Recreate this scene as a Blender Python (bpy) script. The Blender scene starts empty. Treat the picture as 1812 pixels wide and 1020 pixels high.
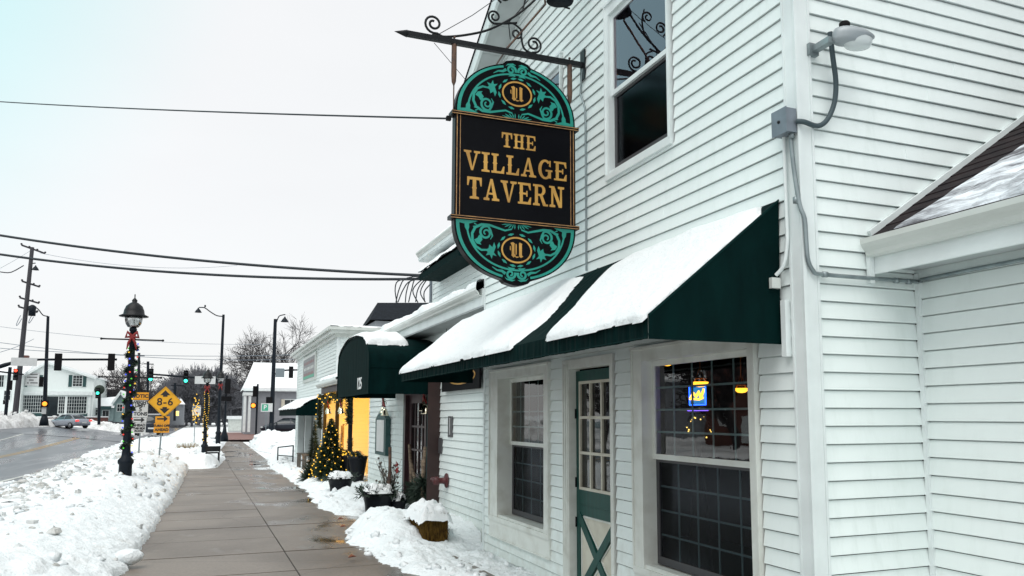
import bpy, bmesh, math, random
from mathutils import Vector, Matrix, noise
rnd = random.Random(7)
R = math.radians
scene = bpy.context.scene
col = scene.collection

# ------------------------------------------------------------------ camera
F, CX, CY, IMW, IMH = 1420.0, 950.0, 577.0, 1812.0, 1020.0
YAW, PITCH, CAMZ = R(22.2), R(6.386), 1.7
cam_d = bpy.data.cameras.new("camera")
cam = bpy.data.objects.new("camera", cam_d)
col.objects.link(cam)
cam.location = (0, 0, CAMZ)
cam.rotation_euler = (R(90) + PITCH, 0, -YAW)
cam_d.sensor_width = 36
cam_d.lens = 36 * F / IMW
cam_d.shift_x = (IMW / 2 - CX) / IMW
cam_d.shift_y = (CY - IMH / 2) / IMW
cam_d.clip_start = 0.05
cam_d.clip_end = 3000
scene.camera = cam
scene.view_settings.view_transform = 'Standard'
scene.view_settings.look = 'None'
scene.view_settings.gamma = 1
scene.view_settings.exposure = 0.0
scene.cycles.max_bounces = 7
scene.cycles.transparent_max_bounces = 12
scene.cycles.caustics_reflective = False
scene.cycles.caustics_refractive = False

# ------------------------------------------------------------------ overcast sky and soft sun
world = bpy.data.worlds.new("World")
scene.world = world
world.use_nodes = True
wn, wl = world.node_tree.nodes, world.node_tree.links
wn.clear()
w_out = wn.new('ShaderNodeOutputWorld'); w_bg = wn.new('ShaderNodeBackground')
w_geo = wn.new('ShaderNodeTexCoord'); w_sep = wn.new('ShaderNodeSeparateXYZ')
wl.new(w_geo.outputs['Generated'], w_sep.inputs[0])
w_ramp = wn.new('ShaderNodeValToRGB')
e = w_ramp.color_ramp.elements
e[0].position = 0.0; e[0].color = (0.90, 0.905, 0.905, 1)
e[1].position = 0.6; e[1].color = (0.92, 0.925, 0.925, 1)
wl.new(w_sep.outputs['Z'], w_ramp.inputs[0])
# cyan lens tint put into the sky colour towards the left
w_vm = wn.new('ShaderNodeVectorMath'); w_vm.operation = 'DOT_PRODUCT'
wl.new(w_geo.outputs['Generated'], w_vm.inputs[0]); w_vm.inputs[1].default_value = Vector((-0.52, 0.68, 0.52)).normalized()
w_mr = wn.new('ShaderNodeMapRange'); w_mr.inputs[1].default_value = 0.82; w_mr.inputs[2].default_value = 1.0
w_mr.interpolation_type = 'SMOOTHSTEP'
wl.new(w_vm.outputs['Value'], w_mr.inputs[0])
w_mix = wn.new('ShaderNodeMixRGB'); w_mix.inputs[2].default_value = (0.52, 0.92, 0.93, 1)
wl.new(w_mr.outputs[0], w_mix.inputs[0]); wl.new(w_ramp.outputs[0], w_mix.inputs[1])
w_nz = wn.new('ShaderNodeTexNoise'); w_nz.inputs['Scale'].default_value = 1.6; w_nz.inputs['Detail'].default_value = 5
w_nmap = wn.new('ShaderNodeMapping'); w_nmap.inputs['Scale'].default_value = (1, 1, 3); wl.new(w_geo.outputs['Generated'], w_nmap.inputs[0]); wl.new(w_nmap.outputs[0], w_nz.inputs['Vector'])
w_nr = wn.new('ShaderNodeMapRange'); w_nr.inputs[1].default_value = .3; w_nr.inputs[2].default_value = .7; w_nr.inputs[3].default_value = .985; w_nr.inputs[4].default_value = 1.045; wl.new(w_nz.outputs['Fac'], w_nr.inputs[0])
w_mul = wn.new('ShaderNodeMixRGB'); w_mul.blend_type = 'MULTIPLY'; w_mul.inputs[0].default_value = 1; wl.new(w_mix.outputs[0], w_mul.inputs[1]); wl.new(w_nr.outputs[0], w_mul.inputs[2])
w_sky = wn.new('ShaderNodeTexSky'); w_sky.sky_type = 'NISHITA'; w_sky.sun_disc = False
w_sky.sun_elevation = R(52); w_sky.sun_rotation = R(290)
w_add = wn.new('ShaderNodeMixRGB'); w_add.blend_type = 'ADD'; w_add.inputs[0].default_value = 0.012
wl.new(w_mul.outputs[0], w_add.inputs[1]); wl.new(w_sky.outputs[0], w_add.inputs[2])
wl.new(w_add.outputs[0], w_bg.inputs[0]); w_bg.inputs[1].default_value = 0.96
wl.new(w_bg.outputs[0], w_out.inputs[0])

sun_d = bpy.data.lights.new("sun", 'SUN'); sun_d.energy = 2.2; sun_d.angle = R(50); sun_d.color = (1, 0.985, 0.95)
sun = bpy.data.objects.new("sun", sun_d); col.objects.link(sun)
sun.rotation_euler = Vector((-0.30, -0.36, 0.88)).to_track_quat('Z', 'Y').to_euler()


# ------------------------------------------------------------------ geometry from the calibrated view
cyw, syw, cpt, spt = math.cos(YAW), math.sin(YAW), math.cos(PITCH), math.sin(PITCH)
_f = Vector((syw * cpt, cyw * cpt, spt)); _r = Vector((cyw, -syw, 0)); _u = _r.cross(_f)
def ray(x, y): return _r * ((x - CX) / F) - _u * ((y - CY) / F) + _f
def AY(x, y, Y): d = ray(x, y); return Vector((0, 0, CAMZ)) + d * (Y / d.y)
def AX(x, y, X): d = ray(x, y); return Vector((0, 0, CAMZ)) + d * (X / d.x)

def smooth(t): t = max(0.0, min(1.0, t)); return t * t * (3 - 2 * t)
def lerp(a, b, t): return a + (b - a) * t
def g(x, y):
    z = 0.0
    if y > 8: z = -0.0175 * (min(y, 38) - 8)
    if x > 2.2 and 4 < y < 14: z -= .14*smooth((x-2.2)/.9)*smooth((14-y)/1.6)
    if y > 38: z -= 0.03 * smooth((y - 38) / 10)
    if x < -6: z += smooth((y - 50) / 45) * max(0.0, min(1.55, (-x - 7) * 0.16))
    return z
def fbm(x, y, z=0.0, o=4): return noise.fractal(Vector((x, y, z)), 1.0, 2.0, o)
def pw(pts, t):
    if t <= pts[0][0]: return pts[0][1]
    for (a, b), (c, d) in zip(pts, pts[1:]):
        if t <= c: return b + (d - b) * (t - a) / (c - a)
    return pts[-1][1]

# ------------------------------------------------------------------ object helpers
WORLD_OFF = {}
def root_of(o):
    while o.parent: o = o.parent
    return o
def tag(o, label=None, cat=None, group=None, kind=None):
    if label: o['label'] = label
    if cat: o['category'] = cat
    if group: o['group'] = group
    if kind: o['kind'] = kind
    return o
def T(name, label, cat, loc=(0, 0, 0), rz=0.0, group=None, world=True):
    o = bpy.data.objects.new(name, None); col.objects.link(o)
    o.location = loc; o.rotation_euler = (0, 0, rz); o.empty_display_size = 0.2
    if world: WORLD_OFF[o.name] = Vector(loc)
    return tag(o, label, cat, group)
def copy_tree(o, parent=None):
    c = o.copy(); col.objects.link(c); c.parent = parent
    for ch in list(o.children): copy_tree(ch, c)
    return c

class MB:
    def __init__(s): s.v = []; s.f = []; s.sm = []
    def add(s, vs, fs, sm=False):
        n = len(s.v); s.v += [tuple(v) for v in vs]
        s.f += [tuple(i + n for i in f) for f in fs]; s.sm += [sm] * len(fs); return s
    def box(s, a, b):
        x0, y0, z0 = a; x1, y1, z1 = b
        x0, x1 = min(x0, x1), max(x0, x1); y0, y1 = min(y0, y1), max(y0, y1); z0, z1 = min(z0, z1), max(z0, z1)
        return s.add([(x0,y0,z0),(x1,y0,z0),(x1,y1,z0),(x0,y1,z0),(x0,y0,z1),(x1,y0,z1),(x1,y1,z1),(x0,y1,z1)],
              [(0,3,2,1),(4,5,6,7),(0,1,5,4),(1,2,6,5),(2,3,7,6),(3,0,4,7)])
    def bar(s, p, q, w, h, up=(0, 0, 1)):
        p = Vector(p); q = Vector(q); d = (q - p).normalized(); up = Vector(up)
        sd = d.cross(up)
        if sd.length < 1e-4: sd = d.cross(Vector((1, 0, 0)))
        sd.normalize(); u = sd.cross(d)
        vs = []
        for c in (p, q):
            for a, b in ((-1,-1),(1,-1),(1,1),(-1,1)): vs.append(c + sd * a * w / 2 + u * b * h / 2)
        return s.add(vs, [(3,2,1,0),(4,5,6,7),(0,1,5,4),(1,2,6,5),(2,3,7,6),(3,0,4,7)])
    def quad(s, a, b, c, d): return s.add([a, b, c, d], [(0, 1, 2, 3)])
    def tube(s, pts, r, n=8, cap=True, sm=True):
        pts = [Vector(p) for p in pts]
        rs = r if isinstance(r, (list, tuple)) else [r] * len(pts)
        vs = []; fs = []; prev = None
        for i, p in enumerate(pts):
            d = (pts[min(i + 1, len(pts) - 1)] - pts[max(i - 1, 0)])
            if d.length < 1e-9: d = Vector((0, 0, 1))
            d.normalize()
            if prev is None:
                a = Vector((0, 0, 1)) if abs(d.z) < .9 else Vector((1, 0, 0)); u = d.cross(a).normalized()
            else:
                u = prev - d * prev.dot(d)
                if u.length < 1e-6: u = d.orthogonal()
                u.normalize()
            prev = u; w = d.cross(u)
            for k in range(n):
                t = 2 * math.pi * k / n; vs.append(p + (u * math.cos(t) + w * math.sin(t)) * rs[i])
        for i in range(len(pts) - 1):
            for k in range(n):
                k2 = (k + 1) % n; fs.append((i*n+k, i*n+k2, (i+1)*n+k2, (i+1)*n+k))
        s.add(vs, fs, sm)
        if cap:
            s.add(vs[:n], [tuple(reversed(range(n)))]); s.add(vs[-n:], [tuple(range(n))])
        return s
    def lathe(s, prof, c=(0, 0, 0), n=24, axis='Z', sm=True):
        vs = []; fs = []; c = Vector(c)
        for r, h in prof:
            for k in range(n):
                t = 2 * math.pi * k / n; a, b = r * math.cos(t), r * math.sin(t)
                v = {'Z': (a, b, h), 'X': (h, a, b), 'Y': (a, h, b)}[axis]
                vs.append(c + Vector(v))
        m = len(prof)
        for i in range(m - 1):
            for k in range(n):
                k2 = (k + 1) % n; q = (i*n+k, i*n+k2, (i+1)*n+k2, (i+1)*n+k)
                fs.append(q if axis != 'Y' else q[::-1])
        if prof[0][0] > 1e-5: fs.append(tuple(reversed(range(n))))
        if prof[-1][0] > 1e-5: fs.append(tuple(range((m-1)*n, m*n)))
        return s.add(vs, fs, sm)
    def ball(s, c, r, n=8, m=6, sq=(1, 1, 1), jit=0.0, seed=0):
        rr = random.Random(seed); vs = []; fs = []; c = Vector(c)
        for i in range(m + 1):
            ph = math.pi * i / m
            for k in range(n):
                t = 2 * math.pi * k / n
                j = 1 + (rr.random() - .5) * jit
                vs.append(c + Vector((math.sin(ph)*math.cos(t)*sq[0], math.sin(ph)*math.sin(t)*sq[1], math.cos(ph)*sq[2])) * r * j)
        for i in range(m):
            for k in range(n):
                k2 = (k + 1) % n; fs.append((i*n+k, (i+1)*n+k, (i+1)*n+k2, i*n+k2))
        return s.add(vs, fs, True)
    def prism(s, poly, a, b, conv):
        """poly: 2D list; conv(u,v,w)->3D; extruded from w=a to w=b"""
        n = len(poly); vs = [conv(u, v, a) for u, v in poly] + [conv(u, v, b) for u, v in poly]
        fs = [tuple(reversed(range(n))), tuple(range(n, 2*n))] + [(i, (i+1) % n, n+(i+1) % n, n+i) for i in range(n)]
        return s.add(vs, fs)
    def build(s, name, m, parent=None, **kw):
        off = Vector((0, 0, 0))
        if parent is not None: off = WORLD_OFF.get(root_of(parent).name, off)
        me = bpy.data.meshes.new(name)
        vs = s.v if off.length == 0 else [(v[0]-off.x, v[1]-off.y, v[2]-off.z) for v in s.v]
        me.from_pydata(vs, [], s.f); me.materials.append(m)
        me.polygons.foreach_set('use_smooth', s.sm)
        me.update()
        bm = bmesh.new(); bm.from_mesh(me); bmesh.ops.recalc_face_normals(bm, faces=bm.faces)
        if name == 'pane':
            bm.normal_update(); bmesh.ops.reverse_faces(bm, faces=[f for f in bm.faces if f.normal.x > 0])
        bm.to_mesh(me); bm.free()
        o = bpy.data.objects.new(name, me); col.objects.link(o)
        if parent is not None: o.parent = parent
        if kw: tag(o, **kw)
        return o

def text_part(name, s, size, m, parent, mat4, depth=0.004, spacing=1.0, bold=0.0, sx=1.0):
    """writing as a flat extruded mesh; mat4 places its centre (x right, y up, z out)"""
    cu = bpy.data.curves.new(name, 'FONT'); cu.body = s; cu.size = size; cu.extrude = depth
    cu.align_x = 'CENTER'; cu.align_y = 'CENTER'; cu.space_character = spacing; cu.offset = bold; cu.resolution_u = 3
    t = bpy.data.objects.new(name, cu); col.objects.link(t)
    dg = bpy.context.evaluated_depsgraph_get(); dg.update()
    me = bpy.data.meshes.new_from_object(t.evaluated_get(dg))
    bpy.data.objects.remove(t)
    off = WORLD_OFF.get(root_of(parent).name, Vector((0, 0, 0)))
    me.transform(Matrix.Translation(-off) @ mat4 @ Matrix.Diagonal((sx, 1, 1, 1)))
    me.materials.clear(); me.materials.append(m)
    o = bpy.data.objects.new(name, me); col.objects.link(o); o.parent = parent
    return o
def face_cam(p):   # writing standing in a plane facing -Y
    return Matrix.Translation(Vector(p)) @ Matrix.Rotation(R(90), 4, 'X')
def face_street(p):  # plane facing -X, reads towards -Y
    return Matrix.Translation(Vector(p)) @ Matrix.Rotation(R(-90), 4, 'Z') @ Matrix.Rotation(R(90), 4, 'X')

# ------------------------------------------------------------------ materials
MATS = {}
def mat(name, c, rough=0.6, metal=0.0, var=0.0, vs=5.0, bump=0.0, bs=40.0, c2=None, streak=(1, 1, 1), emit=None, es=1.0, spec=0.5, lo=0.35, hi=0.65, world=False):
    m = bpy.data.materials.new(name); m.use_nodes = True; nt = m.node_tree; n, l = nt.nodes, nt.links
    b = n['Principled BSDF']; b.inputs['Base Color'].default_value = (*c, 1); b.inputs['Roughness'].default_value = rough
    b.inputs['Metallic'].default_value = metal; b.inputs['Specular IOR Level'].default_value = spec
    tc = n.new('ShaderNodeTexCoord'); mp = n.new('ShaderNodeMapping'); mp.inputs['Scale'].default_value = streak
    l.new(tc.outputs['Object'], mp.inputs[0])
    if var or c2:
        nz = n.new('ShaderNodeTexNoise'); nz.inputs['Scale'].default_value = vs; nz.inputs['Detail'].default_value = 6
        l.new(mp.outputs[0], nz.inputs['Vector'])
        rp = n.new('ShaderNodeMapRange'); rp.inputs[1].default_value = lo; rp.inputs[2].default_value = hi
        l.new(nz.outputs['Fac'], rp.inputs[0])
        mx = n.new('ShaderNodeMixRGB'); mx.inputs[1].default_value = (*c, 1)
        mx.inputs[2].default_value = (*(c2 or tuple(x * (1 - var) for x in c)), 1)
        l.new(rp.outputs[0], mx.inputs[0]); l.new(mx.outputs[0], b.inputs['Base Color'])
    if bump:
        nb = n.new('ShaderNodeTexNoise'); nb.inputs['Scale'].default_value = bs; nb.inputs['Detail'].default_value = 4
        l.new(mp.outputs[0], nb.inputs['Vector'])
        bp = n.new('ShaderNodeBump'); bp.inputs['Strength'].default_value = 1.0; bp.inputs['Distance'].default_value = bump
        l.new(nb.outputs['Fac'], bp.inputs['Height']); l.new(bp.outputs[0], b.inputs['Normal'])
    if emit:
        b.inputs['Emission Color'].default_value = (*emit, 1); b.inputs['Emission Strength'].default_value = es
    MATS[name] = m
    return m

def siding_mat(name, c, dirt):
    m = mat(name, c, rough=0.42, bump=0.0006, bs=300, streak=(1, 1, 1), spec=0.35)
    nt = m.node_tree; n, l = nt.nodes, nt.links; b = n['Principled BSDF']
    tc = n.new('ShaderNodeTexCoord')
    mp = n.new('ShaderNodeMapping'); mp.inputs['Scale'].default_value = (6, 6, 1.1); l.new(tc.outputs['Object'], mp.inputs[0])
    n1 = n.new('ShaderNodeTexNoise'); n1.inputs['Scale'].default_value = 1.6; n1.inputs['Detail'].default_value = 8; n1.inputs['Roughness'].default_value = .65
    l.new(mp.outputs[0], n1.inputs['Vector'])
    r1 = n.new('ShaderNodeMapRange'); r1.inputs[1].default_value = .50; r1.inputs[2].default_value = .82; r1.inputs[4].default_value = .40; l.new(n1.outputs['Fac'], r1.inputs[0])
    n2 = n.new('ShaderNodeTexNoise'); n2.inputs['Scale'].default_value = 0.9; n2.inputs['Detail'].default_value = 3; l.new(tc.outputs['Object'], n2.inputs['Vector'])
    r2 = n.new('ShaderNodeMapRange'); r2.inputs[1].default_value = .35; r2.inputs[2].default_value = .7; r2.inputs[3].default_value = .1; l.new(n2.outputs['Fac'], r2.inputs[0])
    mu = n.new('ShaderNodeMath'); mu.operation = 'MULTIPLY'; l.new(r1.outputs[0], mu.inputs[0]); l.new(r2.outputs[0], mu.inputs[1])
    mx = n.new('ShaderNodeMixRGB'); mx.inputs[1].default_value = (*c, 1); mx.inputs[2].default_value = (*dirt, 1)
    l.new(mu.outputs[0], mx.inputs[0])
    sp = n.new('ShaderNodeSeparateXYZ'); l.new(tc.outputs['Object'], sp.inputs[0])
    n3 = n.new('ShaderNodeTexNoise'); n3.inputs['Scale'].default_value = 9; n3.inputs['Detail'].default_value = 7; l.new(tc.outputs['Object'], n3.inputs['Vector'])
    zr = n.new('ShaderNodeMapRange'); zr.inputs[1].default_value = .9; zr.inputs[2].default_value = -.2; zr.inputs[3].default_value = -.25; zr.inputs[4].default_value = .5; l.new(sp.outputs['Z'], zr.inputs[0])
    n4 = n.new('ShaderNodeMath'); n4.operation = 'ADD'; l.new(zr.outputs[0], n4.inputs[0]); l.new(n3.outputs['Fac'], n4.inputs[1])
    z2 = n.new('ShaderNodeMapRange'); z2.inputs[1].default_value = .45; z2.inputs[2].default_value = 1.1; z2.inputs[4].default_value = .5; l.new(n4.outputs[0], z2.inputs[0])
    mz = n.new('ShaderNodeMixRGB'); mz.inputs[2].default_value = (.42, .42, .36, 1); l.new(z2.outputs[0], mz.inputs[0]); l.new(mx.outputs[0], mz.inputs[1])
    l.new(mz.outputs[0], b.inputs['Base Color'])
    return m

M_sid = siding_mat('white_vinyl_siding', (0.775, 0.85, 0.835), (0.46, 0.54, 0.50))
M_sid2 = siding_mat('painted_white_siding', (0.76, 0.83, 0.815), (0.50, 0.57, 0.54))
M_trim = mat('white_trim_paint', (0.75, 0.815, 0.81), 0.4, var=.12, vs=3, bump=.0005, bs=120)
M_trimw = mat('weathered_window_trim', (0.68, 0.71, 0.67), 0.5, c2=(0.52, 0.53, 0.48), vs=5, bump=.0008, bs=90, lo=.45, hi=.8)
M_gutter = mat('white_gutter_metal', (0.60, 0.64, 0.61), 0.35, c2=(.45, .48, .45), vs=4, streak=(1, .3, 1), lo=.4, hi=.8)
M_soffit = mat('grey_white_soffit', (0.50, 0.54, 0.54), 0.5, var=.15, vs=4)
M_green = mat('dark_green_canvas', (0.0003, 0.0085, 0.0085), 0.8, c2=(0.0005, 0.013, 0.0125), vs=7, bump=.012, bs=5, streak=(1, 3, .35), spec=.06)
M_greenseam = mat('canvas_seam', (0.0012, 0.02, 0.019), 0.7, spec=.1)
M_greenpaint = mat('green_door_paint', (0.004, 0.062, 0.05), 0.4, spec=.3, c2=(0.003, .045, .038), vs=6, bump=.0006, bs=60, streak=(4, 4, .6))
M_cream = mat('cream_door_panel', (0.60, 0.58, 0.49), 0.5, c2=(.48, .45, .37), vs=5, lo=.45, hi=.75)
M_black = mat('black_iron', (0.012, 0.014, 0.016), 0.42, var=.3, vs=12, bump=.0008, bs=70, spec=.2)
M_blackm = mat('matt_black', (0.006, 0.006, 0.007), 0.8, spec=.15)
M_rust = mat('rusty_hanger_iron', (0.13, 0.07, 0.045), 0.75, c2=(.05, .035, .03), vs=14, bump=.001, bs=80)
M_board = mat('black_sign_face', (0.003, 0.0032, 0.005), 0.35, var=.2, vs=3, spec=.10)
M_gold = mat('gold_leaf_paint', (0.66, 0.37, 0.085), 0.38, metal=0.25, c2=(.44, .235, .06), vs=5)
M_goldl = mat('gold_pinstripe', (0.50, 0.28, 0.11), 0.45, metal=.2, c2=(.3, .16, .07), vs=20)
M_teal = mat('teal_enamel', (0.012, 0.31, 0.24), 0.4, c2=(.009, .24, .19), vs=6)
M_shingle = mat('dark_brown_shingle', (0.026, 0.018, 0.019), 0.85, spec=.2, c2=(.012, .010, .012), vs=18, bump=.006, bs=35, streak=(1, .4, 1))
M_slate = mat('dark_blue_grey_roofing', (0.012, 0.016, 0.022), 0.85, spec=.15, var=.4, vs=8, bump=.01, bs=20)
M_galv = mat('galvanised_conduit', (0.28, 0.33, 0.34), 0.35, metal=.55, c2=(.2, .24, .25), vs=10)
M_gbox = mat('grey_steel_box', (0.20, 0.235, 0.27), 0.45, metal=.3, var=.2, vs=10)
M_flex = mat('dark_grey_flex_conduit', (0.05, 0.075, 0.085), 0.5, spec=.3)
M_lampgrey = mat('grey_lamp_housing', (0.34, 0.38, 0.40), 0.45, metal=.2, var=.15, vs=6)
M_maroon = mat('dark_maroon_paint', (0.045, 0.017, 0.020), 0.45, c2=(.028, .010, .013), vs=6)
M_red = mat('red_ribbon', (0.27, 0.012, 0.012), 0.5, var=.4, vs=15)
M_siam = mat('red_brown_fire_connection', (0.085, 0.012, 0.013), 0.5, c2=(.05, .009, .01), vs=10)
M_wood = mat('weathered_grey_wood', (0.14, 0.125, 0.105), 0.8, c2=(.08, .07, .06), vs=10, streak=(3, 3, .5))
M_birch = mat('pale_birch_bark', (0.30, 0.23, 0.16), 0.8, c2=(.12, .085, .06), vs=12, streak=(1, 1, 2), bump=.004, bs=30)
M_pot = mat('black_plastic_planter', (0.004, 0.006, 0.010), 0.45, var=.2, spec=.2)
M_needle = mat('evergreen_needles', (0.018, 0.045, 0.022), 0.7, c2=(.035, .07, .03), vs=9)
M_needled = mat('dark_garland_needles', (0.008, 0.022, 0.014), 0.7, c2=(.016, .035, .02), vs=9)
M_bark = mat('bare_tree_bark', (0.045, 0.04, 0.043), 0.9, var=.4, vs=6)
M_twigfar = mat('haze_grey_twigs', (0.15, 0.155, 0.175), 0.9, var=.3, vs=2)  # grey-blue of distance haze put into the twig colour
M_straw = mat('straw_bale', (0.20, 0.115, 0.025), 0.9, spec=.1, c2=(.05, .028, .010), vs=22, streak=(2, 2, .5), bump=.01, bs=60)
M_grass = mat('dead_tan_grass', (0.34, 0.25, 0.13), 0.9, var=.4, vs=8)
M_brickw = mat('dark_red_brick', (0.13, 0.05, 0.04), 0.8, c2=(.085, .035, .03), vs=9)
M_brickp = mat('red_brick_paving', (0.24, 0.12, 0.10), 0.7, c2=(.17, .09, .08), vs=3)
M_teal_h = mat('pale_blue_green_siding', (0.27, 0.38, 0.38), 0.6, var=.15, vs=2)
M_greyh = mat('grey_house_siding', (0.27, 0.29, 0.315), 0.6, var=.12, vs=2)
M_brownh = mat('red_brown_siding', (0.15, 0.055, 0.04), 0.7, var=.2, vs=1)
M_dkwin = mat('dark_window_glass', (0.02, 0.03, 0.035), 0.08, var=.3, vs=1.0)
M_shutter = mat('dark_green_shutter', (0.012, 0.06, 0.06), 0.5)
M_silver = mat('silver_car_paint', (0.33, 0.36, 0.41), 0.25, metal=.6)
M_dkcar = mat('dark_car_paint', (0.012, 0.018, 0.028), 0.2, metal=.3)
M_tyre = mat('tyre_rubber', (0.012, 0.012, 0.013), 0.8)
M_chrome = mat('wheel_alloy', (0.35, 0.36, 0.38), 0.3, metal=.8)
M_pole = mat('dark_blue_black_pole', (0.005, 0.010, 0.017), 0.5, var=.2, spec=.2)
M_polew = mat('utility_pole_wood', (0.06, 0.06, 0.07), 0.9, var=.4, vs=3, streak=(3, 3, .3))
M_signpost = mat('galvanised_sign_post', (0.20, 0.24, 0.26), 0.5, metal=.5)
M_signy = mat('yellow_sign_sheeting', (0.80, 0.40, 0.012), 0.4, var=.06, vs=5)
M_signo = mat('orange_yellow_sign_sheeting', (0.75, 0.32, 0.01), 0.4, var=.06, vs=5)
M_signw = mat('white_sign_sheeting', (0.60, 0.62, 0.62), 0.4, var=.08, vs=5)
M_signg = mat('green_sign_paint', (0.05, .35, .22), .4)
M_ink = mat('black_sign_ink', (0.012, 0.012, 0.014), 0.5)
M_inkw = mat('white_lettering', (0.75, 0.78, 0.78), 0.5)
M_cable = mat('black_cable', (0.008, 0.014, 0.02), 0.5)
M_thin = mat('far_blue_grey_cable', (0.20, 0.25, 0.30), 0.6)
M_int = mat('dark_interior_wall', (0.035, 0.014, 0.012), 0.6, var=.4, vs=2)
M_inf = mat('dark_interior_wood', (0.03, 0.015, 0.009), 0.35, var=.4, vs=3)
M_brass = mat('polished_silver_bell', (0.75, 0.68, 0.52), 0.15, metal=1.0)
M_copper = mat('copper_lamp_metal', (0.35, 0.12, 0.03), 0.3, metal=.8)
M_birdgrey = mat('grey_plaque_metal', (0.09, 0.09, 0.095), 0.5, metal=.3)
M_frost = mat('frosted_lamp_glass', (0.62, 0.68, 0.68), 0.12, spec=.8, var=.1, vs=4)
M_flake = mat('dead_leaf', (0.16, 0.05, 0.025), 0.8)
def emis(name, c, s): return mat(name, (c[0]*.3, c[1]*.3, c[2]*.3), .4, emit=c, es=s)
E_warm = emis('lit_warm_bulb', (1.0, 0.62, 0.13), 3.0)
E_yel = emis('lit_yellow_bulb', (1.0, 0.58, 0.05), 1.4)
E_blue = emis('lit_blue_bulb', (0.10, 0.14, 1.0), 1.0)
E_red = emis('lit_red_bulb', (1.0, 0.05, 0.03), .75)
E_grn = emis('lit_green_bulb', (0.10, 0.75, 0.05), .7)
E_sig = emis('lit_green_signal', (0.05, 1.0, 0.62), 4.0)
E_sigr = emis('lit_red_signal', (1.0, 0.08, 0.04), 2.5)
E_sigo = emis('lit_orange_hand_signal', (1.0, 0.25, 0.02), 2.8)
E_lamp = emis('lit_amber_lamp_bowl', (1.0, 0.45, 0.03), 3.2)
E_neonb = emis('blue_neon_tube', (0.02, 0.12, 1.0), 4.5)
E_neonv = emis('violet_neon_tube', (0.22, 0.10, 1.0), 4.0)
E_neony = emis('yellow_neon_tube', (1.0, 0.5, 0.05), 3.0)
E_cyan = emis('pale_blue_lit_panel', (0.02, 0.22, 0.5), 1.2)
E_tail = emis('lit_tail_lamp', (1.0, 0.08, 0.07), 1.3)

# snow
def snow_mat(name, c, c2, scale, lo, hi, bump, bs, dirt_w=1.0, st=None):
    m = mat(name, c, 0.65, spec=.25)
    nt = m.node_tree; n, l = nt.nodes, nt.links; b = n['Principled BSDF']
    tc = n.new('ShaderNodeTexCoord')
    nz = n.new('ShaderNodeTexNoise'); nz.inputs['Scale'].default_value = scale; nz.inputs['Detail'].default_value = 8; nz.inputs['Roughness'].default_value = .68
    if st:
        mp = n.new('ShaderNodeMapping'); mp.inputs['Scale'].default_value = st; l.new(tc.outputs['Object'], mp.inputs[0]); l.new(mp.outputs[0], nz.inputs['Vector'])
    else: l.new(tc.outputs['Object'], nz.inputs['Vector'])
    mr = n.new('ShaderNodeMapRange'); mr.inputs[1].default_value = lo; mr.inputs[2].default_value = hi; mr.inputs[4].default_value = dirt_w
    l.new(nz.outputs['Fac'], mr.inputs[0])
    mx = n.new('ShaderNodeMixRGB'); mx.inputs[1].default_value = (*c, 1); mx.inputs[2].default_value = (*c2, 1)
    l.new(mr.outputs[0], mx.inputs[0]); l.new(mx.outputs[0], b.inputs['Base Color'])
    nb = n.new('ShaderNodeTexNoise'); nb.inputs['Scale'].default_value = bs; nb.inputs['Detail'].default_value = 9; nb.inputs['Roughness'].default_value = .62
    l.new(tc.outputs['Object'], nb.inputs['Vector'])
    bp = n.new('ShaderNodeBump'); bp.inputs['Distance'].default_value = bump
    l.new(nb.outputs['Fac'], bp.inputs['Height']); l.new(bp.outputs[0], b.inputs['Normal'])
    return m
M_snow = snow_mat('fresh_snow', (0.82, 0.85, 0.86), (0.77, 0.81, 0.83), 4, .5, .8, .03, 14)
M_snowb = snow_mat('ploughed_snow', (0.84, 0.885, 0.90), (0.50, 0.48, 0.43), 2.6, .56, .80, .07, 9, .6)
M_chunk = snow_mat('grey_snow_chunks', (0.76, 0.79, 0.79), (0.36, 0.34, 0.30), 1.1, .42, .66, .05, 14, .9)
M_snowd = snow_mat('dirty_roadside_snow', (0.80, 0.82, 0.82), (0.30, 0.29, 0.27), 1.6, .42, .70, .12, 5, .8)
M_icy = snow_mat('icy_roof_snow', (0.78, 0.84, 0.89), (0.04, 0.036, 0.045), 3.2, .40, .60, .02, 22, .9, (2.6, .55, 2.6))

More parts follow.
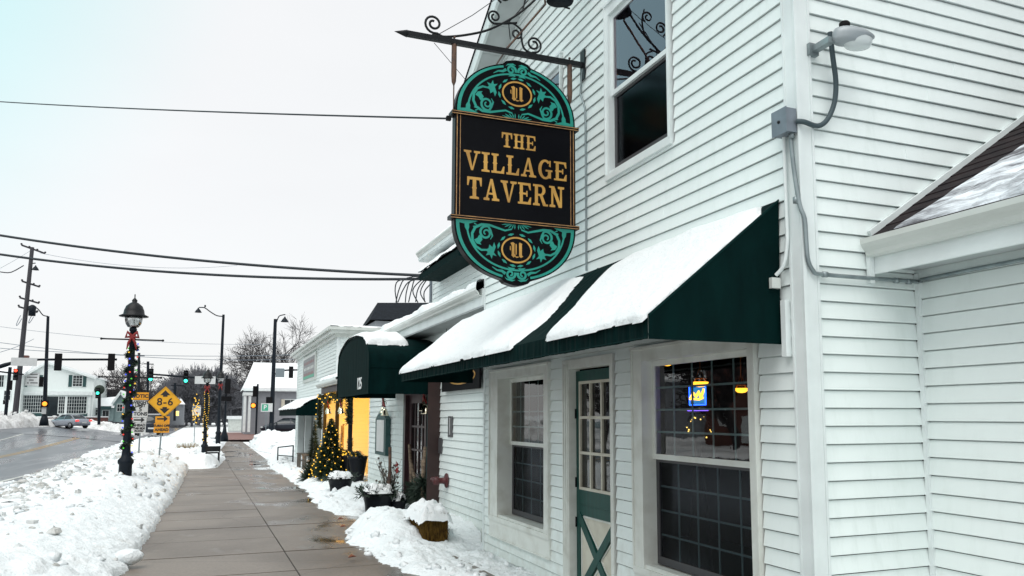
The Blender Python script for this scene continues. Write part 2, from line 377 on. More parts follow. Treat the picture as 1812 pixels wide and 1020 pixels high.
# concrete with wet patches
def paving_mat():
    m = mat('damp_concrete', (0.225, 0.205, 0.185), 0.5, spec=.5)
    nt = m.node_tree; n, l = nt.nodes, nt.links; b = n['Principled BSDF']
    tc = n.new('ShaderNodeTexCoord')
    big = n.new('ShaderNodeTexNoise'); big.inputs['Scale'].default_value = .55; big.inputs['Detail'].default_value = 5; l.new(tc.outputs['Object'], big.inputs['Vector'])
    fine = n.new('ShaderNodeTexNoise'); fine.inputs['Scale'].default_value = 30; fine.inputs['Detail'].default_value = 6; l.new(tc.outputs['Object'], fine.inputs['Vector'])
    mp = n.new('ShaderNodeMapping'); mp.inputs['Scale'].default_value = (1.2, .55, 1); mp.inputs['Location'].default_value = (3.1, 4.6, 0); l.new(tc.outputs['Object'], mp.inputs[0])
    pud = n.new('ShaderNodeTexNoise'); pud.inputs['Scale'].default_value = .85; pud.inputs['Detail'].default_value = 3; l.new(mp.outputs[0], pud.inputs['Vector'])
    # wetter towards the buildings
    sp = n.new('ShaderNodeSeparateXYZ'); l.new(tc.outputs['Object'], sp.inputs[0])
    gx = n.new('ShaderNodeMapRange'); gx.inputs[1].default_value = .6; gx.inputs[2].default_value = 2.2; gx.inputs[3].default_value = -.05; gx.inputs[4].default_value = .13; l.new(sp.outputs['X'], gx.inputs[0])
    ad = n.new('ShaderNodeMath'); ad.operation = 'ADD'; l.new(pud.outputs['Fac'], ad.inputs[0]); l.new(gx.outputs[0], ad.inputs[1])
    pm = n.new('ShaderNodeMapRange'); pm.inputs[1].default_value = .56; pm.inputs[2].default_value = .70; l.new(ad.outputs[0], pm.inputs[0])
    m1 = n.new('ShaderNodeMixRGB'); m1.inputs[1].default_value = (0.180, 0.150, 0.124, 1); m1.inputs[2].default_value = (0.118, 0.096, 0.078, 1)
    r1 = n.new('ShaderNodeMapRange'); r1.inputs[1].default_value = .4; r1.inputs[2].default_value = .62; l.new(big.outputs['Fac'], r1.inputs[0]); l.new(r1.outputs[0], m1.inputs[0])
    m2 = n.new('ShaderNodeMixRGB'); m2.blend_type = 'MULTIPLY'; m2.inputs[0].default_value = .55; l.new(m1.outputs[0], m2.inputs[1]); l.new(fine.outputs['Fac'], m2.inputs[2])
    m2b = n.new('ShaderNodeMixRGB'); m2b.blend_type = 'MULTIPLY'; m2b.inputs[0].default_value = 1; m2b.inputs[2].default_value = (1.35, 1.35, 1.35, 1); l.new(m2.outputs[0], m2b.inputs[1])
    sa = n.new('ShaderNodeTexNoise'); sa.inputs['Scale'].default_value = 2.3; sa.inputs['Detail'].default_value = 9; sa.inputs['Roughness'].default_value = .72; l.new(tc.outputs['Object'], sa.inputs['Vector'])
    sr = n.new('ShaderNodeMapRange'); sr.inputs[1].default_value = .56; sr.inputs[2].default_value = .78; sr.inputs[4].default_value = .55; l.new(sa.outputs['Fac'], sr.inputs[0])
    ms = n.new('ShaderNodeMixRGB'); ms.inputs[2].default_value = (.225, .200, .172, 1); l.new(sr.outputs[0], ms.inputs[0]); l.new(m2b.outputs[0], ms.inputs[1])
    vo = n.new('ShaderNodeTexVoronoi'); vo.feature = 'DISTANCE_TO_EDGE'; vo.inputs['Scale'].default_value = .42; wv = n.new('ShaderNodeMixRGB'); wv.inputs[0].default_value = .12; l.new(tc.outputs['Object'], wv.inputs[1]); l.new(sa.outputs['Color'], wv.inputs[2]); l.new(wv.outputs[0], vo.inputs['Vector'])
    vr = n.new('ShaderNodeMapRange'); vr.inputs[1].default_value = .0; vr.inputs[2].default_value = .0035; vr.inputs[3].default_value = .45; vr.inputs[4].default_value = 1; l.new(vo.outputs['Distance'], vr.inputs[0])
    mc = n.new('ShaderNodeMixRGB'); mc.blend_type = 'MULTIPLY'; mc.inputs[0].default_value = 1; l.new(ms.outputs[0], mc.inputs[1]); l.new(vr.outputs[0], mc.inputs[2]); m2b = mc
    m3 = n.new('ShaderNodeMixRGB'); m3.inputs[2].default_value = (0.07, 0.06, 0.052, 1); l.new(pm.outputs[0], m3.inputs[0]); l.new(m2b.outputs[0], m3.inputs[1])
    l.new(m3.outputs[0], b.inputs['Base Color'])
    rr = n.new('ShaderNodeMapRange'); rr.inputs[3].default_value = .46; rr.inputs[4].default_value = .05; l.new(pm.outputs[0], rr.inputs[0]); l.new(rr.outputs[0], b.inputs['Roughness'])
    bp = n.new('ShaderNodeBump'); bp.inputs['Distance'].default_value = .002; l.new(fine.outputs['Fac'], bp.inputs['Height'])
    iv = n.new('ShaderNodeMath'); iv.operation = 'SUBTRACT'; iv.inputs[0].default_value = 1; l.new(pm.outputs[0], iv.inputs[1]); l.new(iv.outputs[0], bp.inputs['Strength'])
    l.new(bp.outputs[0], b.inputs['Normal'])
    return m
M_pave = paving_mat()
def road_mat():
    m = mat('wet_asphalt', (0.10, 0.108, 0.125), 0.3, c2=(0.135, .14, .155), vs=.35, streak=(2.2, .35, 1), bump=.002, bs=25, spec=.5)
    nt = m.node_tree; n, l = nt.nodes, nt.links; b = n['Principled BSDF']; tc = n.new('ShaderNodeTexCoord'); mp = n.new('ShaderNodeMapping'); mp.inputs['Scale'].default_value = (.9, .12, 1)
    l.new(tc.outputs['Object'], mp.inputs[0]); nz = n.new('ShaderNodeTexNoise'); nz.inputs['Scale'].default_value = .8; nz.inputs['Detail'].default_value = 5; l.new(mp.outputs[0], nz.inputs['Vector'])
    mr = n.new('ShaderNodeMapRange'); mr.inputs[1].default_value = .42; mr.inputs[2].default_value = .6; mr.inputs[3].default_value = .40; mr.inputs[4].default_value = .20; l.new(nz.outputs['Fac'], mr.inputs[0]); l.new(mr.outputs[0], b.inputs['Roughness'])
    return m
M_road = road_mat()
M_rline = mat('white_road_paint', (0.55, 0.56, 0.52), 0.5, c2=(.25, .26, .26), vs=2, lo=.45, hi=.75)
M_yline = mat('yellow_road_paint', (0.42, 0.27, 0.09), 0.5, c2=(.2, .16, .11), vs=2, lo=.45, hi=.75)
M_fld = mat('snowy_ground', (0.84, 0.86, 0.87), 0.8, c2=(.68, .70, .70), vs=.3)
M_joint = mat('dark_joint', (0.03, 0.025, 0.022), 0.7)

# window glass: sharp reflection over a clear pane
def glass_mat(name, tint=(0.80, 0.86, 0.88), extra=0.07, rough=0.0, wav=.0006):
    m = bpy.data.materials.new(name); m.use_nodes = True; n, l = m.node_tree.nodes, m.node_tree.links; n.clear()
    o = n.new('ShaderNodeOutputMaterial'); mx = n.new('ShaderNodeMixShader'); t = n.new('ShaderNodeBsdfTransparent'); gl = n.new('ShaderNodeBsdfGlossy')
    t.inputs[0].default_value = (*tint, 1); gl.inputs['Roughness'].default_value = rough
    fr = n.new('ShaderNodeFresnel'); fr.inputs[0].default_value = 1.5
    ad = n.new('ShaderNodeMath'); ad.operation = 'MULTIPLY_ADD'; ad.inputs[1].default_value = 1.0; ad.inputs[2].default_value = extra; ad.use_clamp = True
    tc = n.new('ShaderNodeTexCoord'); nz = n.new('ShaderNodeTexNoise'); nz.inputs['Scale'].default_value = 3.5; l.new(tc.outputs['Object'], nz.inputs['Vector'])
    bp = n.new('ShaderNodeBump'); bp.inputs['Distance'].default_value = wav; l.new(nz.outputs['Fac'], bp.inputs['Height']); l.new(bp.outputs[0], gl.inputs['Normal'])
    l.new(fr.outputs[0], ad.inputs[0]); l.new(ad.outputs[0], mx.inputs[0]); l.new(t.outputs[0], mx.inputs[1]); l.new(gl.outputs[0], mx.inputs[2]); l.new(mx.outputs[0], o.inputs[0])
    return m
M_glass = glass_mat('window_glass')
M_glassup = glass_mat('upper_window_glass', (.7, .72, .78), .17)
M_screen = glass_mat('screened_glass', (0.40, 0.43, 0.46), 0.02, .18)
M_globe = glass_mat('lamp_globe_glass', (0.72, .75, .75), .25, .15)
for nd in bpy.data.materials['upper_window_glass'].node_tree.nodes:
    if nd.type == 'BSDF_GLOSSY': nd.inputs[0].default_value = (.86, .74, .84, 1)
for nme in ('screened_glass',):
    mm = bpy.data.materials[nme].node_tree.nodes
    for nd in mm:
        if nd.type == 'MATH': nd.inputs[1].default_value = .5
        if nd.type == 'BSDF_GLOSSY': nd.inputs[0].default_value = (.50, .54, .60, 1)

SRND = random.Random(11)
# ------------------------------------------------------------------ lap siding
def siding(mb, conv, lo, hi, z0, z1, e=0.1143, opens=(), t=0.016, phase=0.0):
    """conv(u, z, out) -> 3D; lo/hi functions of z or numbers; opens: (u0,u1,z0,z1)"""
    lf = lo if callable(lo) else (lambda z: lo); hf = hi if callable(hi) else (lambda z: hi)
    k = math.floor((z0 - phase) / e); jl = (None, 0)
    while phase + k * e < z1 - 1e-6:
        zb = phase + k * e; zt = zb + e; k += 1
        a, b = max(zb, z0), min(zt, z1)
        cuts = sorted({a, b, max(a, min(b, zt-.009))} | {z for o in opens for z in (o[2], o[3]) if a < z < b})
        for za, zc in zip(cuts, cuts[1:]):
            groove = za >= zt-.0091
            zm = (za + zc) / 2; ta = t * (1 - (za - zb) / e) + .001; tc_ = t * (1 - (zc - zb) / e) + .001
            L0, L1, H0, H1 = lf(za), lf(zc), hf(za), hf(zc)
            if H1 - L1 < 0.02 and H0 - L0 < 0.02: continue
            segs = [(L0, L1, H0, H1)]
            for o in sorted(opens):
                if not (o[2] < zm < o[3]): continue
                new = []
                for s0, s1, h0, h1 in segs:
                    if o[1] <= min(s0, s1) or o[0] >= max(h0, h1): new.append((s0, s1, h0, h1)); continue
                    if o[0] > max(s0, s1): new.append((s0, s1, o[0], o[0]))
                    if o[1] < min(h0, h1): new.append((o[1], o[1], h0, h1))
                segs = new
            if groove: ta = tc_ = -.014
            out = []
            for s0, s1, h0, h1 in segs:
                ju = SRND.uniform(.3, 3.6)+s0
                if min(h0, h1)-max(s0, s1) > 1.5 and abs(za-zb) < 1e-6: jl = (zb, ju)
                if min(h0, h1)-max(s0, s1) > 1.5 and jl[0] == zb and max(s0, s1)+.1 < jl[1] < min(h0, h1)-.1:
                    out += [(s0, s1, jl[1], jl[1], 0), (jl[1], jl[1], h0, h1, .0022)]
                else: out.append((s0, s1, h0, h1, 0))
            ta_, tcc_ = ta, tc_
            for s0, s1, h0, h1, dj in out:
                n = 1; ta = ta_+dj; tc_ = tcc_+dj
                if dj and not groove: mb.add([conv(s0, za, ta-.004), conv(s0, za, ta), conv(s1, zc, tc_), conv(s1, zc, tc_-.004)], [(0, 1, 2, 3)])
                mb.add([conv(s0, za, ta), conv(h0, za, ta), conv(h1, zc, tc_), conv(s1, zc, tc_)], [(0, 1, 2, 3)])
                if abs(za - zb) < 1e-6: mb.add([conv(s0, za, -.014), conv(h0, za, -.014), conv(h0, za, ta), conv(s0, za, ta)], [(0, 1, 2, 3)])
    return mb
def wallX(X): return lambda u, z, o: (X - o, u, z)     # faces the street (-X), u along Y
def wallY(Y): return lambda u, z, o: (u, Y - o, z)     # faces the camera (-Y), u along X

def snow_sheet(mb, conv, u0, u1, v0, v1, du, dv, mask, thick, edge=.06, nscale=3.0, namp=.3, seed=0.0):
    """heightfield of snow over conv(u,v,h); mask(u,v) > 0 inside, in metres"""
    nu = max(2, int((u1-u0)/du)+1); nv = max(2, int((v1-v0)/dv)+1); idx = {}; vs = []; hs = []
    def vert(i, j):
        if (i, j) in idx: return idx[(i, j)]
        u = u0+(u1-u0)*i/(nu-1); v = v0+(v1-v0)*j/(nv-1)
        m = mask(u, v) + .022*fbm(u*2.3+seed, v*2.3, seed+1) + .010*fbm(u*8+seed, v*8, seed) + .004*fbm(u*30, v*30, seed)
        t = max(0, min(1, m/edge)); th = thick(u, v) if callable(thick) else thick
        h = th*math.sqrt(t)*(1+namp*fbm(u*nscale, v*nscale, seed+5)) + .003
        if m < 0: h = -.008
        vs.append(conv(u, v, h)); hs.append(m); idx[(i, j)] = len(vs)-1
        return len(vs)-1
    fs = []
    for i in range(nu-1):
        for j in range(nv-1):
            q = (vert(i, j), vert(i+1, j), vert(i+1, j+1), vert(i, j+1))
            if max(hs[k] for k in q) > 0: fs.append(q)
    mb.add(vs, fs, True)
    return mb

# ================================================================== SETTING
def grid_sheet(name, xs, ys, zf, m, **kw):
    mb = MB(); vs = []; fs = []
    for y in ys:
        for x in xs: vs.append((x, y, zf(x, y)))
    n = len(xs)
    for j in range(len(ys)-1):
        for i in range(n-1): fs.append((j*n+i, j*n+i+1, (j+1)*n+i+1, (j+1)*n+i))
    mb.add(vs, fs, True)
    return mb.build(name, m, **kw)
def rng(a, b, n): return [a+(b-a)*i/(n-1) for i in range(n)]
gx = [-1500, -700, -350, -160, -90, -60, -45] + rng(-36, 12, 25) + [20, 35, 60, 110, 220, 500, 1200]
gy = [-400, -150, -60, -20, -5] + rng(0, 120, 61) + [140, 180, 250, 400, 800, 2000]
grid_sheet('ground', gx, gy, lambda x, y: g(x, y)-.05, M_fld, kind='structure')
grid_sheet('road', rng(-17.6, -4.2, 16), [-60, -20, 0] + rng(4, 130, 64) + [160, 220, 320], lambda x, y: g(x, y)+.004 + .10*smooth(1-abs(x+10.5)/7), M_road, kind='structure')
def line_strip(name, x0, x1, m, ys):
    grid_sheet(name, [x0, (x0+x1)/2, x1], ys, lambda x, y: g(x, y)+.014+.10*smooth(1-abs(x+10.5)/7), m, kind='structure')
line_strip('white_edge_line', -5.95, -5.79, M_rline, rng(0, 120, 61))
line_strip('yellow_centre_line', -10.15, -10.02, M_yline, rng(0, 84, 61))
line_strip('yellow_centre_line', -9.88, -9.75, M_yline, rng(0, 84, 61))
line_strip('white_lane_line', -13.9, -13.76, M_rline, rng(40, 90, 31))
grid_sheet('cross_street', [-120, -60, -30] + rng(-17.7, -4.2, 12) + rng(-3, 8, 12) + [20, 60], rng(77, 90, 8), lambda x, y: g(x, y)+.125*smooth(1-max(0, abs(x+10.5)-0)/7)+.006, M_road, kind='structure')

# sidewalk: dark bed + individual slabs
mb = MB()
ysl = [2.0, 3.5, 5.0, 6.5, 8.0]
while ysl[-1] < 76: ysl.append(ysl[-1] + 1.52)
grid_sheet('sidewalk_bed', [-1.3, 1, 2.92], ysl, lambda x, y: g(x, y)+.004, M_joint, kind='structure')
mb = MB()
for i in range(len(ysl)-1):
    a, b = ysl[i]+.016, ysl[i+1]-.016
    for x0, x1 in ((-1.3, .985), (1.0, 2.9)):
        if a > 38 and x1 < 1: x0 = -.3
        dz = rnd.uniform(-.003, .003)
        za, zb = g(0, a)+.016+dz, g(0, b)+.016+dz
        mb.add([(x0,a,za),(x1,a,za),(x1,b,zb),(x0,b,zb),(x0,a,za-.02),(x1,a,za-.02),(x1,b,zb-.02),(x0,b,zb-.02)], [(0,1,2,3),(0,4,5,1),(1,5,6,2),(2,6,7,3),(3,7,4,0)])
mb.build('sidewalk', M_pave, kind='structure')
grid_sheet('brick_crossing', rng(1.2, 9, 6), rng(76, 110, 8), lambda x, y: g(x, y)+.15, M_brickp, kind='structure')

# ------------------------------------------------------------------ snow banks (loose heaps: stuff)
def bank(name, label, ys, nx, xl, xr, height, m, lump=.10, ls=2.2, seed=0.0, fine=.02, el=.5, er=.3, chunks=0, chunk_x=None):
    mb = MB(); mc = MB(); vs = []; fs = []
    for y in ys:
        a, b = xl(y), xr(y)
        a += .10*fbm(y*1.1, seed, 3) + .05*fbm(y*5, seed, 9); b += .05*fbm(y*1.5, seed, 7)+.03*fbm(y*6, seed, 1)
        for i in range(nx):
            t = i/(nx-1); x = a+(b-a)*t; w = b-a
            p = min(1, (x-a)/el if el else 1); q = min(1, (b-x)/er if er else 1)
            prof = math.sqrt(max(0, smooth(p)))*math.sqrt(max(0, q*(2-q)))
            ew = (.5+.02*y)*(1+.6*fbm(x*1.3, seed, 4)); ye = smooth(min(1, (y-ys[0])/ew))*smooth(min(1, (ys[-1]-y)/ew))
            prof *= ye
            h = height(x, y)*prof
            n1 = fbm(x*ls, y*ls, seed, 3); n2 = noise.cell_vector(Vector((x*ls*2.2, y*ls*1.6, seed))).x
            vor = noise.voronoi(Vector((x*ls*1.7, y*ls*1.3, seed)))[0]
            k = lump(x, y) if callable(lump) else lump
            h += prof*k*(n1*.9+(.45-vor[0])*1.1) + fine*fbm(x*14, y*14, seed+2, 3)*min(1, prof*2)
            z = g(x, y) + (max(h, .012) if prof > .02 else -.03)
            vs.append((x, y, z))
    for j in range(len(ys)-1):
        for i in range(nx-1): fs.append((j*nx+i, j*nx+i+1, (j+1)*nx+i+1, (j+1)*nx+i))
    mb.add(vs, fs, True)
    for c in range(chunks):
        j = rnd.randrange(len(ys)); i = int(nx*rnd.random()**1.5*.98)
        v = vs[j*nx+i]; r = rnd.uniform(.014, .048)*(1+.03*v[1])*(1.9 if rnd.random() < .06 else 1)
        if chunk_x is not None and v[0] > chunk_x+rnd.uniform(-.9, .9) and rnd.random() < .93: continue
        (mc if (chunk_x is not None and rnd.random() < .7) else mb).ball((v[0], v[1], v[2]+r*.2), r, 5, 4, (rnd.uniform(.8, 1.6), rnd.uniform(.8, 1.4), rnd.uniform(.6, 1.05)), .6, c)
    if mc.v:
        mc.sm = [False]*len(mc.sm); mc.build('snow_chunks', M_chunk, label='grey frozen snow chunks thrown up along the road edge of the bank', kind='stuff')
    return mb.build(name, m, label=label, kind='stuff')
def ysteps(a, b, s0, k):
    o = [a]
    while o[-1] < b: o.append(o[-1]+s0+k*max(0, o[-1]))
    return o
def H_left(x, y):
    top = pw([(5, .34), (10, .38), (16, .47), (20, .60), (30, .84), (36, .72), (60, .55)], y)
    crest = smooth((-x-.65)/1.1)
    toroad = 1-.55*smooth((-x-2.3)/2.4)
    return top*(.42+.58*crest)*toroad
bank('snow_bank', 'ploughed snow bank between the sidewalk and the wet road', ysteps(4.5, 37.6, .03, .0035), 110,
     lambda y: pw([(4, -5.5), (16, -4.45), (24, -4.5), (34, -4.9), (40, -5.1)], y), lambda y: pw([(4, -.88), (9, -.78), (20, -.64), (36, -.60)], y),
     H_left, M_snowb, lump=lambda x, y: .03+.15*smooth((-x-2.2)/1.6)+.07*smooth((11-y)/2.5), ls=2.0, seed=1.3, fine=.022, chunks=5200, chunk_x=-2.9)
bank('snow_bank', 'snow piled around the black bench and the yellow-lit lamp post', ysteps(36.2, 76, .10, .003), 60,
     lambda y: pw([(36, -5.0), (60, -5.4), (76, -4.6)], y), lambda y: pw([(36.2, .1), (37, .5), (46, 1.02), (56, .85), (66, 1.3), (76, 1.7)], y),
     lambda x, y: pw([(36, .45), (38, .66), (50, .55), (76, .5)], y)*(.5+.5*smooth((.9-x)/1.6)), M_snowb, lump=.16, ls=1.3, seed=4.1, fine=.04, er=.5, chunks=120)
bank('snow_bank', 'dirty snow ridge along the far left side of the road', ysteps(62, 97, .2, .002), 34,
     lambda y: -24.0, lambda y: pw([(62, -17.6), (80, -16.2), (90, -14.2), (97, -13.0)], y), lambda x, y: pw([(62, .4), (76, .85), (90, .8), (97, .4)], y), M_snowd, lump=.6, ls=1.1, seed=8, el=2, er=1.0, fine=.16, chunks=260)
bank('snow_bank', 'low snow heap at the foot of the white house across the junction', ysteps(99, 112, .3, .0), 60,
     lambda y: -14.5, lambda y: -6.5, lambda x, y: .7, M_snowd, lump=.3, ls=.8, seed=18, el=2, er=2, fine=.1)
# right-hand patches along the buildings
bank('snow_patch', 'trampled snow below the bay of windows beside the straw bale', ysteps(6.5, 14.2, .03, .0015), 70,
     lambda y: pw([(6.5, 2.35), (7.6, 2.2), (8.8, 2.02), (9.86, 1.92), (10.7, 1.88), (12.5, 1.90), (13.2, 2.15), (14.0, 2.6), (14.2, 2.9)], y),
     lambda y: 3.52 if y < 10.4 else 3.9, lambda x, y: pw([(6.5, .10), (8.5, .13), (10.3, .15), (11.0, .20), (11.6, .34), (12.6, .46), (13.4, .30), (14.2, .1)], y)*(.30+.70*smooth((x-1.95)/.7))*(1-.35*smooth((x-3.1)/.4)), M_snowb, lump=.045, ls=2.6, seed=2.7, er=0, el=.3, chunks=60)
bank('snow_patch', 'snow strip under the plant pots by the maroon door', ysteps(14.5, 46, .05, .002), 60,
     lambda y: pw([(14.5, 2.75), (15.3, 2.22), (17.2, 2.14), (21.7, 2.42), (28.9, 2.5), (34.6, 2.45), (38, 2.6), (45, 2.95)], y),
     lambda y: pw([(14, 3.9), (20, 3.9), (22, 4.6), (46, 4.9)], y), lambda x, y: pw([(14.5, .14), (17, .24), (24, .22), (35, .28), (40, .3), (46, .3)], y)*(.6+.4*smooth((x-2.4)/.7)), M_snowb, lump=.07, ls=2.2, seed=5.7, er=0, el=.35, chunks=50)
bank('snow_patch', 'tall snow heap in front of the dark parked car', ysteps(50, 69, .10, .002), 60,
     lambda y: pw([(50, 4.0), (56, 3.2), (64, 2.9), (69, 3.5)], y), lambda y: 8.5, lambda x, y: pw([(50, .35), (58, .95), (65, .95), (69, .6)], y), M_snowb, lump=.3, ls=1.1, seed=6.7, er=1, el=1.0, chunks=90)

mb = MB(); mb.ball((-.76, 10.45, .10), .12, 14, 9, (1.25, 1.0, .75), .16, 3); mb.build('snow_chunk', M_snowb, label='largest loose snow lump on the near bank edge beside the sidewalk', cat='snow lump')
for k in range(5):
    mb = MB(); p = (1.55+rnd.random()*.7, 11+k*.5, g(0, 11)+.02)
for i, (x, y) in enumerate(((1.98, 13.5), (2.05, 14.0), (1.9, 12.3), (2.5, 9.6))):
    pass

# ================================================================== TAVERN
WX, CYR, SEAM, LX = 3.5, 4.05, 10.45, 3.86    # front wall plane, near corner, left edge of the gabled front, recessed lower wall
tav = T('tavern_building', 'white clapboard tavern with a gabled two-storey front and a snowy low wing', 'building', (3.5, 7.25, 0))
W1 = (8.30, 9.84, .44, 2.17)     # openings (y0, y1, z0, z1)
W2 = (4.62, 6.10, .44, 2.17)
DR = (6.71, 7.63, -.2, 2.18)
U1 = (5.60, 6.66, 4.02, 5.60)
U2 = (7.84, 8.90, 4.02, 5.60)
rake = lambda y: 6.58 + .55*(9.5-7.25) - .55*abs(y-7.25)   # underside of the rake at the wall
APEX = rake(7.25)
def y_lo(z): return CYR+.09 if z <= rake(CYR) else 7.25-(APEX-z)/.55
def y_hi(z): return SEAM-.045 if z <= rake(SEAM) else 7.25+(APEX-z)/.55
cas = .13
sd = MB()
siding(sd, wallX(WX), y_lo, y_hi, -.25, APEX-.02, opens=[(W1[0]-.14, W1[1]+.29, W1[2]-.283, W1[3]+.12), (W2[0]-.10, W2[1]+.20, W2[2]-.283, W2[3]+.12),
       (DR[0]-.08, DR[1]+.18, DR[2]-.1, DR[3]+.098), (U1[0]-.07, U1[1]+.07, U1[2]-.07, U1[3]+.07), (U2[0]-.07, U2[1]+.07, U2[2]-.07, U2[3]+.07)], phase=.037)
sd.build('front_siding', M_sid, tav)
sd = MB()
siding(sd, wallY(CYR), WX+.09, 14, -.25, 5.9, opens=[(4.447, 14.1, -.3, 2.70)], phase=.037)
# upper part is cut by the wing roof further right; the roof hides it
sd.build('side_siding', M_sid, tav)
sd = MB()
# wing wall that comes towards the camera
AXW = 4.46
siding(sd, wallX(AXW), -6, CYR-.012, -.25, 2.70, phase=.02, e=.1175)
sd.build('wing_siding', M_sid2, tav)
mb = MB(); mb.box((AXW-.03, CYR-.045, -.2), (AXW-.002, CYR-.013, 2.66)); mb.build('corner_bead', M_trim, tav)
# backing walls so nothing shows through
# corner board (three faces: flat boards with raised edge beads)
mb = MB()
mb.box((WX-.022, CYR+.0, -.25), (WX+.03, CYR+.10, 5.9)); mb.box((WX-.020, CYR-.022, -.25), (WX+.098, CYR-.0005, 5.9))
mb.box((WX-.028, CYR+.085, -.25), (WX-.0225, CYR+.102, 5.9)); mb.box((WX+.085, CYR-.029, -.25), (WX+.102, CYR-.0225, 5.9))
mb.box((WX-.028, CYR-.03, -.25), (WX-.001, CYR-.0225, 5.9))
mb.build('corner_board', M_trim, tav)
mb = MB(); mb.box((WX-.024, SEAM-.045, -.25), (WX+.03, SEAM+.005, 6.0)); mb.box((WX-.018, SEAM+.0055, -.25), (LX+.1, SEAM+.02, 6.0)); mb.build('corner_board', M_trim, tav)
# gable roof with overhang, fascia, soffit
mb = MB(); so = MB(); fa = MB(); snw = MB()
OV = .36
for sgn in (1, -1):
    ye = 7.25+sgn*(SEAM-7.25+.30); ze = APEX-.55*(SEAM-7.25+.30)
    a = (WX-OV, 7.25, APEX); b = (WX-OV, ye, ze)
    so.add([(WX-OV+.03, 7.25, APEX), (WX-OV+.03, ye, ze), (WX+9, ye, ze), (WX+9, 7.25, APEX)], [(0, 1, 2, 3)])
    fa.bar((WX-OV, 7.25, APEX+.06), (WX-OV, ye+sgn*.02, ze+.06-.01), .035, .19, (0, 0, 1))
    fa.box((WX-OV, ye-.0+sgn*.02, ze-.02), (WX+9, ye+sgn*.045, ze+.15))
    mb.add([(WX-OV-.03, 7.25, APEX+.19), (WX-OV-.03, ye+sgn*.05, ze+.16), (WX+9, ye+sgn*.05, ze+.16), (WX+9, 7.25, APEX+.19)], [(0, 1, 2, 3)])
    mb.add([(WX-OV-.03, 7.25, APEX+.16), (WX-OV-.03, ye+sgn*.05, ze+.13), (WX+9, ye+sgn*.05, ze+.13), (WX+9, 7.25, APEX+.16)], [(0, 1, 2, 3)])
    for k in range(9):   # panel seams of the vented soffit
        t = k/9+.03; yy = lerp(7.25, ye, t); zz = lerp(APEX, ze, t)
        so.box((WX-OV+.03, yy-.004, zz-.007), (WX-.002, yy+.004, zz-.001))
mb.build('roof', M_slate, tav); so.build('soffit', M_soffit, tav); fa.build('fascia', M_trim, tav)

def dh_window(y0, y1, z0, z1, zs, cols, rows, recess=.10, cl=.13, cr=.07, m=M_trimw, lower_screen=True, apron=True, muntins=True, crown=True):
    """double-hung window in the street wall; the mesh itself is the outer casing"""
    X = WX
    c = MB()
    c.box((X-.035, y1, z0-.02), (X+.02, y1+cl, z1+.10)); c.box((X-.035, y0-cr, z0-.02), (X+.02, y0, z1+.10))
    c.box((X-.048, y1+cl-.018, z0-.02), (X-.0355, y1+cl, z1+.10)); c.box((X-.048, y0-cr, z0-.02), (X-.0355, y0-cr+.018, z1+.10))
    c.box((X-.033, y0, z1), (X+.02, y1, z1+.10))
    c.box((X-.05, y0-cr-.01, z1+.1005), (X+.02, y1+cl+.01, z1+.125))
    # reveal (jambs, head, stool)
    c.box((X+.0205, y1, z0), (X+recess+.05, y1+.02, z1)); c.box((X+.0205, y0-.02, z0), (X+recess+.05, y0, z1))
    c.box((X+.0205, y0-.02, z1+.0005), (X+recess+.05, y1+.02, z1+.02))
    c.box((X+.0205, y0-.02, z0-.03), (X+recess+.05, y1+.02, z0-.0005))
    w = c.build('window', m, tav)
    s = MB()
    s.box((X-.045, y0-cr-.004, z0-.075), (X+.0, y1+cl+.004, z0-.0205)); s.box((X-.02, y0, z0-.02), (X+.05, y1, z0+.012))
    if apron:
        s.box((X-.03, y0-cr-.004, z0-.27), (X+.0, y1+cl+.004, z0-.0755)); s.box((X-.042, y0-cr-.006, z0-.285), (X+.0, y1+cl+.006, z0-.2705))
    s.build('sill', m, w)
    fw = .045
    for (a, b, xx, nm) in ((zs, z1, X+recess-.03, 'upper_sash'), (z0+.012, zs+.02, X+recess, 'lower_sash')):
        f = MB()
        up = nm == 'upper_sash'
        f.box((xx, y0, a), (xx+.03, y0+fw, b)); f.box((xx, y1-fw, a), (xx+.03, y1, b))
        f.box((xx+.0005, y0+fw, b-fw), (xx+.0295, y1-fw, b)); f.box((xx+.0005, y0+fw, a), (xx+.0295, y1-fw, a+fw+(0 if up else .02)))
        sh = f.build(nm, m if up or not lower_screen else M_darkfr, w)
        p = MB(); p.quad((xx+.012, y0+fw, a+fw), (xx+.012, y1-fw, a+fw), (xx+.012, y1-fw, b-fw), (xx+.012, y0+fw, b-fw))
        p.build('pane', (M_glassup if not muntins else M_glass) if up or not lower_screen else M_screen, w)
        if muntins:
            q = MB(); ya, yb, za, zb = y0+fw, y1-fw, a+fw, b-fw
            for k in range(1, cols): yy = lerp(ya, yb, k/cols); q.box((xx+.016, yy-.008, za), (xx+.024, yy+.008, zb))
            for k in range(1, rows): zz = lerp(za, zb, k/rows); q.box((xx+.0165, ya, zz-.008), (xx+.0235, yb, zz+.008))
            q.build('grille', M_munt, w)
    return w
M_darkfr = mat('dark_screen_frame', (0.055, 0.055, 0.06), 0.5)
M_munt = mat('grey_green_grille', (0.24, 0.33, 0.32), 0.5)
w1 = dh_window(*W1, 1.33, 5, 4, recess=.17, cl=.31, cr=.15); w2 = dh_window(*W2, 1.33, 5, 4, cl=.17, cr=.09)
w1['label'] = 'narrower-looking window left of the green door'; w2['label'] = 'large window right of the door with lamps and a neon sign behind it'
u1 = dh_window(*U1, 4.78, 1, 1, recess=.03, cl=.07, cr=.05, apron=False, muntins=False, m=M_trim)
u2 = dh_window(*U2, 4.78, 1, 1, recess=.03, cl=.07, cr=.05, apron=False, muntins=False, m=M_trim)
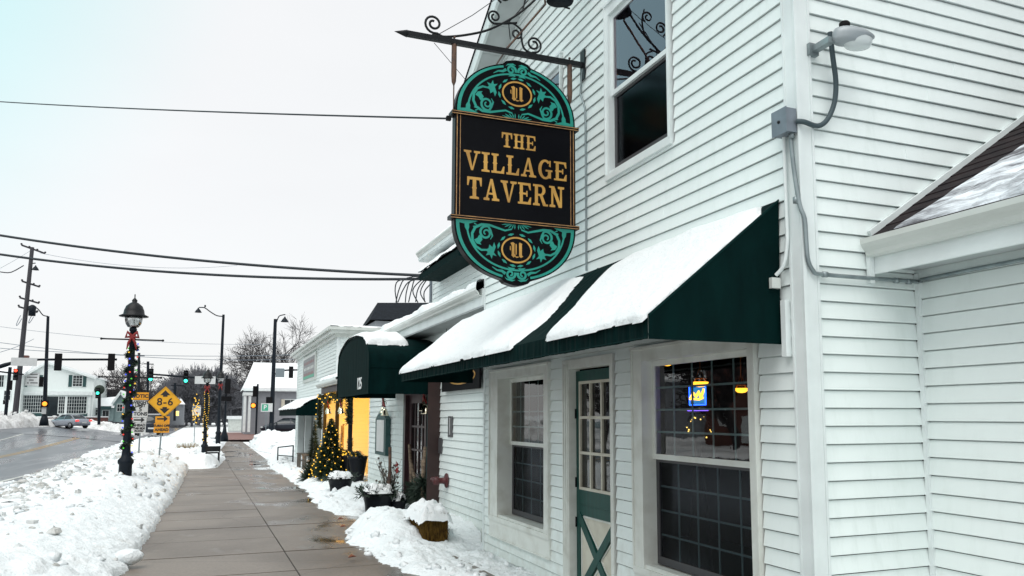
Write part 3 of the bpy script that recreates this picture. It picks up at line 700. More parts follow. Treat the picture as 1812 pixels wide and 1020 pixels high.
# black panel added behind the upper panes, standing for the unlit room's darkness
mb = MB(); mb.box((WX+.20, 4.6, 3.5), (WX+.22, 10, 5.9)); mb.build('upstairs_dark_panel', M_blackm, tav)

# door
d = MB(); X = WX+.055
y0, y1, z0, z1 = DR
st = .075
d.box((X, y0, z0), (X+.045, y0+st, z1-.02)); d.box((X, y1-st, z0), (X+.045, y1, z1-.02))
d.box((X+.0005, y0+st, 1.95+.10), (X+.0445, y1-st, z1-.02))
d.box((X+.0005, y0+st, .70), (X+.0445, y1-st, .955)); d.box((X+.0005, y0+st, z0), (X+.0445, y1-st, -.08))
d.box((X-.004, y0+st, .79), (X, y1-st, .80))
door = d.build('door', M_greenpaint, tav)
d = MB(); Y0, Y1 = y0+st, y1-st
d.quad((X+.02, Y0, .955), (X+.02, Y1, .955), (X+.02, Y1, 2.05), (X+.02, Y0, 2.05)); d.build('pane', M_glass, door)
d = MB()
for k in range(4): yy = lerp(Y0+.012, Y1-.012, k/3); d.box((X-.004, yy-.014, .955), (X+.0195, yy+.014, 2.05))
for k in range(4): zz = lerp(.967, 2.038, k/3); d.box((X-.003, Y0, zz-.014), (X+.0190, Y1, zz+.014))
d.build('muntins', M_cream, door)
d = MB(); d.box((X+.022, Y0, -.08), (X+.032, Y1, .70)); d.build('panel', M_cream, door)
d = MB(); za, zb = -.08, .70
d.bar((X+.008, Y0-.02, za), (X+.008, Y1+.02, zb), .028, .085, (0, 1, -1)); d.bar((X+.006, Y1+.02, za), (X+.006, Y0-.02, zb), .028, .085, (0, 1, 1))
d.build('cross_brace', M_greenpaint, door)
d = MB()   # bead moulding round the four cream triangles
for (p, q) in (((Y0+.06, zb-.012), (Y1-.06, zb-.012)), ((Y0+.012, za+.12), (Y0+.012, zb-.12)), ((Y1-.012, za+.12), (Y1-.012, zb-.12))):
    d.bar((X+.018, p[0], p[1]), (X+.018, q[0], q[1]), .012, .02, (0, 0, 1) if p[1] == q[1] else (0, 1, 0))
cy_, cz_ = (Y0+Y1)/2, (za+zb)/2
for sy in (-1, 1):
    for sz in (-1, 1):
        h = Vector((X+.018, cy_+sy*.05, cz_+sz*.12)); d.bar((X+.018, cy_+sy*.0, cz_+sz*.10), (X+.018, cy_+sy*((Y1-Y0)/2-.06), zb-.012 if sz > 0 else za+.012), .012, .016, (1, 0, 0))
        d.bar((X+.018, cy_+sy*.065, cz_+sz*0.0), (X+.018, cy_+sy*((Y1-Y0)/2-.012), cz_+sz*.27), .012, .016, (1, 0, 0))
d.build('panel_moulding', M_trimw, door)
for zz in (-.02, .62, 1.02, 1.72):
    d = MB(); d.box((X-.016, y1-.015, zz-.05), (X-.001, y1+.030, zz+.05)); d.tube([(X-.018, y1+.008, zz-.055), (X-.018, y1+.008, zz+.055)], .008, 8); d.build('hinge', M_black, door)
d = MB(); d.lathe([(.0, -.045), (.022, -.04), (.026, -.025), (.012, -.015), (.010, 0)], (X, y0+.05, .80), 14, 'X'); d.box((X-.004, y0+.03, .72), (X-.0005, y0+.07, .86)); d.build('door_knob', M_black, door)
# door casing (part): fluted pilasters
d = MB()
d.box((WX-.03, y1, -.25), (WX+.02, y1+.165, z1+.10)); d.box((WX-.03, y0-.06, -.25), (WX+.02, y0, z1+.10)); d.box((WX-.029, y0, z1), (WX+.02, y1, z1+.10))
for k in range(3): d.box((WX-.040, y1+.02+k*.05, -.25), (WX-.0305, y1+.042+k*.05, z1+.05))
d.box((WX+.0205, y1, -.25), (WX+.10, y1+.02, z1)); d.box((WX+.0205, y0-.02, -.25), (WX+.10, y0, z1)); d.box((WX+.0205, y0-.02, z1+.0005), (WX+.1, y1+.02, z1+.02))
d.build('door_casing', M_trimw, tav)

# interior room
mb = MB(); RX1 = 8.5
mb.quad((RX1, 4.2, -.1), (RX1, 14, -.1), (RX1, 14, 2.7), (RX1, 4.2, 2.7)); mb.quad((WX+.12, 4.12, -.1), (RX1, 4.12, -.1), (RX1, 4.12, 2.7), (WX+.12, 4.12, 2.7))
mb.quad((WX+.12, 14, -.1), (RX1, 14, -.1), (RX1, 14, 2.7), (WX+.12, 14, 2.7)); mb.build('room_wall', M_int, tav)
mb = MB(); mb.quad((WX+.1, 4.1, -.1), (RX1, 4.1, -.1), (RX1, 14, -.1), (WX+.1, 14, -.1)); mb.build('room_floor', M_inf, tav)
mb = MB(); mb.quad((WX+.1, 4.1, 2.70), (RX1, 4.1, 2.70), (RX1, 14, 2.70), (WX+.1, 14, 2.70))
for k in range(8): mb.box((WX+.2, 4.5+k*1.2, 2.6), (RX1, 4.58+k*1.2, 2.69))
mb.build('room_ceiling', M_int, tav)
# tables, bar and shelf of bottles inside
t = T('bar_counter', 'dark wooden bar counter deep inside behind the large window', 'bar counter', (7.2, 9.5, -.1))
mb = MB(); mb.box((7.0, 7.5, -.1), (7.5, 12.5, .95)); mb.build('front', M_inf, t); mb = MB(); mb.box((6.9, 7.4, .951), (7.6, 12.6, 1.0)); mb.build('counter_top', M_inf, t)

def pendant(x, y, z, s, label):
    t = T('pendant_lamp', label, 'lamp', (x, y, 2.7), group='amber pendant lamps seen through the window')
    b = MB(); b.lathe([(0, -.10*s), (.10*s, -.085*s), (.17*s, -.03*s), (.19*s, .02*s), (.17*s, .025*s)], (x, y, z), 20); b.build('lamp_bowl', E_lamp, t)
    c = MB(); c.lathe([(.0, .15*s), (.05*s, .14*s), (.16*s, .10*s), (.165*s, .095*s)], (x, y, z), 20)
    for k in range(3):
        a = k*2.1; c.tube([(x+.15*s*math.cos(a), y+.15*s*math.sin(a), z+.02*s), (x+.03*s*math.cos(a), y+.03*s*math.sin(a), z+.3*s), (x, y, z+.34*s)], .006, 6)
    c.tube([(x, y, z+.33*s), (x, y, 2.7)], .008, 6); c.build('chain_frame', M_copper, t)
    l = bpy.data.lights.new('lamp_light', 'POINT'); l.energy = 1.3; l.color = (1, .55, .2); l.shadow_soft_size = .1
    o = bpy.data.objects.new('lamp_light', l); col.objects.link(o); o.parent = t; o.location = Vector((x, y, z-.2))-Vector((x, y, 2.7))
p = AX(1181, 643, 5.2); pendant(p.x, p.y, p.z, .36, 'small amber pendant lamp in the top left corner of the large window')
p = AX(1239, 678, 4.9); pendant(p.x, p.y, p.z, .47, 'amber pendant lamp directly above the blue neon sign')
p = AX(1312, 689, 5.4); pendant(p.x, p.y, p.z, .42, 'amber pendant lamp at the right edge of the large window')
# neon sign
q = AX(1234, 700, 3.78)
t = T('neon_sign', 'blue framed neon beer sign hung inside the large window', 'neon sign', (q.x, q.y, q.z))
a, b = .118, .078
conv = lambda u, v: (q.x, q.y-u, q.z+v)
mb = MB(); mb.tube([conv(-a, -b), conv(a, -b), conv(a, b), conv(-a, b), conv(-a, -b)], .007, 6); mb.build('frame_tube', E_neonb, t)
mb = MB(); mb.tube([conv(-a-.03, -b-.045), conv(a+.03, -b-.045)], .007, 6); mb.build('underline_tube', E_neonv, t)
mb = MB(); mb.box((q.x+.012, q.y-a+.01, q.z-b+.01), (q.x+.016, q.y+a-.01, q.z+b-.01)); mb.build('backing', E_cyan, t)
mb = MB(); mb.tube([conv(-.11, -.03), conv(-.06, .02), conv(-.02, -.01), conv(.02, .03), conv(.05, -.02), conv(.10, .05)], .013, 6)
mb.tube([conv(-.05, -.03), conv(.02, -.035), conv(.08, -.02)], .010, 6); mb.build('figure_tube', E_neony, t)
# small lit tree ornament on the sill
q2 = AX(1234, 750, 4.3)
t = T('table_tree', 'small tabletop tree of amber lights seen under the neon sign', 'christmas tree', (q2.x, q2.y, q2.z-.2))
mb = MB(); mb.lathe([(.16, -.16), (.10, -.03), (.12, -.03), (.05, .08), (.0, .16)], q2, 10); mb.build('foliage', M_needled, t)
mb = MB()
for k in range(26):
    h = rnd.uniform(-.15, .14); rr = .15*(1-(h+.16)/.34)+.01; aa = rnd.uniform(0, 6.28); mb.ball((q2.x+rr*math.cos(aa), q2.y+rr*math.sin(aa), q2.z+h), .008, 6, 4)
mb.build('light_string', E_warm, t)
mb = MB(); mb.tube([(q2.x, q2.y, q2.z-.16), (q2.x, q2.y, -.1)], [.03, .15], 8); mb.build('stand', M_inf, t)

# ------------------------------------------------------------------ main awning
AT, AB, AF, AV = 3.135, 2.31, 2.47, 2.165    # wall top, front fold, front X, valance bottom
YA, YB = 4.25, 11.0
WXa = WX-.016
def aw_front_x(y): return AF+.02+.012*math.sin(y*37)*.3
mb = MB()
# sloped sheet with slight sag
ny, ns = 60, 14
vs = []; fs = []
for i in range(ny+1):
    y = lerp(YA, YB, i/ny)
    for k in range(ns+1):
        s = k/ns; sag = -.012*math.sin(math.pi*s)*abs(math.sin(math.pi*(y-YA)/1.35))
        vs.append((lerp(WXa, AF, s), y, lerp(AT, AB, s)+sag))
for i in range(ny):
    for k in range(ns): fs.append((i*(ns+1)+k, i*(ns+1)+k+1, (i+1)*(ns+1)+k+1, (i+1)*(ns+1)+k))
mb.add(vs, fs, True)
awn = mb.build('awning', M_green, tav, label='long dark green shed awning over the windows and the green door')
mb = MB(); vs = []; fs = []; n = 420
for i in range(n+1):
    y = lerp(YA, YB, i/n); wv = .004*math.sin(y*31+2*math.sin(y*7))+.003*math.sin(y*77)
    for k, z in enumerate((AB, (AB*.6+AV*.4), AV+.002*math.sin(y*9))):
        vs.append((AF-.002+wv*(k/2), y, z))
for i in range(n):
    for k in range(2): fs.append((i*3+k, i*3+k+1, i*3+k+4, i*3+k+3))
mb.add(vs, fs, True); mb.build('valance', M_green, awn)
mb = MB()
for yy in (YA, YB):
    mb = MB()
    # side cheek with a scallop cut where the pale pipe passes behind
    mb.add([(WXa, yy, AT), (AF, yy, AB), (AF, yy, AV), (WX, yy, AV), (WX, yy, AV+.28), (WX-.03, yy, AV+.30), (WXa-.01, yy, AV+.55)], [(0, 1, 2, 3, 4, 5, 6)])
    mb.build('side_panel', M_green, awn)
mb = MB()
for k in range(1, 5):
    yy = lerp(YA, YB, k/5); mb.bar((WXa+.0, yy, AT+.003), (AF, yy, AB+.003), .02, .004, (0, 0, 1)); mb.box((AF-.008, yy-.008, AV+.01), (AF-.003, yy+.008, AB))
mb.bar((WXa, YA-.002, AT), (AF, YA-.002, AB), .006, .014, (0, 0, 1)); mb.bar((AF-.004, YA, AV+.012), (AF-.004, YB, AV+.012), .004, .006)
mb.build('seam', M_greenseam, awn)
mb = MB()
for yy in [YA+.03+k*(YB-YA-.06)/5 for k in range(6)]:
    mb.tube([(WX-.02, yy, AT-.03), (AF+.03, yy, AB-.03), (AF+.03, yy, AV+.04)], .011, 6)
mb.tube([(AF+.02, YA+.02, AV+.03), (AF+.02, YB-.02, AV+.03)], .011, 6); mb.build('frame_tubing', M_galv, awn)
sl = Vector((AF-WXa, 0, AB-AT)); SL = sl.length; sl.normalize(); nn = Vector((-sl.z, 0, sl.x)); nn = nn if nn.z > 0 else -nn
def aconv(u, v, h): return Vector((WXa, max(u, YA+.006-.0*h), AT)) + sl*v + nn*h
def poly_mask(pts):
    P_ = [Vector((a, b)) for a, b in pts]
    def f(u, v):
        p = Vector((u, v)); inside = False; dmin = 9
        for a, b in zip(P_, P_[1:]+P_[:1]):
            if (a.y > v) != (b.y > v) and u < (b.x-a.x)*(v-a.y)/(b.y-a.y)+a.x: inside = not inside
            ab = b-a; t = max(0, min(1, (p-a).dot(ab)/ab.length_squared)); dmin = min(dmin, (p-a-ab*t).length)
        return dmin if inside else -dmin
    return f
mb = MB()
pm = poly_mask([(4.27, .18), (4.42, .03), (5.2, -.03), (6.1, .0), (6.40, .16), (6.28, .5), (6.02, .9), (5.82, SL+.03), (4.25, SL+.04), (4.245, .7)])
snow_sheet(mb, aconv, 4.2, 6.6, -.05, SL+.06, .018, .018, pm, .042, .10, 1.3, .5, 2.0)
mb.build('snow', M_snow, awn)
mb = MB()
pm2 = poly_mask([(7.15, .10), (7.6, .02), (8.6, .05), (9.4, -.02), (10.4, .05), (11.0, .1), (11.02, SL+.04), (6.6, SL+.04), (6.55, .95), (6.75, .6)])
snow_sheet(mb, aconv, 6.4, 11.06, -.05, SL+.05, .024, .022, pm2, .047, .10, 1.5, .5, 7.0)
mb.build('snow', M_snow, awn)

# ------------------------------------------------------------------ low wing on the left (recessed): wall, soffit, gutter, snowy roof
LEND = 20.75
D2 = (14.85, 16.70, -.4, 2.22)
mb = MB(); siding(mb, wallX(LX), SEAM+.02, LEND-.05, -.5, 3.25, e=.127, opens=[(D2[0]-.14, D2[1]+.14, -.6, D2[3]+.1)], phase=.02); mb.build('low_wing_siding', M_sid, tav)
mb = MB(); mb.box((LX-.024, LEND-.05, -.5), (LX+.03, LEND+.005, 3.2)); mb.box((LX-.02, LEND+.0055, -.5), (LX+2, LEND+.02, 3.2))
mb.box((LX-.022, SEAM+1.05, -.4), (LX-.0135, SEAM+1.08, 2.3)); mb.build('corner_board', M_trim, tav)
GX = 3.42
mb = MB(); mb.box((GX+.05, SEAM+.02, 3.20), (LX+.02, LEND+.35, 3.22)); mb.build('soffit', M_soffit, tav)
mb = MB(); mb.box((GX+.04, SEAM+.02, 3.2205), (GX+.075, LEND+.36, 3.46)); mb.build('fascia', M_trim, tav)
def gutter(name, x, ya, yb, z, m, parent, dirx=-1, k=.13):
    prof = [(0, 0), (-.04, 0), (-.055, .012), (-.062, .035), (-.085, .06), (-.10, .085), (-.10, .12), (-.092, .12), (-.092, .088), (-.052, .05), (-.04, .01), (0, .01)]
    q = MB(); vs = []
    for yy in (ya, yb):
        vs += [(x+(-dirx)*p[0]*1.0, yy, z+p[1]) for p in prof]
    n_ = len(prof); fs = [(i, (i+1) % n_, n_+(i+1) % n_, n_+i) for i in range(n_)] + [tuple(range(n_-1, -1, -1)), tuple(range(n_, 2*n_))]
    q.add(vs, fs); return q.build(name, m, parent)
gutter('gutter', GX+.04, SEAM+.03, LEND+.38, 3.35, M_gutter, tav)
mb = MB(); mb.add([(GX+.03, SEAM+.02, 3.47), (GX+.03, LEND+.36, 3.47), (8.5, LEND+.36, 5.3), (8.5, SEAM+.02, 5.3)], [(0, 1, 2, 3)]); mb.build('low_roof', M_slate, tav)
mb = MB(); s2 = Vector((8.5-GX, 0, 5.3-3.47)).normalized(); n2 = Vector((-s2.z, 0, s2.x))
pm = poly_mask([(SEAM-.6, -.08), (14, -.08), (LEND+.4, -.02), (LEND+.4, 3.5), (SEAM-.6, 3.5)])
snow_sheet(mb, lambda u, v, h: Vector((GX+.03, u, 3.475))+s2*v+n2*h, SEAM+.03, LEND+.42, -.1, 3.5, .05, .06, pm, lambda u, v: .10+.05*fbm(u*1.2, v, 3), .06, 2, .5, 4)
mb.build('roof_snow', M_snow, tav)

# upper rear storey above the low wing with its own small awning
UX, UE = 5.3, 20.1
mb = MB(); siding(mb, wallX(UX), SEAM, UE-.04, 4.0, 5.75, e=.127, phase=.0); mb.build('rear_storey_siding', M_sid, tav)
mb = MB(); mb.box((UX-.03, UE-.04, 4.0), (UX+3, UE+.02, 5.8)); mb.build('corner_board', M_trim, tav)
mb = MB(); mb.box((UX-.28, SEAM, 5.74), (UX+3.2, UE+.45, 5.77)); mb.box((UX-.30, SEAM, 5.7705), (UX-.27, UE+.47, 5.95)); mb.box((UX-.27, UE+.44, 5.7705), (UX+3.2, UE+.47, 5.95)); mb.build('rear_eave', M_trim, tav)
gutter('gutter', UX-.27, SEAM, UE+.47, 5.86, M_gutter, tav)
mb = MB(); mb.add([(UX-.3, SEAM, 5.97), (UX-.3, UE+.47, 5.97), (9, UE+.47, 7.6), (9, SEAM, 7.6)], [(0, 1, 2, 3)]); mb.build('rear_roof', M_slate, tav)
mb = MB(); snow_sheet(mb, lambda u, v, h: Vector((UX-.3+v*.9, u, 5.975+v*.42+h)), SEAM, UE+.45, 0, 2.5, .08, .1, lambda u, v: min(v+.01, UE+.45-u), .12, .1, 1, .4, 3); mb.build('roof_snow', M_snow, tav)
bx0, ya_, yb_ = UX-.55, 16.0, 19.4
mb = MB(); mb.add([(UX-.01, ya_, 5.68), (UX-.01, yb_, 5.68), (bx0, yb_, 5.2), (bx0, ya_, 5.2), (bx0, ya_, 5.05), (bx0, yb_, 5.05), (UX-.01, ya_, 5.05), (UX-.01, yb_, 5.05)], [(0, 1, 2, 3), (3, 2, 5, 4), (0, 3, 4, 6), (1, 7, 5, 2), (4, 5, 7, 6)])
aw2 = mb.build('awning', M_green, tav, label='small dark green awning high under the rear eave')
mb = MB(); s3 = Vector((bx0-UX, 0, -.48)).normalized(); n3 = Vector((-s3.z, 0, s3.x)); n3 = n3 if n3.z > 0 else -n3
snow_sheet(mb, lambda u, v, h: Vector((UX-.01, u, 5.68))+s3*v+n3*h, ya_, yb_, 0, .72, .04, .04, poly_mask([(ya_, .06), (yb_, .1), (yb_+.02, .76), (ya_-.02, .76)]), .07, .06, 2, .4, 9); mb.build('snow', M_snow, aw2)

# maroon entrance door
mb = MB(); y0, y1, z0, z1 = D2
Xd = LX+.03
mb.box((Xd, y0+.12, z0), (Xd+.05, y0+.32, z1-.1)); mb.box((Xd, y1-.32, z0), (Xd+.05, y1-.12, z1-.1)); mb.box((Xd+.001, y0+.32, 1.95), (Xd+.049, y1-.32, z1-.1)); mb.box((Xd+.001, y0+.32, z0), (Xd+.049, y1-.32, .55))
d2 = mb.build('door', M_maroon, tav, label='maroon entrance door with a tall divided glass')
mb = MB(); mb.quad((Xd+.03, y0+.32, .55), (Xd+.03, y1-.32, .55), (Xd+.03, y1-.32, 1.95), (Xd+.03, y0+.32, 1.95)); mb.build('pane', M_glass, d2)
mb = MB()
for k in range(1, 4): yy = lerp(y0+.32, y1-.32, k/4); mb.box((Xd+.008, yy-.02, .55), (Xd+.028, yy+.02, 1.95))
for k in range(1, 3): zz = lerp(.55, 1.95, k/3); mb.box((Xd+.009, y0+.32, zz-.02), (Xd+.027, y1-.32, zz+.02))
mb.build('muntins', M_maroon, d2)
mb = MB(); mb.box((LX-.05, y0, z0), (LX+.06, y0+.12, z1)); mb.box((LX-.05, y1-.12, z0), (LX+.06, y1, z1)); mb.box((LX-.049, y0+.12, z1-.1), (LX+.06, y1-.12, z1)); mb.build('frame', M_maroon, d2)
mb = MB(); mb.box((LX-.035, y0-.13, z0), (LX+.0, y0-.002, z1+.06)); mb.build('shutter_board', M_shutter, d2); mb = MB(); mb.box((LX-.035, y1+.002, z0), (LX+.0, y1+.13, z1+.06)); mb.build('shutter_board', M_shutter, d2)
mb = MB(); mb.box((LX+.12, y0, -.4), (LX+.14, y1, 2.3)); mb.build('dark_vestibule', M_int, tav)

# barrel canopy with the house number
CXF, CA, CB = 2.58, 14.04, 17.70; cyc = (CA+CB)/2; hw = (CB-CA)/2; SPR, CAP, CBOT = 2.66, 3.20, 2.08
def arch(t):   # t 0..1 from near spring to far spring
    a = math.pi*t; return (cyc - hw*math.cos(a), SPR + (CAP-SPR)*math.sin(a)**.8)
prof = [(CA, CBOT), (CA, SPR)] + [arch(k/22) for k in range(1, 22)] + [(CB, SPR), (CB, CBOT)]
mb = MB(); vs = [(x, p[0], p[1]) for x in (CXF, 3.2, LX-.014) for p in prof]; n = len(prof)
mb.add(vs, [(j*n+i, j*n+i+1, (j+1)*n+i+1, (j+1)*n+i) for j in range(2) for i in range(n-1)], True)
can = mb.build('canopy', M_green, tav, label='dark green barrel-vaulted entrance canopy with snow on its crown')
mb = MB(); mb.add([(CXF-.001, p[0], p[1]) for p in prof], [tuple(range(n))]); mb.build('end_panel', M_green, can)
mb = MB(); mb.tube([(CXF-.004, p[0], p[1]) for p in prof], .012, 6); mb.tube([(CXF, CA-.004, SPR-.12), (LX-.02, CA-.004, SPR-.12)], .006, 5); mb.build('piping', M_green, can)
text_part('house_number', '125', .30, M_inkw, can, face_street((CXF-.006, CA+.95, CBOT+.20)), sx=1.1, bold=.004)
mb = MB()
def cconv(u, v, h):
    yy, zz = arch(u); a = math.pi*u; return Vector((v, yy-h*math.cos(a)*.6, zz+h))
snow_sheet(mb, cconv, 0.10, .92, CXF-.02, 3.45, .012, .03, lambda u, v: min((u-.16)*3, (.9-u)*3, v-CXF+.03, 3.40-v-.25*(.5-u)), .11, .12, 3, .4, 11)
mb.build('snow', M_snow, can)

# right wing roof, gutter, fascia
GXR = 3.985
zE = 2.83
mb = MB(); mb.add([(GXR+.06, CYR-.016, zE+.05), (GXR+.06, -6, zE+.05), (9.5, -6, zE+.05+.655*(9.5-GXR-.06)), (9.5, CYR-.016, zE+.05+.655*(9.5-GXR-.06))], [(0, 1, 2, 3)])
for k in range(40):   # shingle courses
    x = GXR+.06+k*.125; z = zE+.05+.655*k*.125
    mb.add([(x, CYR-.016, z+.012), (x, -6, z+.012), (x+.135, -6, z+.655*.135+.003), (x+.135, CYR-.016, z+.655*.135+.003), (x, CYR-.016, z), (x, -6, z)], [(0, 1, 2, 3), (0, 4, 5, 1)])
mb.build('wing_roof', M_shingle, tav)
mb = MB(); sw = Vector((1, 0, .655)).normalized(); nw = Vector((-sw.z, 0, sw.x))
def wmask(u, v):   # u = distance from the wall towards the camera, v up the slope
    return min(u-.10-.42*max(0, v-.0)*.55-.10, v-.02)
snow_sheet(mb, lambda u, v, h: Vector((GXR+.06, CYR-.016-u, zE+.062))+sw*v+nw*h, 0, 6, 0, 4, .03, .03, wmask, lambda u, v: .02+.07*smooth((u-.5-.3*v)/1.0), .25, 5, 1.0, 6)
mb.build('roof_snow', M_icy, tav)
mb = MB(); mb.bar((GXR+.05, CYR-.03, zE+.075), (9.5, CYR-.03, zE+.075+.655*(9.5-GXR-.05)), .022, .038); mb.build('wall_flashing', M_trim, tav)
gutter('gutter', GXR+.06, -6, CYR-.035, zE-.09, M_gutter, tav)
mb = MB(); mb.box((GXR+.062, -6, zE-.20), (GXR+.085, CYR-.018, zE+.04)); mb.build('fascia', M_trim, tav)
mb = MB(); mb.box((GXR+.0855, -6, zE-.145), (AXW+.02, CYR-.018, zE-.125)); mb.build('soffit', M_soffit, tav)
mb = MB(); mb.box((GXR+.02, CYR-.05, zE-.26), (GXR+.06, CYR-.02, zE-.02)); mb.build('soffit_bracket', M_trim, tav)
# solid mass behind the walls
mb = MB(); mb.box((3.72, 4.30, 2.72), (12, SEAM-.1, 6.0)); mb.box((LX+.2, SEAM+.1, -.5), (12, LEND-.2, 3.1)); mb.box((UX+.1, SEAM, 3.1), (12, UE-.1, 5.7)); mb.box((AXW+.1, -5.8, -.3), (12, CYR-.1, 2.6))
mb.build('inner_structure', M_blackm, tav)

# ================================================================== HANGING SIGN
SY, SCX = 7.25, 2.725       # plane and centre
sign = T('hanging_sign', 'black and gold tavern sign with teal scrollwork hanging from the iron bracket', 'shop sign', (SCX, SY, 4.1))
BW, ZB, ZT = .635, 3.60, 4.59      # half width, board bottom/top
def sconv(u, v, w): return (SCX+u, SY-w, v)
mb = MB(); mb.box((SCX-BW, SY-.05, ZB), (SCX+BW, SY+.05, ZT)); mb.build('board', M_board, sign)
mb = MB()
for z in (ZB-.018, ZT+.018): mb = MB(); mb.box((SCX-BW-.035, SY-.065, z-.018), (SCX+BW+.035, SY+.065, z+.018)); mb.build('moulding', M_board, sign)
mb = MB()
for z in (ZB-.018, ZT+.018):
    for dz in (-.012, .011): mb.box((SCX-BW-.036, SY-.0668, z+dz-.0035), (SCX+BW+.036, SY-.0652, z+dz+.0035))
for sx in (-1, 1):
    for dx, w in ((.020, .006), (.052, .004)): mb.box((SCX+sx*(BW-dx)-w/2-.001, SY-.0518, ZB), (SCX+sx*(BW-dx)+w/2+.001, SY-.0502, ZT))
mb.build('pinstripe', M_goldl, sign)
# domed top and bottom panels
def dome_outline(sgn, off=0.0):
    pts = []
    for k in range(41):
        a = math.pi*k/40; u = -math.cos(a)*(BW-off); v = (math.sin(a)**.92)*(.565-off)
        pts.append((u, v))
    cap = [(u, v) for u, v in pts if abs(u) > .155]
    left = [p for p in cap if p[0] < 0]; right = [p for p in cap if p[0] > 0]
    top = [(-.15, .555-off), (-.12, .585-off), (-.07, .60-off), (-.02, .612-off), (.02, .612-off), (.07, .60-off), (.12, .585-off), (.15, .555-off)]
    base = ZT+.036 if sgn > 0 else ZB-.036
    return [(u, base+sgn*v) for u, v in left+top+right]
for sgn in (1, -1):
    mb = MB(); mb.prism(dome_outline(sgn), -.048, .048, lambda u, v, w: sconv(u, v, w)); mb.build('dome_panel', M_board, sign)

class Art:
    """flat paint strokes laid on the sign, every stroke a hair above the last"""
    def __init__(s, w0): s.mb = MB(); s.w = w0
    def strip(s, pts, w, tf=lambda p: p):
        if not isinstance(w, (list, tuple)): w = [w]*len(pts)
        s.w += .00004; L = []; Rr = []
        for i, p in enumerate(pts):
            a = Vector(pts[max(0, i-1)]); b = Vector(pts[min(len(pts)-1, i+1)]); d = (b-a)
            if d.length < 1e-9: d = Vector((1, 0))
            d.normalize(); n_ = Vector((-d.y, d.x))*w[i]/2
            L.append(tf(Vector(p)+n_)); Rr.append(tf(Vector(p)-n_))
        vs = [sconv(p[0], p[1], s.w) for p in L+Rr]; n = len(pts)
        s.mb.add(vs, [(i, i+1, n+i+1, n+i) for i in range(n-1)])
    def poly(s, pts, tf=lambda p: p):
        s.w += .00004; s.mb.add([sconv(*tf(Vector(p)), s.w) for p in pts], [tuple(range(len(pts)))])
def spiral(cx, cy, r0, r1, a0, turns, n=26):
    o = []
    for k in range(n):
        t = k/(n-1); a = math.radians(a0)+t*turns*2*math.pi; r = lerp(r0, r1, t**.85); o.append((cx+r*math.cos(a), cy+r*math.sin(a)))
    return o
def taper(n, a, b): return [lerp(a, b, k/(n-1)) for k in range(n)]
def scroll_art(art, sgn):
    base = ZT+.036 if sgn > 0 else ZB-.036
    for mx in (-1, 1):
        tf = lambda p, m=mx: (p[0]*m, base+sgn*p[1])
        # rim bands following the dome
        rim = [(math.cos(a)*(BW-.035), (max(0, math.sin(a))**.92)*(.565-.035)+.01) for a in [math.pi/2*k/26 for k in range(0, 23)]]
        art.strip(rim, taper(len(rim), .034, .022), tf)
        rim2 = [(math.cos(a)*(BW-.125), (max(0, math.sin(a))**.92)*(.565-.115)+.01) for a in [math.pi/2*k/26 for k in range(0, 27)]]
        art.strip(rim2, [.045 if k < 3 else .018 for k in range(len(rim2))], tf)
        art.poly([(BW-.02, .004), (BW-.02, .03), (BW-.13, .045), (BW-.21, .018), (BW-.24, .004)], tf)
        art.strip([(BW-.20, .03), (BW-.24, .05), (BW-.19, .065)], .014, tf)
        # twin curls of the crest
        sp = spiral(.062, .50, .052, .012, 200, -1.35, 22); art.strip(sp, taper(22, .026, .016), tf)
        art.strip([(.115, .50), (.15, .475), (.20, .47), (.25, .44)], [.03, .026, .016, .006], tf)
        art.poly([(.01, .555), (.045, .572), (.10, .56), (.125, .53), (.10, .545), (.05, .553)], tf)
        # the great side scroll
        big = [(.05, .055), (.12, .075), (.20, .055), (.28, .035), (.36, .035), (.425, .07), (.455, .13), (.45, .20), (.415, .255), (.36, .285), (.30, .28), (.26, .25)]
        fine = []
        for i in range(len(big)-1):
            for k in range(4): fine.append(tuple(lerp(Vector(big[i]), Vector(big[i+1]), k/4)))
        fine.append(big[-1])
        art.strip(fine, [.014+.012*math.sin(math.pi*k/(len(fine)-1)) for k in range(len(fine))], tf)
        sp = spiral(.315, .115, .072, .014, 250, 1.5, 26); art.strip(sp, taper(26, .026, .013), tf)
        art.strip([(.29, .05), (.27, .09), (.25, .14), (.27, .175)], [.02, .024, .016, .006], tf)
        # leaf on the scroll's tail
        art.poly([(.36, .15), (.35, .185), (.375, .215), (.36, .235), (.41, .225), (.435, .19), (.40, .17), (.385, .14)], tf)
        # spiky acanthus beside the oval
        art.poly([(.215, .245), (.235, .30), (.205, .335), (.245, .325), (.255, .365), (.275, .325), (.315, .335), (.295, .30), (.335, .275), (.29, .27), (.28, .225), (.25, .25), (.232, .20)], tf)
        # palmette under the oval
        for k, (x0, x1, h) in enumerate(((.03, .02, .055), (.05, .05, .055), (.07, .085, .05), (.09, .125, .04), (.105, .155, .02))):
            art.strip([(x0*.6, .004), (lerp(x0*.6, x1, .6), h*.6), (x1, h)], [.004, .013, .003], tf)
        # laurel dashes round the oval
        for k in range(6):
            a = math.radians(-72+k*30); cx_, cz_ = .0, .26
            p = Vector((cx_+.190*math.cos(a), cz_+.158*math.sin(a))); d = Vector((-math.sin(a)*.19, math.cos(a)*.158)).normalized()
            art.strip([tuple(p-d*.030), tuple(p), tuple(p+d*.034)], [.006, .026, .003], tf)
        art.poly([(.015, .437), (.03, .455), (.07, .452), (.095, .43), (.05, .437)], tf)
for sg_ in (1, -1):
    art = Art(.0490); scroll_art(art, sg_); art.mb.build('teal_scrollwork', M_teal, sign)
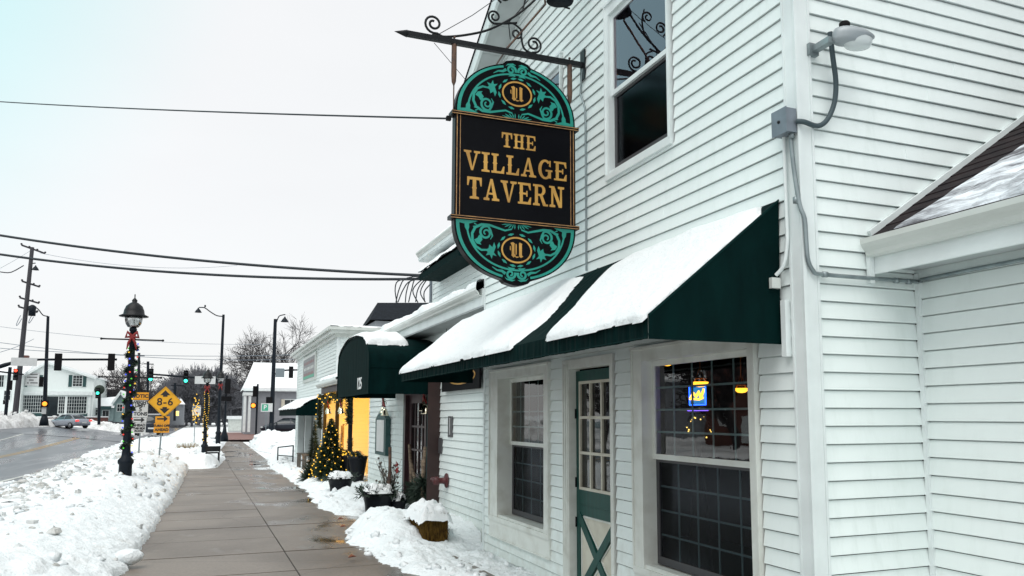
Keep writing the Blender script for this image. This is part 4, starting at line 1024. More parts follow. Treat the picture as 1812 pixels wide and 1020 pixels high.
# gold ovals and blackletter initial
def blackletter(art, cz, s=1.0):
    c = lambda p: (p[0]*s, cz+p[1]*s)
    art.poly([(-.060, .062), (-.036, .072), (-.018, .058), (-.022, .05), (-.022, -.035), (-.008, -.052), (-.03, -.07), (-.052, -.05), (-.048, -.04), (-.048, .04)], c)
    art.poly([(.022, .066), (.030, .072), (.054, .06), (.050, .048), (.050, -.045), (.064, -.055), (.040, -.070), (.024, -.055)], c)
    art.poly([(-.012, .055), (-.004, .058), (.0, .045), (.0, -.04), (-.012, -.045)], c)
    art.poly([(-.066, .03), (-.058, .034), (-.056, -.01), (-.066, .0)], c)
    art.poly([(-.03, -.055), (.0, -.072), (.03, -.06), (.0, -.058)], c)
for nm, sgn in (('upper', 1), ('lower', -1)):
    base = ZT+.036+.26 if sgn > 0 else ZB-.036-.26
    a2 = Art(.0530); ring = [(.152*math.cos(2*math.pi*k/48), base+.122*math.sin(2*math.pi*k/48)) for k in range(49)]
    # backing disc so the oval reads black
    a2.strip(ring, .017)
    blackletter(a2, base, 1.08)
    a2.mb.build('gold_monogram', M_gold, sign)

def glyph(ch):
    S = []   # polygons in a unit box
    q = lambda x0, y0, x1, y1: S.append([(x0, y0), (x1, y0), (x1, y1), (x0, y1)])
    def serif(xa, xb, y):
        if y == 0: S.append([(xa, 0), (xb, 0), (xb, .09), ((xa+xb)/2+.13, .12), ((xa+xb)/2-.13, .12), (xa, .09)])
        else: S.append([(xa, 1), (xb, 1), (xb, .91), ((xa+xb)/2+.13, .88), ((xa+xb)/2-.13, .88), (xa, .91)][::-1])
    def spur(x0, x1):
        S.append([(x0-.045, .5), (x0, .44), (x0, .56)]); S.append([(x1+.045, .5), (x1, .56), (x1, .44)])
    w = .9
    if ch == 'I': q(.14, .05, .36, .95); serif(0, .5, 0); serif(0, .5, 1); spur(.14, .36); w = .5
    elif ch == 'T': q(.34, .05, .56, .97); q(0, .87, .9, 1); S.append([(0, .6), (.08, .6), (.15, .87), (0, .87)]); S.append([(.82, .6), (.9, .6), (.9, .87), (.75, .87)]); serif(.17, .73, 0); spur(.34, .56)
    elif ch == 'H': q(.12, .05, .32, .95); q(.62, .05, .82, .95); q(.3, .45, .64, .54)
    elif ch == 'E': q(.12, .05, .32, .95); q(.3, .89, .82, 1); q(.3, 0, .84, .11); q(.3, .45, .56, .54); q(.54, .36, .62, .63); S.append([(.76, .68), (.84, .68), (.82, .9), (.66, .9)]); S.append([(.64, .1), (.84, .1), (.86, .34), (.78, .34)]); w = .86
    elif ch == 'L': q(.12, .05, .32, .95); serif(.0, .44, 1); q(0, 0, .8, .11); S.append([(.6, .1), (.8, .1), (.82, .38), (.74, .38)]); spur(.12, .32); w = .82
    elif ch == 'V': S.append([(.06, .95), (.30, .95), (.54, .0), (.42, .0)]); S.append([(.72, .95), (.84, .95), (.54, 0), (.44, 0)]); serif(-.04, .42, 1); serif(.58, .98, 1); w = .94
    elif ch == 'A': S.append([(.12, .05), (.24, .05), (.53, 1), (.42, 1)]); S.append([(.62, .05), (.86, .05), (.56, 1), (.42, 1)]); q(.26, .27, .66, .36); serif(.0, .36, 0); serif(.52, .98, 0); w = .98
    elif ch == 'N': q(.12, .05, .25, .95); q(.70, 0.02, .83, .95); S.append([(.08, 1), (.32, 1), (.83, 0), (.62, 0)]); serif(0, .38, 0); S.append([(-.02, 1), (.3, 1), (.3, .91), (-.02, .91)][::-1]); serif(.56, .98, 1); w = .98
    elif ch in 'RG':
        def arc(cx, cy, ro, ri, a0, a1, sx=1.0, n=14):
            for k in range(n):
                a, b = R(lerp(a0, a1, k/n)), R(lerp(a0, a1, (k+1)/n))
                S.append([(cx+sx*ro[0]*math.cos(a), cy+ro[1]*math.sin(a)), (cx+sx*ro[0]*math.cos(b), cy+ro[1]*math.sin(b)), (cx+sx*ri[0]*math.cos(b), cy+ri[1]*math.sin(b)), (cx+sx*ri[0]*math.cos(a), cy+ri[1]*math.sin(a))])
        if ch == 'R': q(.12, .05, .32, .95); serif(0, .44, 0); q(.0, .9, .5, 1); arc(.48, .735, (.33, .265), (.13, .175), -90, 90); q(.3, .46, .5, .56); S.append([(.42, .5), (.62, .5), (.88, .0), (.66, 0)]); q(.66, 0, .98, .09); w = .96
        else: arc(.48, .5, (.46, .52), (.25, .40), 48, 318, n=22); q(.66, .05, .86, .42); q(.5, .40, .95, .49); S.append([(.72, .68), (.84, .64), (.84, .98), (.76, .98)]); w = .94
    if ch == 'H': serif(0, .44, 0); serif(0, .44, 1); serif(.50, .94, 0); serif(.5, .94, 1); w = .94; spur(.12, .32); spur(.62, .82)
    if ch == 'E': q(0, 0, .32, .09); q(0, .91, .32, 1); spur(.12, .12)
    return S, w
def write(word, cu, cz, width, h):
    gl = [glyph(c) for c in word]; gap = .12; tot = sum(w for _, w in gl)+gap*(len(gl)-1); sx = width/tot; x = cu-width/2
    for c, (S, w) in zip(word, gl):
        a = Art(.0504)
        for P_ in S: a.poly([(x+p[0]*sx, cz-h/2+p[1]*h) for p in P_])
        a.mb.build('letter', M_gold, sign); x += (w+gap)*sx
write('THE', .02, 4.40, .36, .15)
write('VILLAGE', .0, 4.15, 1.08, .195)
write('TAVERN', .0, 3.88, 1.02, .215)
# no warm glint on the sign face; the cone lamp gives no light

# bracket
br = T('sign_bracket', 'black wrought iron bracket with curls, arrow tip and guy wires', 'sign bracket', (WX, SY, 5.33))
AZ = 5.335
mb = MB(); mb.bar((WX-.0, SY, AZ), (1.62, SY, AZ), .045, .05); mb.build('arm', M_black, br)
mb = MB(); mb.lathe([(.0, -.16), (.012, -.12), (.036, -.035), (.03, -.03), (.012, -.02), (.022, 0), (.022, .02), (.012, .03), (.012, .06)], (1.65, SY, AZ), 12, 'X')
mb.build('arrow_tip', M_black, br)
mb = MB(); mb.box((WX-.03, SY-.05, AZ-.16), (WX-.014, SY+.05, AZ+.16)); mb.build('wall_plate', M_black, br); mb = MB(); mb.box((WX-.03, SY-.04, 6.5), (WX-.014, SY+.04, 7.0)); mb.build('wall_plate', M_black, br)
def bp(x, y): p = AY(x, y, SY); return Vector((p.x, SY, p.z))
def flat_tube(mb, pts, w): 
    mb.tube(pts, w, 6)
def sp3(cx, cz, r0, r1, a0, turns, n=28): return [Vector((p[0], SY, p[1])) for p in spiral(cx, cz, r0, r1, a0, turns, n)]
def curl(pts, r=.011):
    m_ = MB(); m_.tube(pts, r, 7); m_.build('scroll', M_black, br)
                                   # curl above the tip
body = [Vector((1.86, SY, AZ+.03)), Vector((2.0, SY, 5.375)), Vector((2.2, SY, 5.43)), Vector((2.42, SY, 5.52)), Vector((2.62, SY, 5.65)), Vector((2.80, SY, 5.80)), Vector((2.97, SY, 5.99)), Vector((3.10, SY, 6.2)), Vector((3.25, SY, 6.55)), Vector((WX-.02, SY, 6.85))]
def subdiv(ps, n=4):
    o = []
    for i in range(len(ps)-1):
        p0, p1, p2, p3 = ps[max(i-1, 0)], ps[i], ps[i+1], ps[min(i+2, len(ps)-1)]
        for k in range(n):
            t = k/n; o.append(.5*((2*p1)+(-p0+p2)*t+(2*p0-5*p1+4*p2-p3)*t*t+(-p0+3*p1-3*p2+p3)*t**3))
    return o+[ps[-1]]
c1 = sp3(1.875, 5.485, .10, .026, 292, -1.6); curl(subdiv([Vector((2.06, SY, AZ+.03)), Vector((1.97, SY, AZ+.035))]+[c1[0]], 3)+c1[1:], .012)
curl(subdiv(body), .012)
def joined(ps, cxz, r0, r1, a0, turns): return subdiv([Vector((a, SY, b)) for a, b in ps])+sp3(*cxz, r0, r1, a0, turns)
curl(sp3(2.50, 5.68, .075, .022, 268, -1.45))                                              # curl on the left of the long bow
curl(subdiv([Vector((2.50, SY, 5.605)), Vector((2.62, SY, 5.63)), Vector((2.74, SY, 5.66))]))
curl(subdiv([Vector((2.60, SY, 5.64)), Vector((2.70, SY, 5.645)), Vector((2.78, SY, 5.60))])+sp3(2.735, 5.545, .062, .018, 42, -1.35), .010)
curl(subdiv([Vector((2.79, SY, 5.60)), Vector((2.79, SY, 5.50)), Vector((2.82, SY, 5.40)), Vector((2.90, SY, 5.365))])+sp3(2.925, 5.465, .092, .028, 258, 1.6), .011)
curl(sp3(2.60, 5.92, .085, .025, 250, -1.5)); curl(sp3(2.76, 6.02, .07, .02, 300, 1.4), .010)
curl(sp3(3.28, 6.05, .10, .03, 280, 1.5)); curl(subdiv([Vector((3.10, SY, 6.35)), Vector((3.12, SY, 6.1)), Vector((3.2, SY, 5.96)), Vector((3.33, SY, 5.93))]), .010)
curl(subdiv([Vector((2.80, SY, 6.1)), Vector((2.83, SY, 5.95)), Vector((2.80, SY, 5.80))]), .009)
for x in (2.085, 3.325):
    mb = MB(); mb.tube([(x, SY, AZ-.02), (x, SY, 5.0), (x, SY, 4.93), (x, SY, 4.89)], [.026, .027, .022, .006], 6); mb.tube([(x, SY, 4.90), (x, SY, ZT+.03)], .007, 5)
    mb.ball((x, SY, AZ+.05), .014)
    mb.build('hanger', M_rust, br)
mb = MB()
a = Vector((1.86, SY, AZ)); mb.tube([a, bp(835, 28)], .004, 5); mb.tube([bp(835, 28), Vector((WX-.02, SY+.6, 6.9))], .004, 5)
mb.tube([bp(768, 76), Vector((2.30, SY+.10, ZT+.36))], .003, 5)
mb.build('guy_wire', M_black, br)
mb = MB(); mb.tube([bp(897, 86), bp(965, 8), Vector((3.0, SY-.05, 6.15)), Vector((WX, SY-.3, 6.9))], .012, 6); mb.tube([bp(897, 86), AX(862, 140, 3.2)], .010, 6); mb.build('strut', M_rust, br)
mb = MB(); mb.tube([bp(903, 70), bp(900, 40), bp(918, 20), bp(935, 0)], .006, 5); mb.build('lamp_flex', M_black, br)
# cone lamp over the sign
lp = T('sign_lamp', 'dark metal cone lamp at the top above the sign bracket', 'lamp', (3.15, SY-.1, 6.1))
lc = Vector((3.17, SY-.1, 5.96)); mb = MB()
mb.lathe([(.135, -.03), (.125, 0), (.085, .16), (.055, .26), (.04, .32), (.04, .40)], lc, 24); mb.lathe([(.126, -.028), (.118, 0), (.078, .16), (.05, .25)], lc, 24); mb.build('shade', M_slate, lp)
mb = MB(); mb.tube([lc+Vector((0, 0, .38)), lc+Vector((.02, .02, .7)), Vector((WX, SY, 6.75))], .012, 6); mb.build('arm', M_black, lp)

# conduit down the wall from the bracket
cd = T('sign_conduit', 'thin grey conduit running down the wall right of the hanging sign', 'conduit', (WX, 7.19, 4.9))
mb = MB(); mb.tube([(WX-.025, 7.25, 5.30), (WX-.03, 7.30, 5.05), (WX-.03, 7.19, 4.85), (WX-.03, 7.18, 4.6), (WX-.03, 7.185, 3.15)], .011, 8); mb.build('pipe', M_galv, cd)

# ------------------------------------------------------------------ security light, box and conduits on the corner
bx = T('junction_box', 'grey steel junction box on the corner board with conduits leaving it', 'junction box', (WX-.04, 4.12, 3.61))
bc = AX(1396, 214, 3.46); mb = MB(); mb.box((WX-.11, 4.03, 3.53), (WX-.029, 4.17, 3.69)); mb.build('box', M_gbox, bx)
mb = MB(); mb.box((WX-.115, 4.025, 3.525), (WX-.1105, 4.175, 3.695)); mb.build('cover', M_gbox, bx)
mb = MB(); mb.lathe([(.011, -.006), (.011, 0)], (WX-.1155, 4.10, 3.61), 10, 'X'); mb.build('knockout_plug', M_black, bx)
cn = T('grey_conduit', 'grey conduit dropping from the junction box and turning under the wing eave', 'conduit', (WX+.02, CYR-.05, 3.5))
mb = MB(); yw = CYR-.045
pA = [(WX-.05, 4.07, 3.53), (WX-.05, 4.05, 3.3), (WX-.04, 4.02, 3.05), (WX-.02, 4.0, 2.95), (WX-.01, yw, 2.8), (WX+.0, yw, 2.68), (WX+.04, yw, 2.615), (WX+.10, yw, 2.60), (GXR-.02, yw, 2.60), (AXW-.06, yw, 2.605), (AXW-.035, yw-.03, 2.605), (AXW-.035, 3.6, 2.615), (AXW-.035, 0, 2.62)]
mb.tube(subdiv([Vector(p) for p in pA], 3), .014, 8); mb.build('pipe', M_galv, cn)
for p in ((WX-.05, 4.06, 3.515), (WX-.045, 4.045, 3.08)): mb = MB(); mb.lathe([(.02, -.02), (.02, .02)], p, 10); mb.build('coupling', M_galv, cn)
for x in (WX+.13, GXR+.25, GXR+.36): mb = MB(); mb.lathe([(.019, -.018), (.019, .018)], (x, yw, 2.60), 10, 'X'); mb.build('coupling', M_galv, cn)
c2_ = T('white_pipe', 'white pipe curving from the junction box into the end of the long awning', 'pipe', (WX-.04, 4.13, 3.5))
mb = MB(); mb.tube(subdiv([Vector(p) for p in [(WX-.045, 4.14, 3.53), (WX-.045, 4.14, 3.0), (WX-.045, 4.145, 2.82), (WX-.05, 4.18, 2.68), (WX-.07, 4.235, 2.62)]], 4), .013, 8); mb.build('pipe', M_trim, c2_)
mb = MB(); mb.box((WX-.12, 4.215, 2.53), (WX-.05, 4.245, 2.60)); mb.build('end_fitting', M_gutter, c2_)
mb = MB(); mb.box((WX-.06, 4.17, 2.08), (WX-.014, 4.215, 2.45)); mb.build('awning_bracket', M_trim, awn)
fl = T('security_light', 'grey dusk-to-dawn floodlight with clear lens on the side wall', 'floodlight', (3.78, CYR-.02, 4.2))
L0 = AY(1487, 66, CYR-.20); FS = .80
mb = MB()   # housing: rounded wedge
hx = []
for k in range(21):
    a = 2*math.pi*k/20; hx.append((math.cos(a), math.sin(a)))
def ringat(cx, rx, ry, z): return [(L0.x+FS*(cx+rx*math.cos(2*math.pi*k/20)), L0.y-.02+FS*ry*math.sin(2*math.pi*k/20), L0.z+z*FS) for k in range(20)]
rings = [ringat(.02, .10, .07, -.055), ringat(.04, .13, .085, -.03), ringat(.10, .185, .105, .0), ringat(.115, .20, .11, .02), ringat(.10, .17, .09, .05), ringat(.06, .10, .06, .065)]
vs = [p for r_ in rings for p in r_]; mb.add(vs, [(i*20+k, i*20+(k+1) % 20, (i+1)*20+(k+1) % 20, (i+1)*20+k) for i in range(5) for k in range(20)]+[tuple(range(19, -1, -1)), tuple(range(100, 120))], True)
mb.build('housing', M_lampgrey, fl)
mb = MB(); rings = [ringat(.15, .135, .095, -.006), ringat(.15, .13, .092, -.04), ringat(.15, .11, .08, -.065), ringat(.15, .06, .04, -.078)]
vs = [p for r_ in rings for p in r_]; mb.add(vs, [(i*20+k, i*20+(k+1) % 20, (i+1)*20+(k+1) % 20, (i+1)*20+k) for i in range(3) for k in range(20)]+[tuple(range(60, 80))], True); mb.build('lens', M_frost, fl)
mb = MB(); mb.lathe([(.034, .04), (.034, .088), (.026, .097), (0, .098)], (L0.x+.02, L0.y-.02, L0.z), 18); mb.build('photocell', M_blackm, fl)
mb = MB(); mb.box((L0.x-.10, L0.y+.0, L0.z-.05), (L0.x-.05, L0.y+.186, L0.z-.01)); mb.box((L0.x-.12, L0.y+.15, L0.z-.07), (L0.x-.045, L0.y+.1865, L0.z+.01)); mb.tube([(L0.x-.07, L0.y+.02, L0.z-.03), (L0.x+.02, L0.y, L0.z-.02)], .018, 8); mb.build('wall_bracket', M_galv, fl)
mb = MB(); mb.tube(subdiv([Vector(p) for p in [(3.705, CYR-.10, 4.22), (3.73, CYR-.09, 4.05), (3.765, CYR-.07, 3.90), (3.755, CYR-.06, 3.76), (3.70, CYR-.05, 3.64), (3.62, CYR-.045, 3.585), (3.50, CYR-.06, 3.59), (3.46, CYR-.03, 3.60)]], 4), .017, 9); mb.build('flexible_conduit', M_flex, fl)

# ------------------------------------------------------------------ fittings on the low wing
t = T('menu_case', 'tall dark green glazed menu case with a peaked top beside the maroon door', 'menu case', (LX-.08, 18.7, 1.2))
y0, y1, z0, z1 = 18.15, 19.35, .80, 1.62
mb = MB(); mb.box((LX-.13, y0, z0), (LX-.015, y1, z1)); mb.prism([(y0, z1+.001), (y1, z1+.001), ((y0+y1)/2, 1.86)], LX-.13, LX-.015, lambda u, v, w: (w, u, v)); mb.build('case', M_greenpaint if False else M_shutter, t)
mb = MB(); mb.box((LX-.137, y0+.18, z0+.08), (LX-.1305, y1-.18, z1-.02)); mb.build('glazed_front', M_signw, t)
t = T('wall_plaque', 'square dark plaque on the siding right of the maroon door', 'plaque', (LX, 14.03, 1.17))
mb = MB(); mb.box((LX-.035, 13.80, 1.04), (LX-.013, 14.27, 1.31)); mb.box((LX-.04, 13.83, 1.07), (LX-.0355, 14.24, 1.28)); mb.build('plate', M_birdgrey, t)
t = T('wall_thermometer', 'narrow vertical dark thermometer on the siding above the plaque', 'thermometer', (LX, 13.3, 1.52))
mb = MB(); mb.box((LX-.03, 13.17, 1.34), (LX-.013, 13.43, 1.69)); mb.build('backboard', M_birdgrey, t)
mb = MB(); mb.tube([(LX-.034, 13.3, 1.38), (LX-.034, 13.3, 1.66)], .008, 6); mb.build('tube', M_signw, t)
t = T('fire_connection', 'red-brown fire department connection stub on the siding left of the corner', 'fire connection', (LX, 13.47, .6))
mb = MB(); mb.lathe([(.125, -.03), (.12, -.045), (.08, -.055), (.055, -.06), (.05, -.16), (.065, -.17)], (LX, 13.47, .60), 20, 'X'); mb.build('flange', M_siam, t)
for dy in (-.0, .0):
    pass
mb = MB(); mb.lathe([(.065, -.17), (.07, -.19), (.07, -.25), (.055, -.26), (.0, -.265)], (LX, 13.47, .60), 16, 'X'); mb.tube([(LX-.20, 13.52, .6), (LX-.20, 13.75, .60)], .045, 12); mb.build('inlet_cap', M_siam, t)
t = T('black_panel_sign', 'black hanging panel with a gold looped line under the gutter at the recess', 'sign', (LX-.2, 12.2, 2.35))
mb = MB(); mb.box((LX-.10, 11.5, 2.11), (LX-.07, 13.6, 2.80)); mb.build('panel', M_blackm, t)
mb = MB(); mb.tube([(LX-.104, 12.45+.75*math.cos(k/24*6.283), 2.33+.12*math.sin(k/24*6.283)) for k in range(25)], .012, 5); mb.tube([(LX-.104, 12.45+.6*math.cos(k/24*6.283), 2.33+.07*math.sin(k/24*6.283)) for k in range(25)], .008, 5); mb.build('gold_loop', M_gold, t)
mb = MB()
for y in (11.7, 13.4): mb.tube([(LX-.085, y, 2.79), (LX-.085, y, 3.2)], .006, 5)
mb.build('hanger', M_black, t)

def bells(x, y, z, label):
    t = T('bell_decoration', label, 'bell decoration', (x, y, z+.3), group='ribboned bells hung along the entrance')
    for dy, dz, s in ((-.10, -.10, 1.0), (.12, -.06, .85)):
        b = MB(); b.lathe([(.10*s, -.10*s), (.085*s, -.08*s), (.06*s, .0), (.045*s, .05*s), (0, .07*s)], (x, y+dy, z+dz), 16); b.build('bell', M_brass, t)
    b = MB(); b.tube([(x, y-.10, z), (x-.02, y, z+.13), (x, y+.12, z+.02)], .022, 7); b.tube([(x-.02, y, z+.12), (x-.03, y+.06, z+.22), (x-.02, y+.0, z+.26), (x-.03, y-.08, z+.20), (x-.02, y, z+.12)], .018, 6); b.build('ribbon', M_red, t)
    b = MB()
    for k in range(26):
        a = rnd.uniform(0, 6.28); p = Vector((x+rnd.uniform(-.03, .03), y+rnd.uniform(-.12, .12), z+rnd.uniform(-.02, .2))); q = p+Vector((rnd.uniform(-.05, .05), .10*math.cos(a), .08*math.sin(a))); b.tube([p, q], [.008, .002], 4, False)
    b.build('greenery', M_needle, t)
    b = MB(); b.tube([(x, y, z+.25), (x, y, z+.5)], .004, 4); b.build('hook', M_black, t)
bells(LX-.18, 14.45, 1.93, 'silver bells with red ribbon hung right of the maroon door')
bells(LX-.18, 18.15, 1.90, 'silver bells with red ribbon hung left of the maroon door')

# ------------------------------------------------------------------ porch between tavern and shop
PY1 = 27.72
pr = T('porch', 'open porch with black posts and a wall glowing orange from its lamp', 'porch', (3.9, 24, g(3, 24)))
mb = MB(); siding(mb, wallY(PY1), 3.62, 6.5, -.6, 2.72, e=.127); mb.build('end_wall', M_sid2, pr)
mb = MB(); siding(mb, wallX(6.0), LEND, PY1, -.6, 2.9, e=.127); mb.build('back_wall', M_sid2, pr)
mb = MB(); mb.box((3.50, LEND+.03, 2.42), (3.56, PY1-.02, 2.66)); mb.build('lintel', M_maroon, pr)
mb = MB(); mb.add([(3.40, LEND+.38, 2.72), (3.40, PY1-.0, 2.72), (6.2, PY1, 3.55), (6.2, LEND+.38, 3.55), (3.40, LEND+.38, 2.66), (3.40, PY1, 2.66), (6.2, PY1, 3.5), (6.2, LEND+.38, 3.5)], [(0, 1, 2, 3), (0, 4, 5, 1), (0, 3, 7, 4), (4, 7, 6, 5)]); mb.build('roof', M_slate, pr)
gutter('gutter', 3.42, LEND+.4, PY1, 2.60, M_gutter, pr)
mb = MB(); snow_sheet(mb, lambda u, v, h: Vector((3.40+v*.96, u, 2.725+v*.285+h)), LEND+.4, PY1, 0, 2.8, .07, .07, lambda u, v: v+.03, .20, .12, 1, .4, 14); mb.build('roof_snow', M_snow, pr)
for y in (21.9, 24.3, 27.0):
    mb = MB(); mb.box((3.50, y-.05, -.5), (3.60, y+.05, 2.42)); mb.build('post', M_black, pr)
mb = MB(); mb.box((3.6, LEND+.05, -.5), (6.0, PY1-.05, g(3, 24)+.05)); mb.build('floor', M_pave, pr)
mb = MB(); mb.lathe([(.10, 0), (.14, -.05), (.13, -.12), (.0, -.17)], (5.3, 22.2, 2.62), 14); mb.build('ceiling_lamp', E_warm, pr)
l = bpy.data.lights.new('porch_light', 'SPOT'); l.energy = 1500; l.color = (1, .41, .0); l.shadow_soft_size = .12; l.spot_size = R(95); l.spot_blend = .9
o = bpy.data.objects.new('porch_light', l); col.objects.link(o); o.parent = pr; o.location = Vector((5.2, 22.2, 2.35))-Vector(pr.location)
o.rotation_euler = (Vector((5.2, 22.2, 2.35))-Vector((4.75, 27.7, 1.3))).to_track_quat('Z', 'Y').to_euler()
# porch garland
def garland(mb, pts, r, n, jit=1.0, ln=.10):
    L = subdiv([Vector(p) for p in pts], 6)
    for i in range(n):
        k = rnd.random()*(len(L)-1); j = int(k); p = L[j].lerp(L[min(j+1, len(L)-1)], k-j)
        a, b_ = rnd.uniform(0, 6.283), rnd.uniform(-1, 1); d = Vector((math.cos(a), math.sin(a), b_)).normalized()
        q = p+d*r*rnd.uniform(.6, 1.15); s_ = d.orthogonal().normalized()*ln*.16
        mb.add([p-s_, p+s_, q+s_*.2, q-s_*.2], [(0, 1, 2, 3)])
def bulbs(parent, pts, m, r=.02, name='bulb'):
    b = MB(); b.ball((0, 0, 0), r, 7, 5); off = WORLD_OFF.get(root_of(parent).name, Vector((0, 0, 0)))
    first = None
    ms = m if isinstance(m, list) else [m]; meshes = {}
    for i, p in enumerate(pts):
        mm = ms[i % len(ms)]
        if mm.name not in meshes:
            o = b.build(name, mm); meshes[mm.name] = o.data
        else:
            o = bpy.data.objects.new(name, meshes[mm.name]); col.objects.link(o)
        o.parent = parent; o.location = Vector(p)-off
gt = T('porch_garland', 'evergreen garland with yellow lights draped along the porch lintel', 'garland', (3.45, 24, 2.4))
gp = [(3.46, LEND+.9, 1.5), (3.46, LEND+1.0, 2.25), (3.46, 22.2, 2.35), (3.46, 23.5, 2.12), (3.46, 24.8, 2.34), (3.46, 26.0, 2.12), (3.46, 27.3, 2.34), (3.46, 27.55, 1.9), (3.46, 27.55, 1.3)]
mb = MB(); garland(mb, gp, .14, 2600); mb.build('foliage', M_needled, gt)
L = subdiv([Vector(p) for p in gp], 7); bulbs(gt, [p+Vector((-.12, rnd.uniform(-.08, .08), rnd.uniform(-.08, .08))) for p in L[::2]], E_yel, .02)
bells(3.46, 25.6, 1.95, 'silver bells with red ribbon hung from the porch lintel, farther pair')
bells(3.46, 23.0, 1.95, 'silver bells with red ribbon hung from the porch lintel, nearer pair')

# ------------------------------------------------------------------ neighbouring shop with a false front
BX, BY0, BY1, BT = 4.0, 27.75, 40.6, 4.35
sh = T('corner_shop', 'white false-fronted shop beyond the porch with a small green awning', 'building', (BX, 34, g(4, 34)))
mb = MB(); siding(mb, wallX(BX), BY0+.1, BY1, -.7, BT, e=.127, opens=[(BY0+1.2, BY1-1.0, -.7, 1.75)], phase=.0); siding(mb, wallY(BY0), BX+.1, 12, 2.5, BT, e=.127); mb.build('siding', M_sid2, sh)
mb = MB(); mb.box((BX-.03, BY0-.03, -.7), (BX+.1, BY0+.1, BT)); mb.box((BX-.03, BY1-.1, -.7), (BX+.1, BY1+.03, BT)); mb.build('corner_board', M_trim, sh)
mb = MB(); mb.box((BX-.12, BY0-.12, BT), (12, BY1+.12, BT+.12)); mb.box((BX-.26, BY0-.26, BT+.1205), (12, BY1+.26, BT+.24)); mb.box((BX-.36, BY0-.36, BT+.2405), (12, BY1+.36, BT+.34)); mb.build('cornice', M_gutter, sh)
mb = MB(); snow_sheet(mb, lambda u, v, h: Vector((u, v, BT+.345+h)), BX-.3, 8, BY0-.3, BY1, .12, .2, lambda u, v: min(u-BX+.3, v-BY0+.3), .07, .1, 1, .3, 16); mb.build('roof_snow', M_snow, sh)
# recessed shop window under the awning
mb = MB(); mb.box((BX+.25, BY0+1.2, -.7), (BX+.28, BY1-1, 1.75)); mb.build('shop_window', M_dkwin, sh)
mb = MB()
for y in (BY0+1.2, 31.0, 33.4, 36.5, BY1-1.1): mb.box((BX-.02, y, -.7), (BX+.24, y+.22, 1.75))
mb.box((BX+.0, BY0+1.2, -.7), (BX+.23, BY1-1, -.1)); mb.build('window_posts', M_trim, sh)
ay0, ay1, ax = 31.9, 39.6, 3.12
mb = MB(); mb.add([(BX-.012, ay0, 2.42), (BX-.012, ay1, 2.42), (ax, ay1, 1.92), (ax, ay0, 1.92), (ax, ay0, 1.70), (ax, ay1, 1.70), (BX-.012, ay0, 1.70), (BX-.012, ay1, 1.70)], [(0, 1, 2, 3), (3, 2, 5, 4), (0, 3, 4, 6), (1, 7, 5, 2)])
aw3 = mb.build('awning', M_green, sh, label='small green shed awning over the shop window, covered in snow')
mb = MB(); s4 = Vector((ax-BX, 0, -.5)).normalized(); n4 = Vector((-s4.z, 0, s4.x)); n4 = n4 if n4.z > 0 else -n4
snow_sheet(mb, lambda u, v, h: Vector((BX-.012, u, 2.42))+s4*v+n4*h, ay0-.02, ay1, 0, 1.04, .06, .05, poly_mask([(ay0-.03, .0), (ay1, 0), (ay1, 1.06), (ay0-.03, 1.06)]), .10, .06, 2, .4, 19); mb.build('snow', M_snow, aw3)
# wall sign
y0, y1, z0, z1 = AX(561, 650, BX).y, AX(539, 650, BX).y, AX(550, 675, BX).z, AX(550, 629, BX).z
mb = MB(); mb.box((BX-.07, y0, z0), (BX-.015, y1, z1)); ws = mb.build('wall_sign', M_gutter, sh)
mb = MB(); mb.box((BX-.075, y0+.25, z0+.12), (BX-.0705, y1-.25, z1-.12)); mb.build('sign_face', mat('faded_grey_sign_face', (.30, .30, .31), .6, var=.2), ws)
mb = MB(); mb.box((BX-.078, y0+.35, z0+.14), (BX-.0755, y1-.35, z0+.26)); mb.build('green_stripe', M_signg, ws)
M_dullred = mat('faded_red_lettering', (.26, .13, .13), .6)
for k, m_ in ((0, M_dullred), (1, M_gutter), (2, M_dullred)):
    mb = MB(); zz = z1-.32-k*.24; n_ = 7
    for j in range(n_):
        ya = lerp(y0+.5, y1-.5, (j+.15)/n_); yb = lerp(y0+.5, y1-.5, (j+.75)/n_); mb.box((BX-.078, ya, zz-.06), (BX-.0755, yb, zz+.06))
    mb.build('lettering', m_, ws)
# dark-roofed house behind
dh = T('house', 'dark gabled roof rising behind the corner shop', 'house', (8, 36, 0))
a, b, c, d_ = AY(655, 566, 36), AY(668, 536, 38), AY(772, 536, 38), AY(790, 566, 36)
mb = MB(); mb.add([a, d_, c, b, (b.x, 44, a.z), (c.x+2, 44, a.z)], [(0, 1, 2, 3), (3, 2, 5, 4), (0, 3, 4)]); mb.build('roof', M_slate, dh)
mb = MB(); mb.box((a.x+.3, 36.3, -.6), (d_.x, 43, a.z)); mb.build('wall', M_greyh, dh)
mb = MB(); x0, z0 = 5.12, 4.9; 

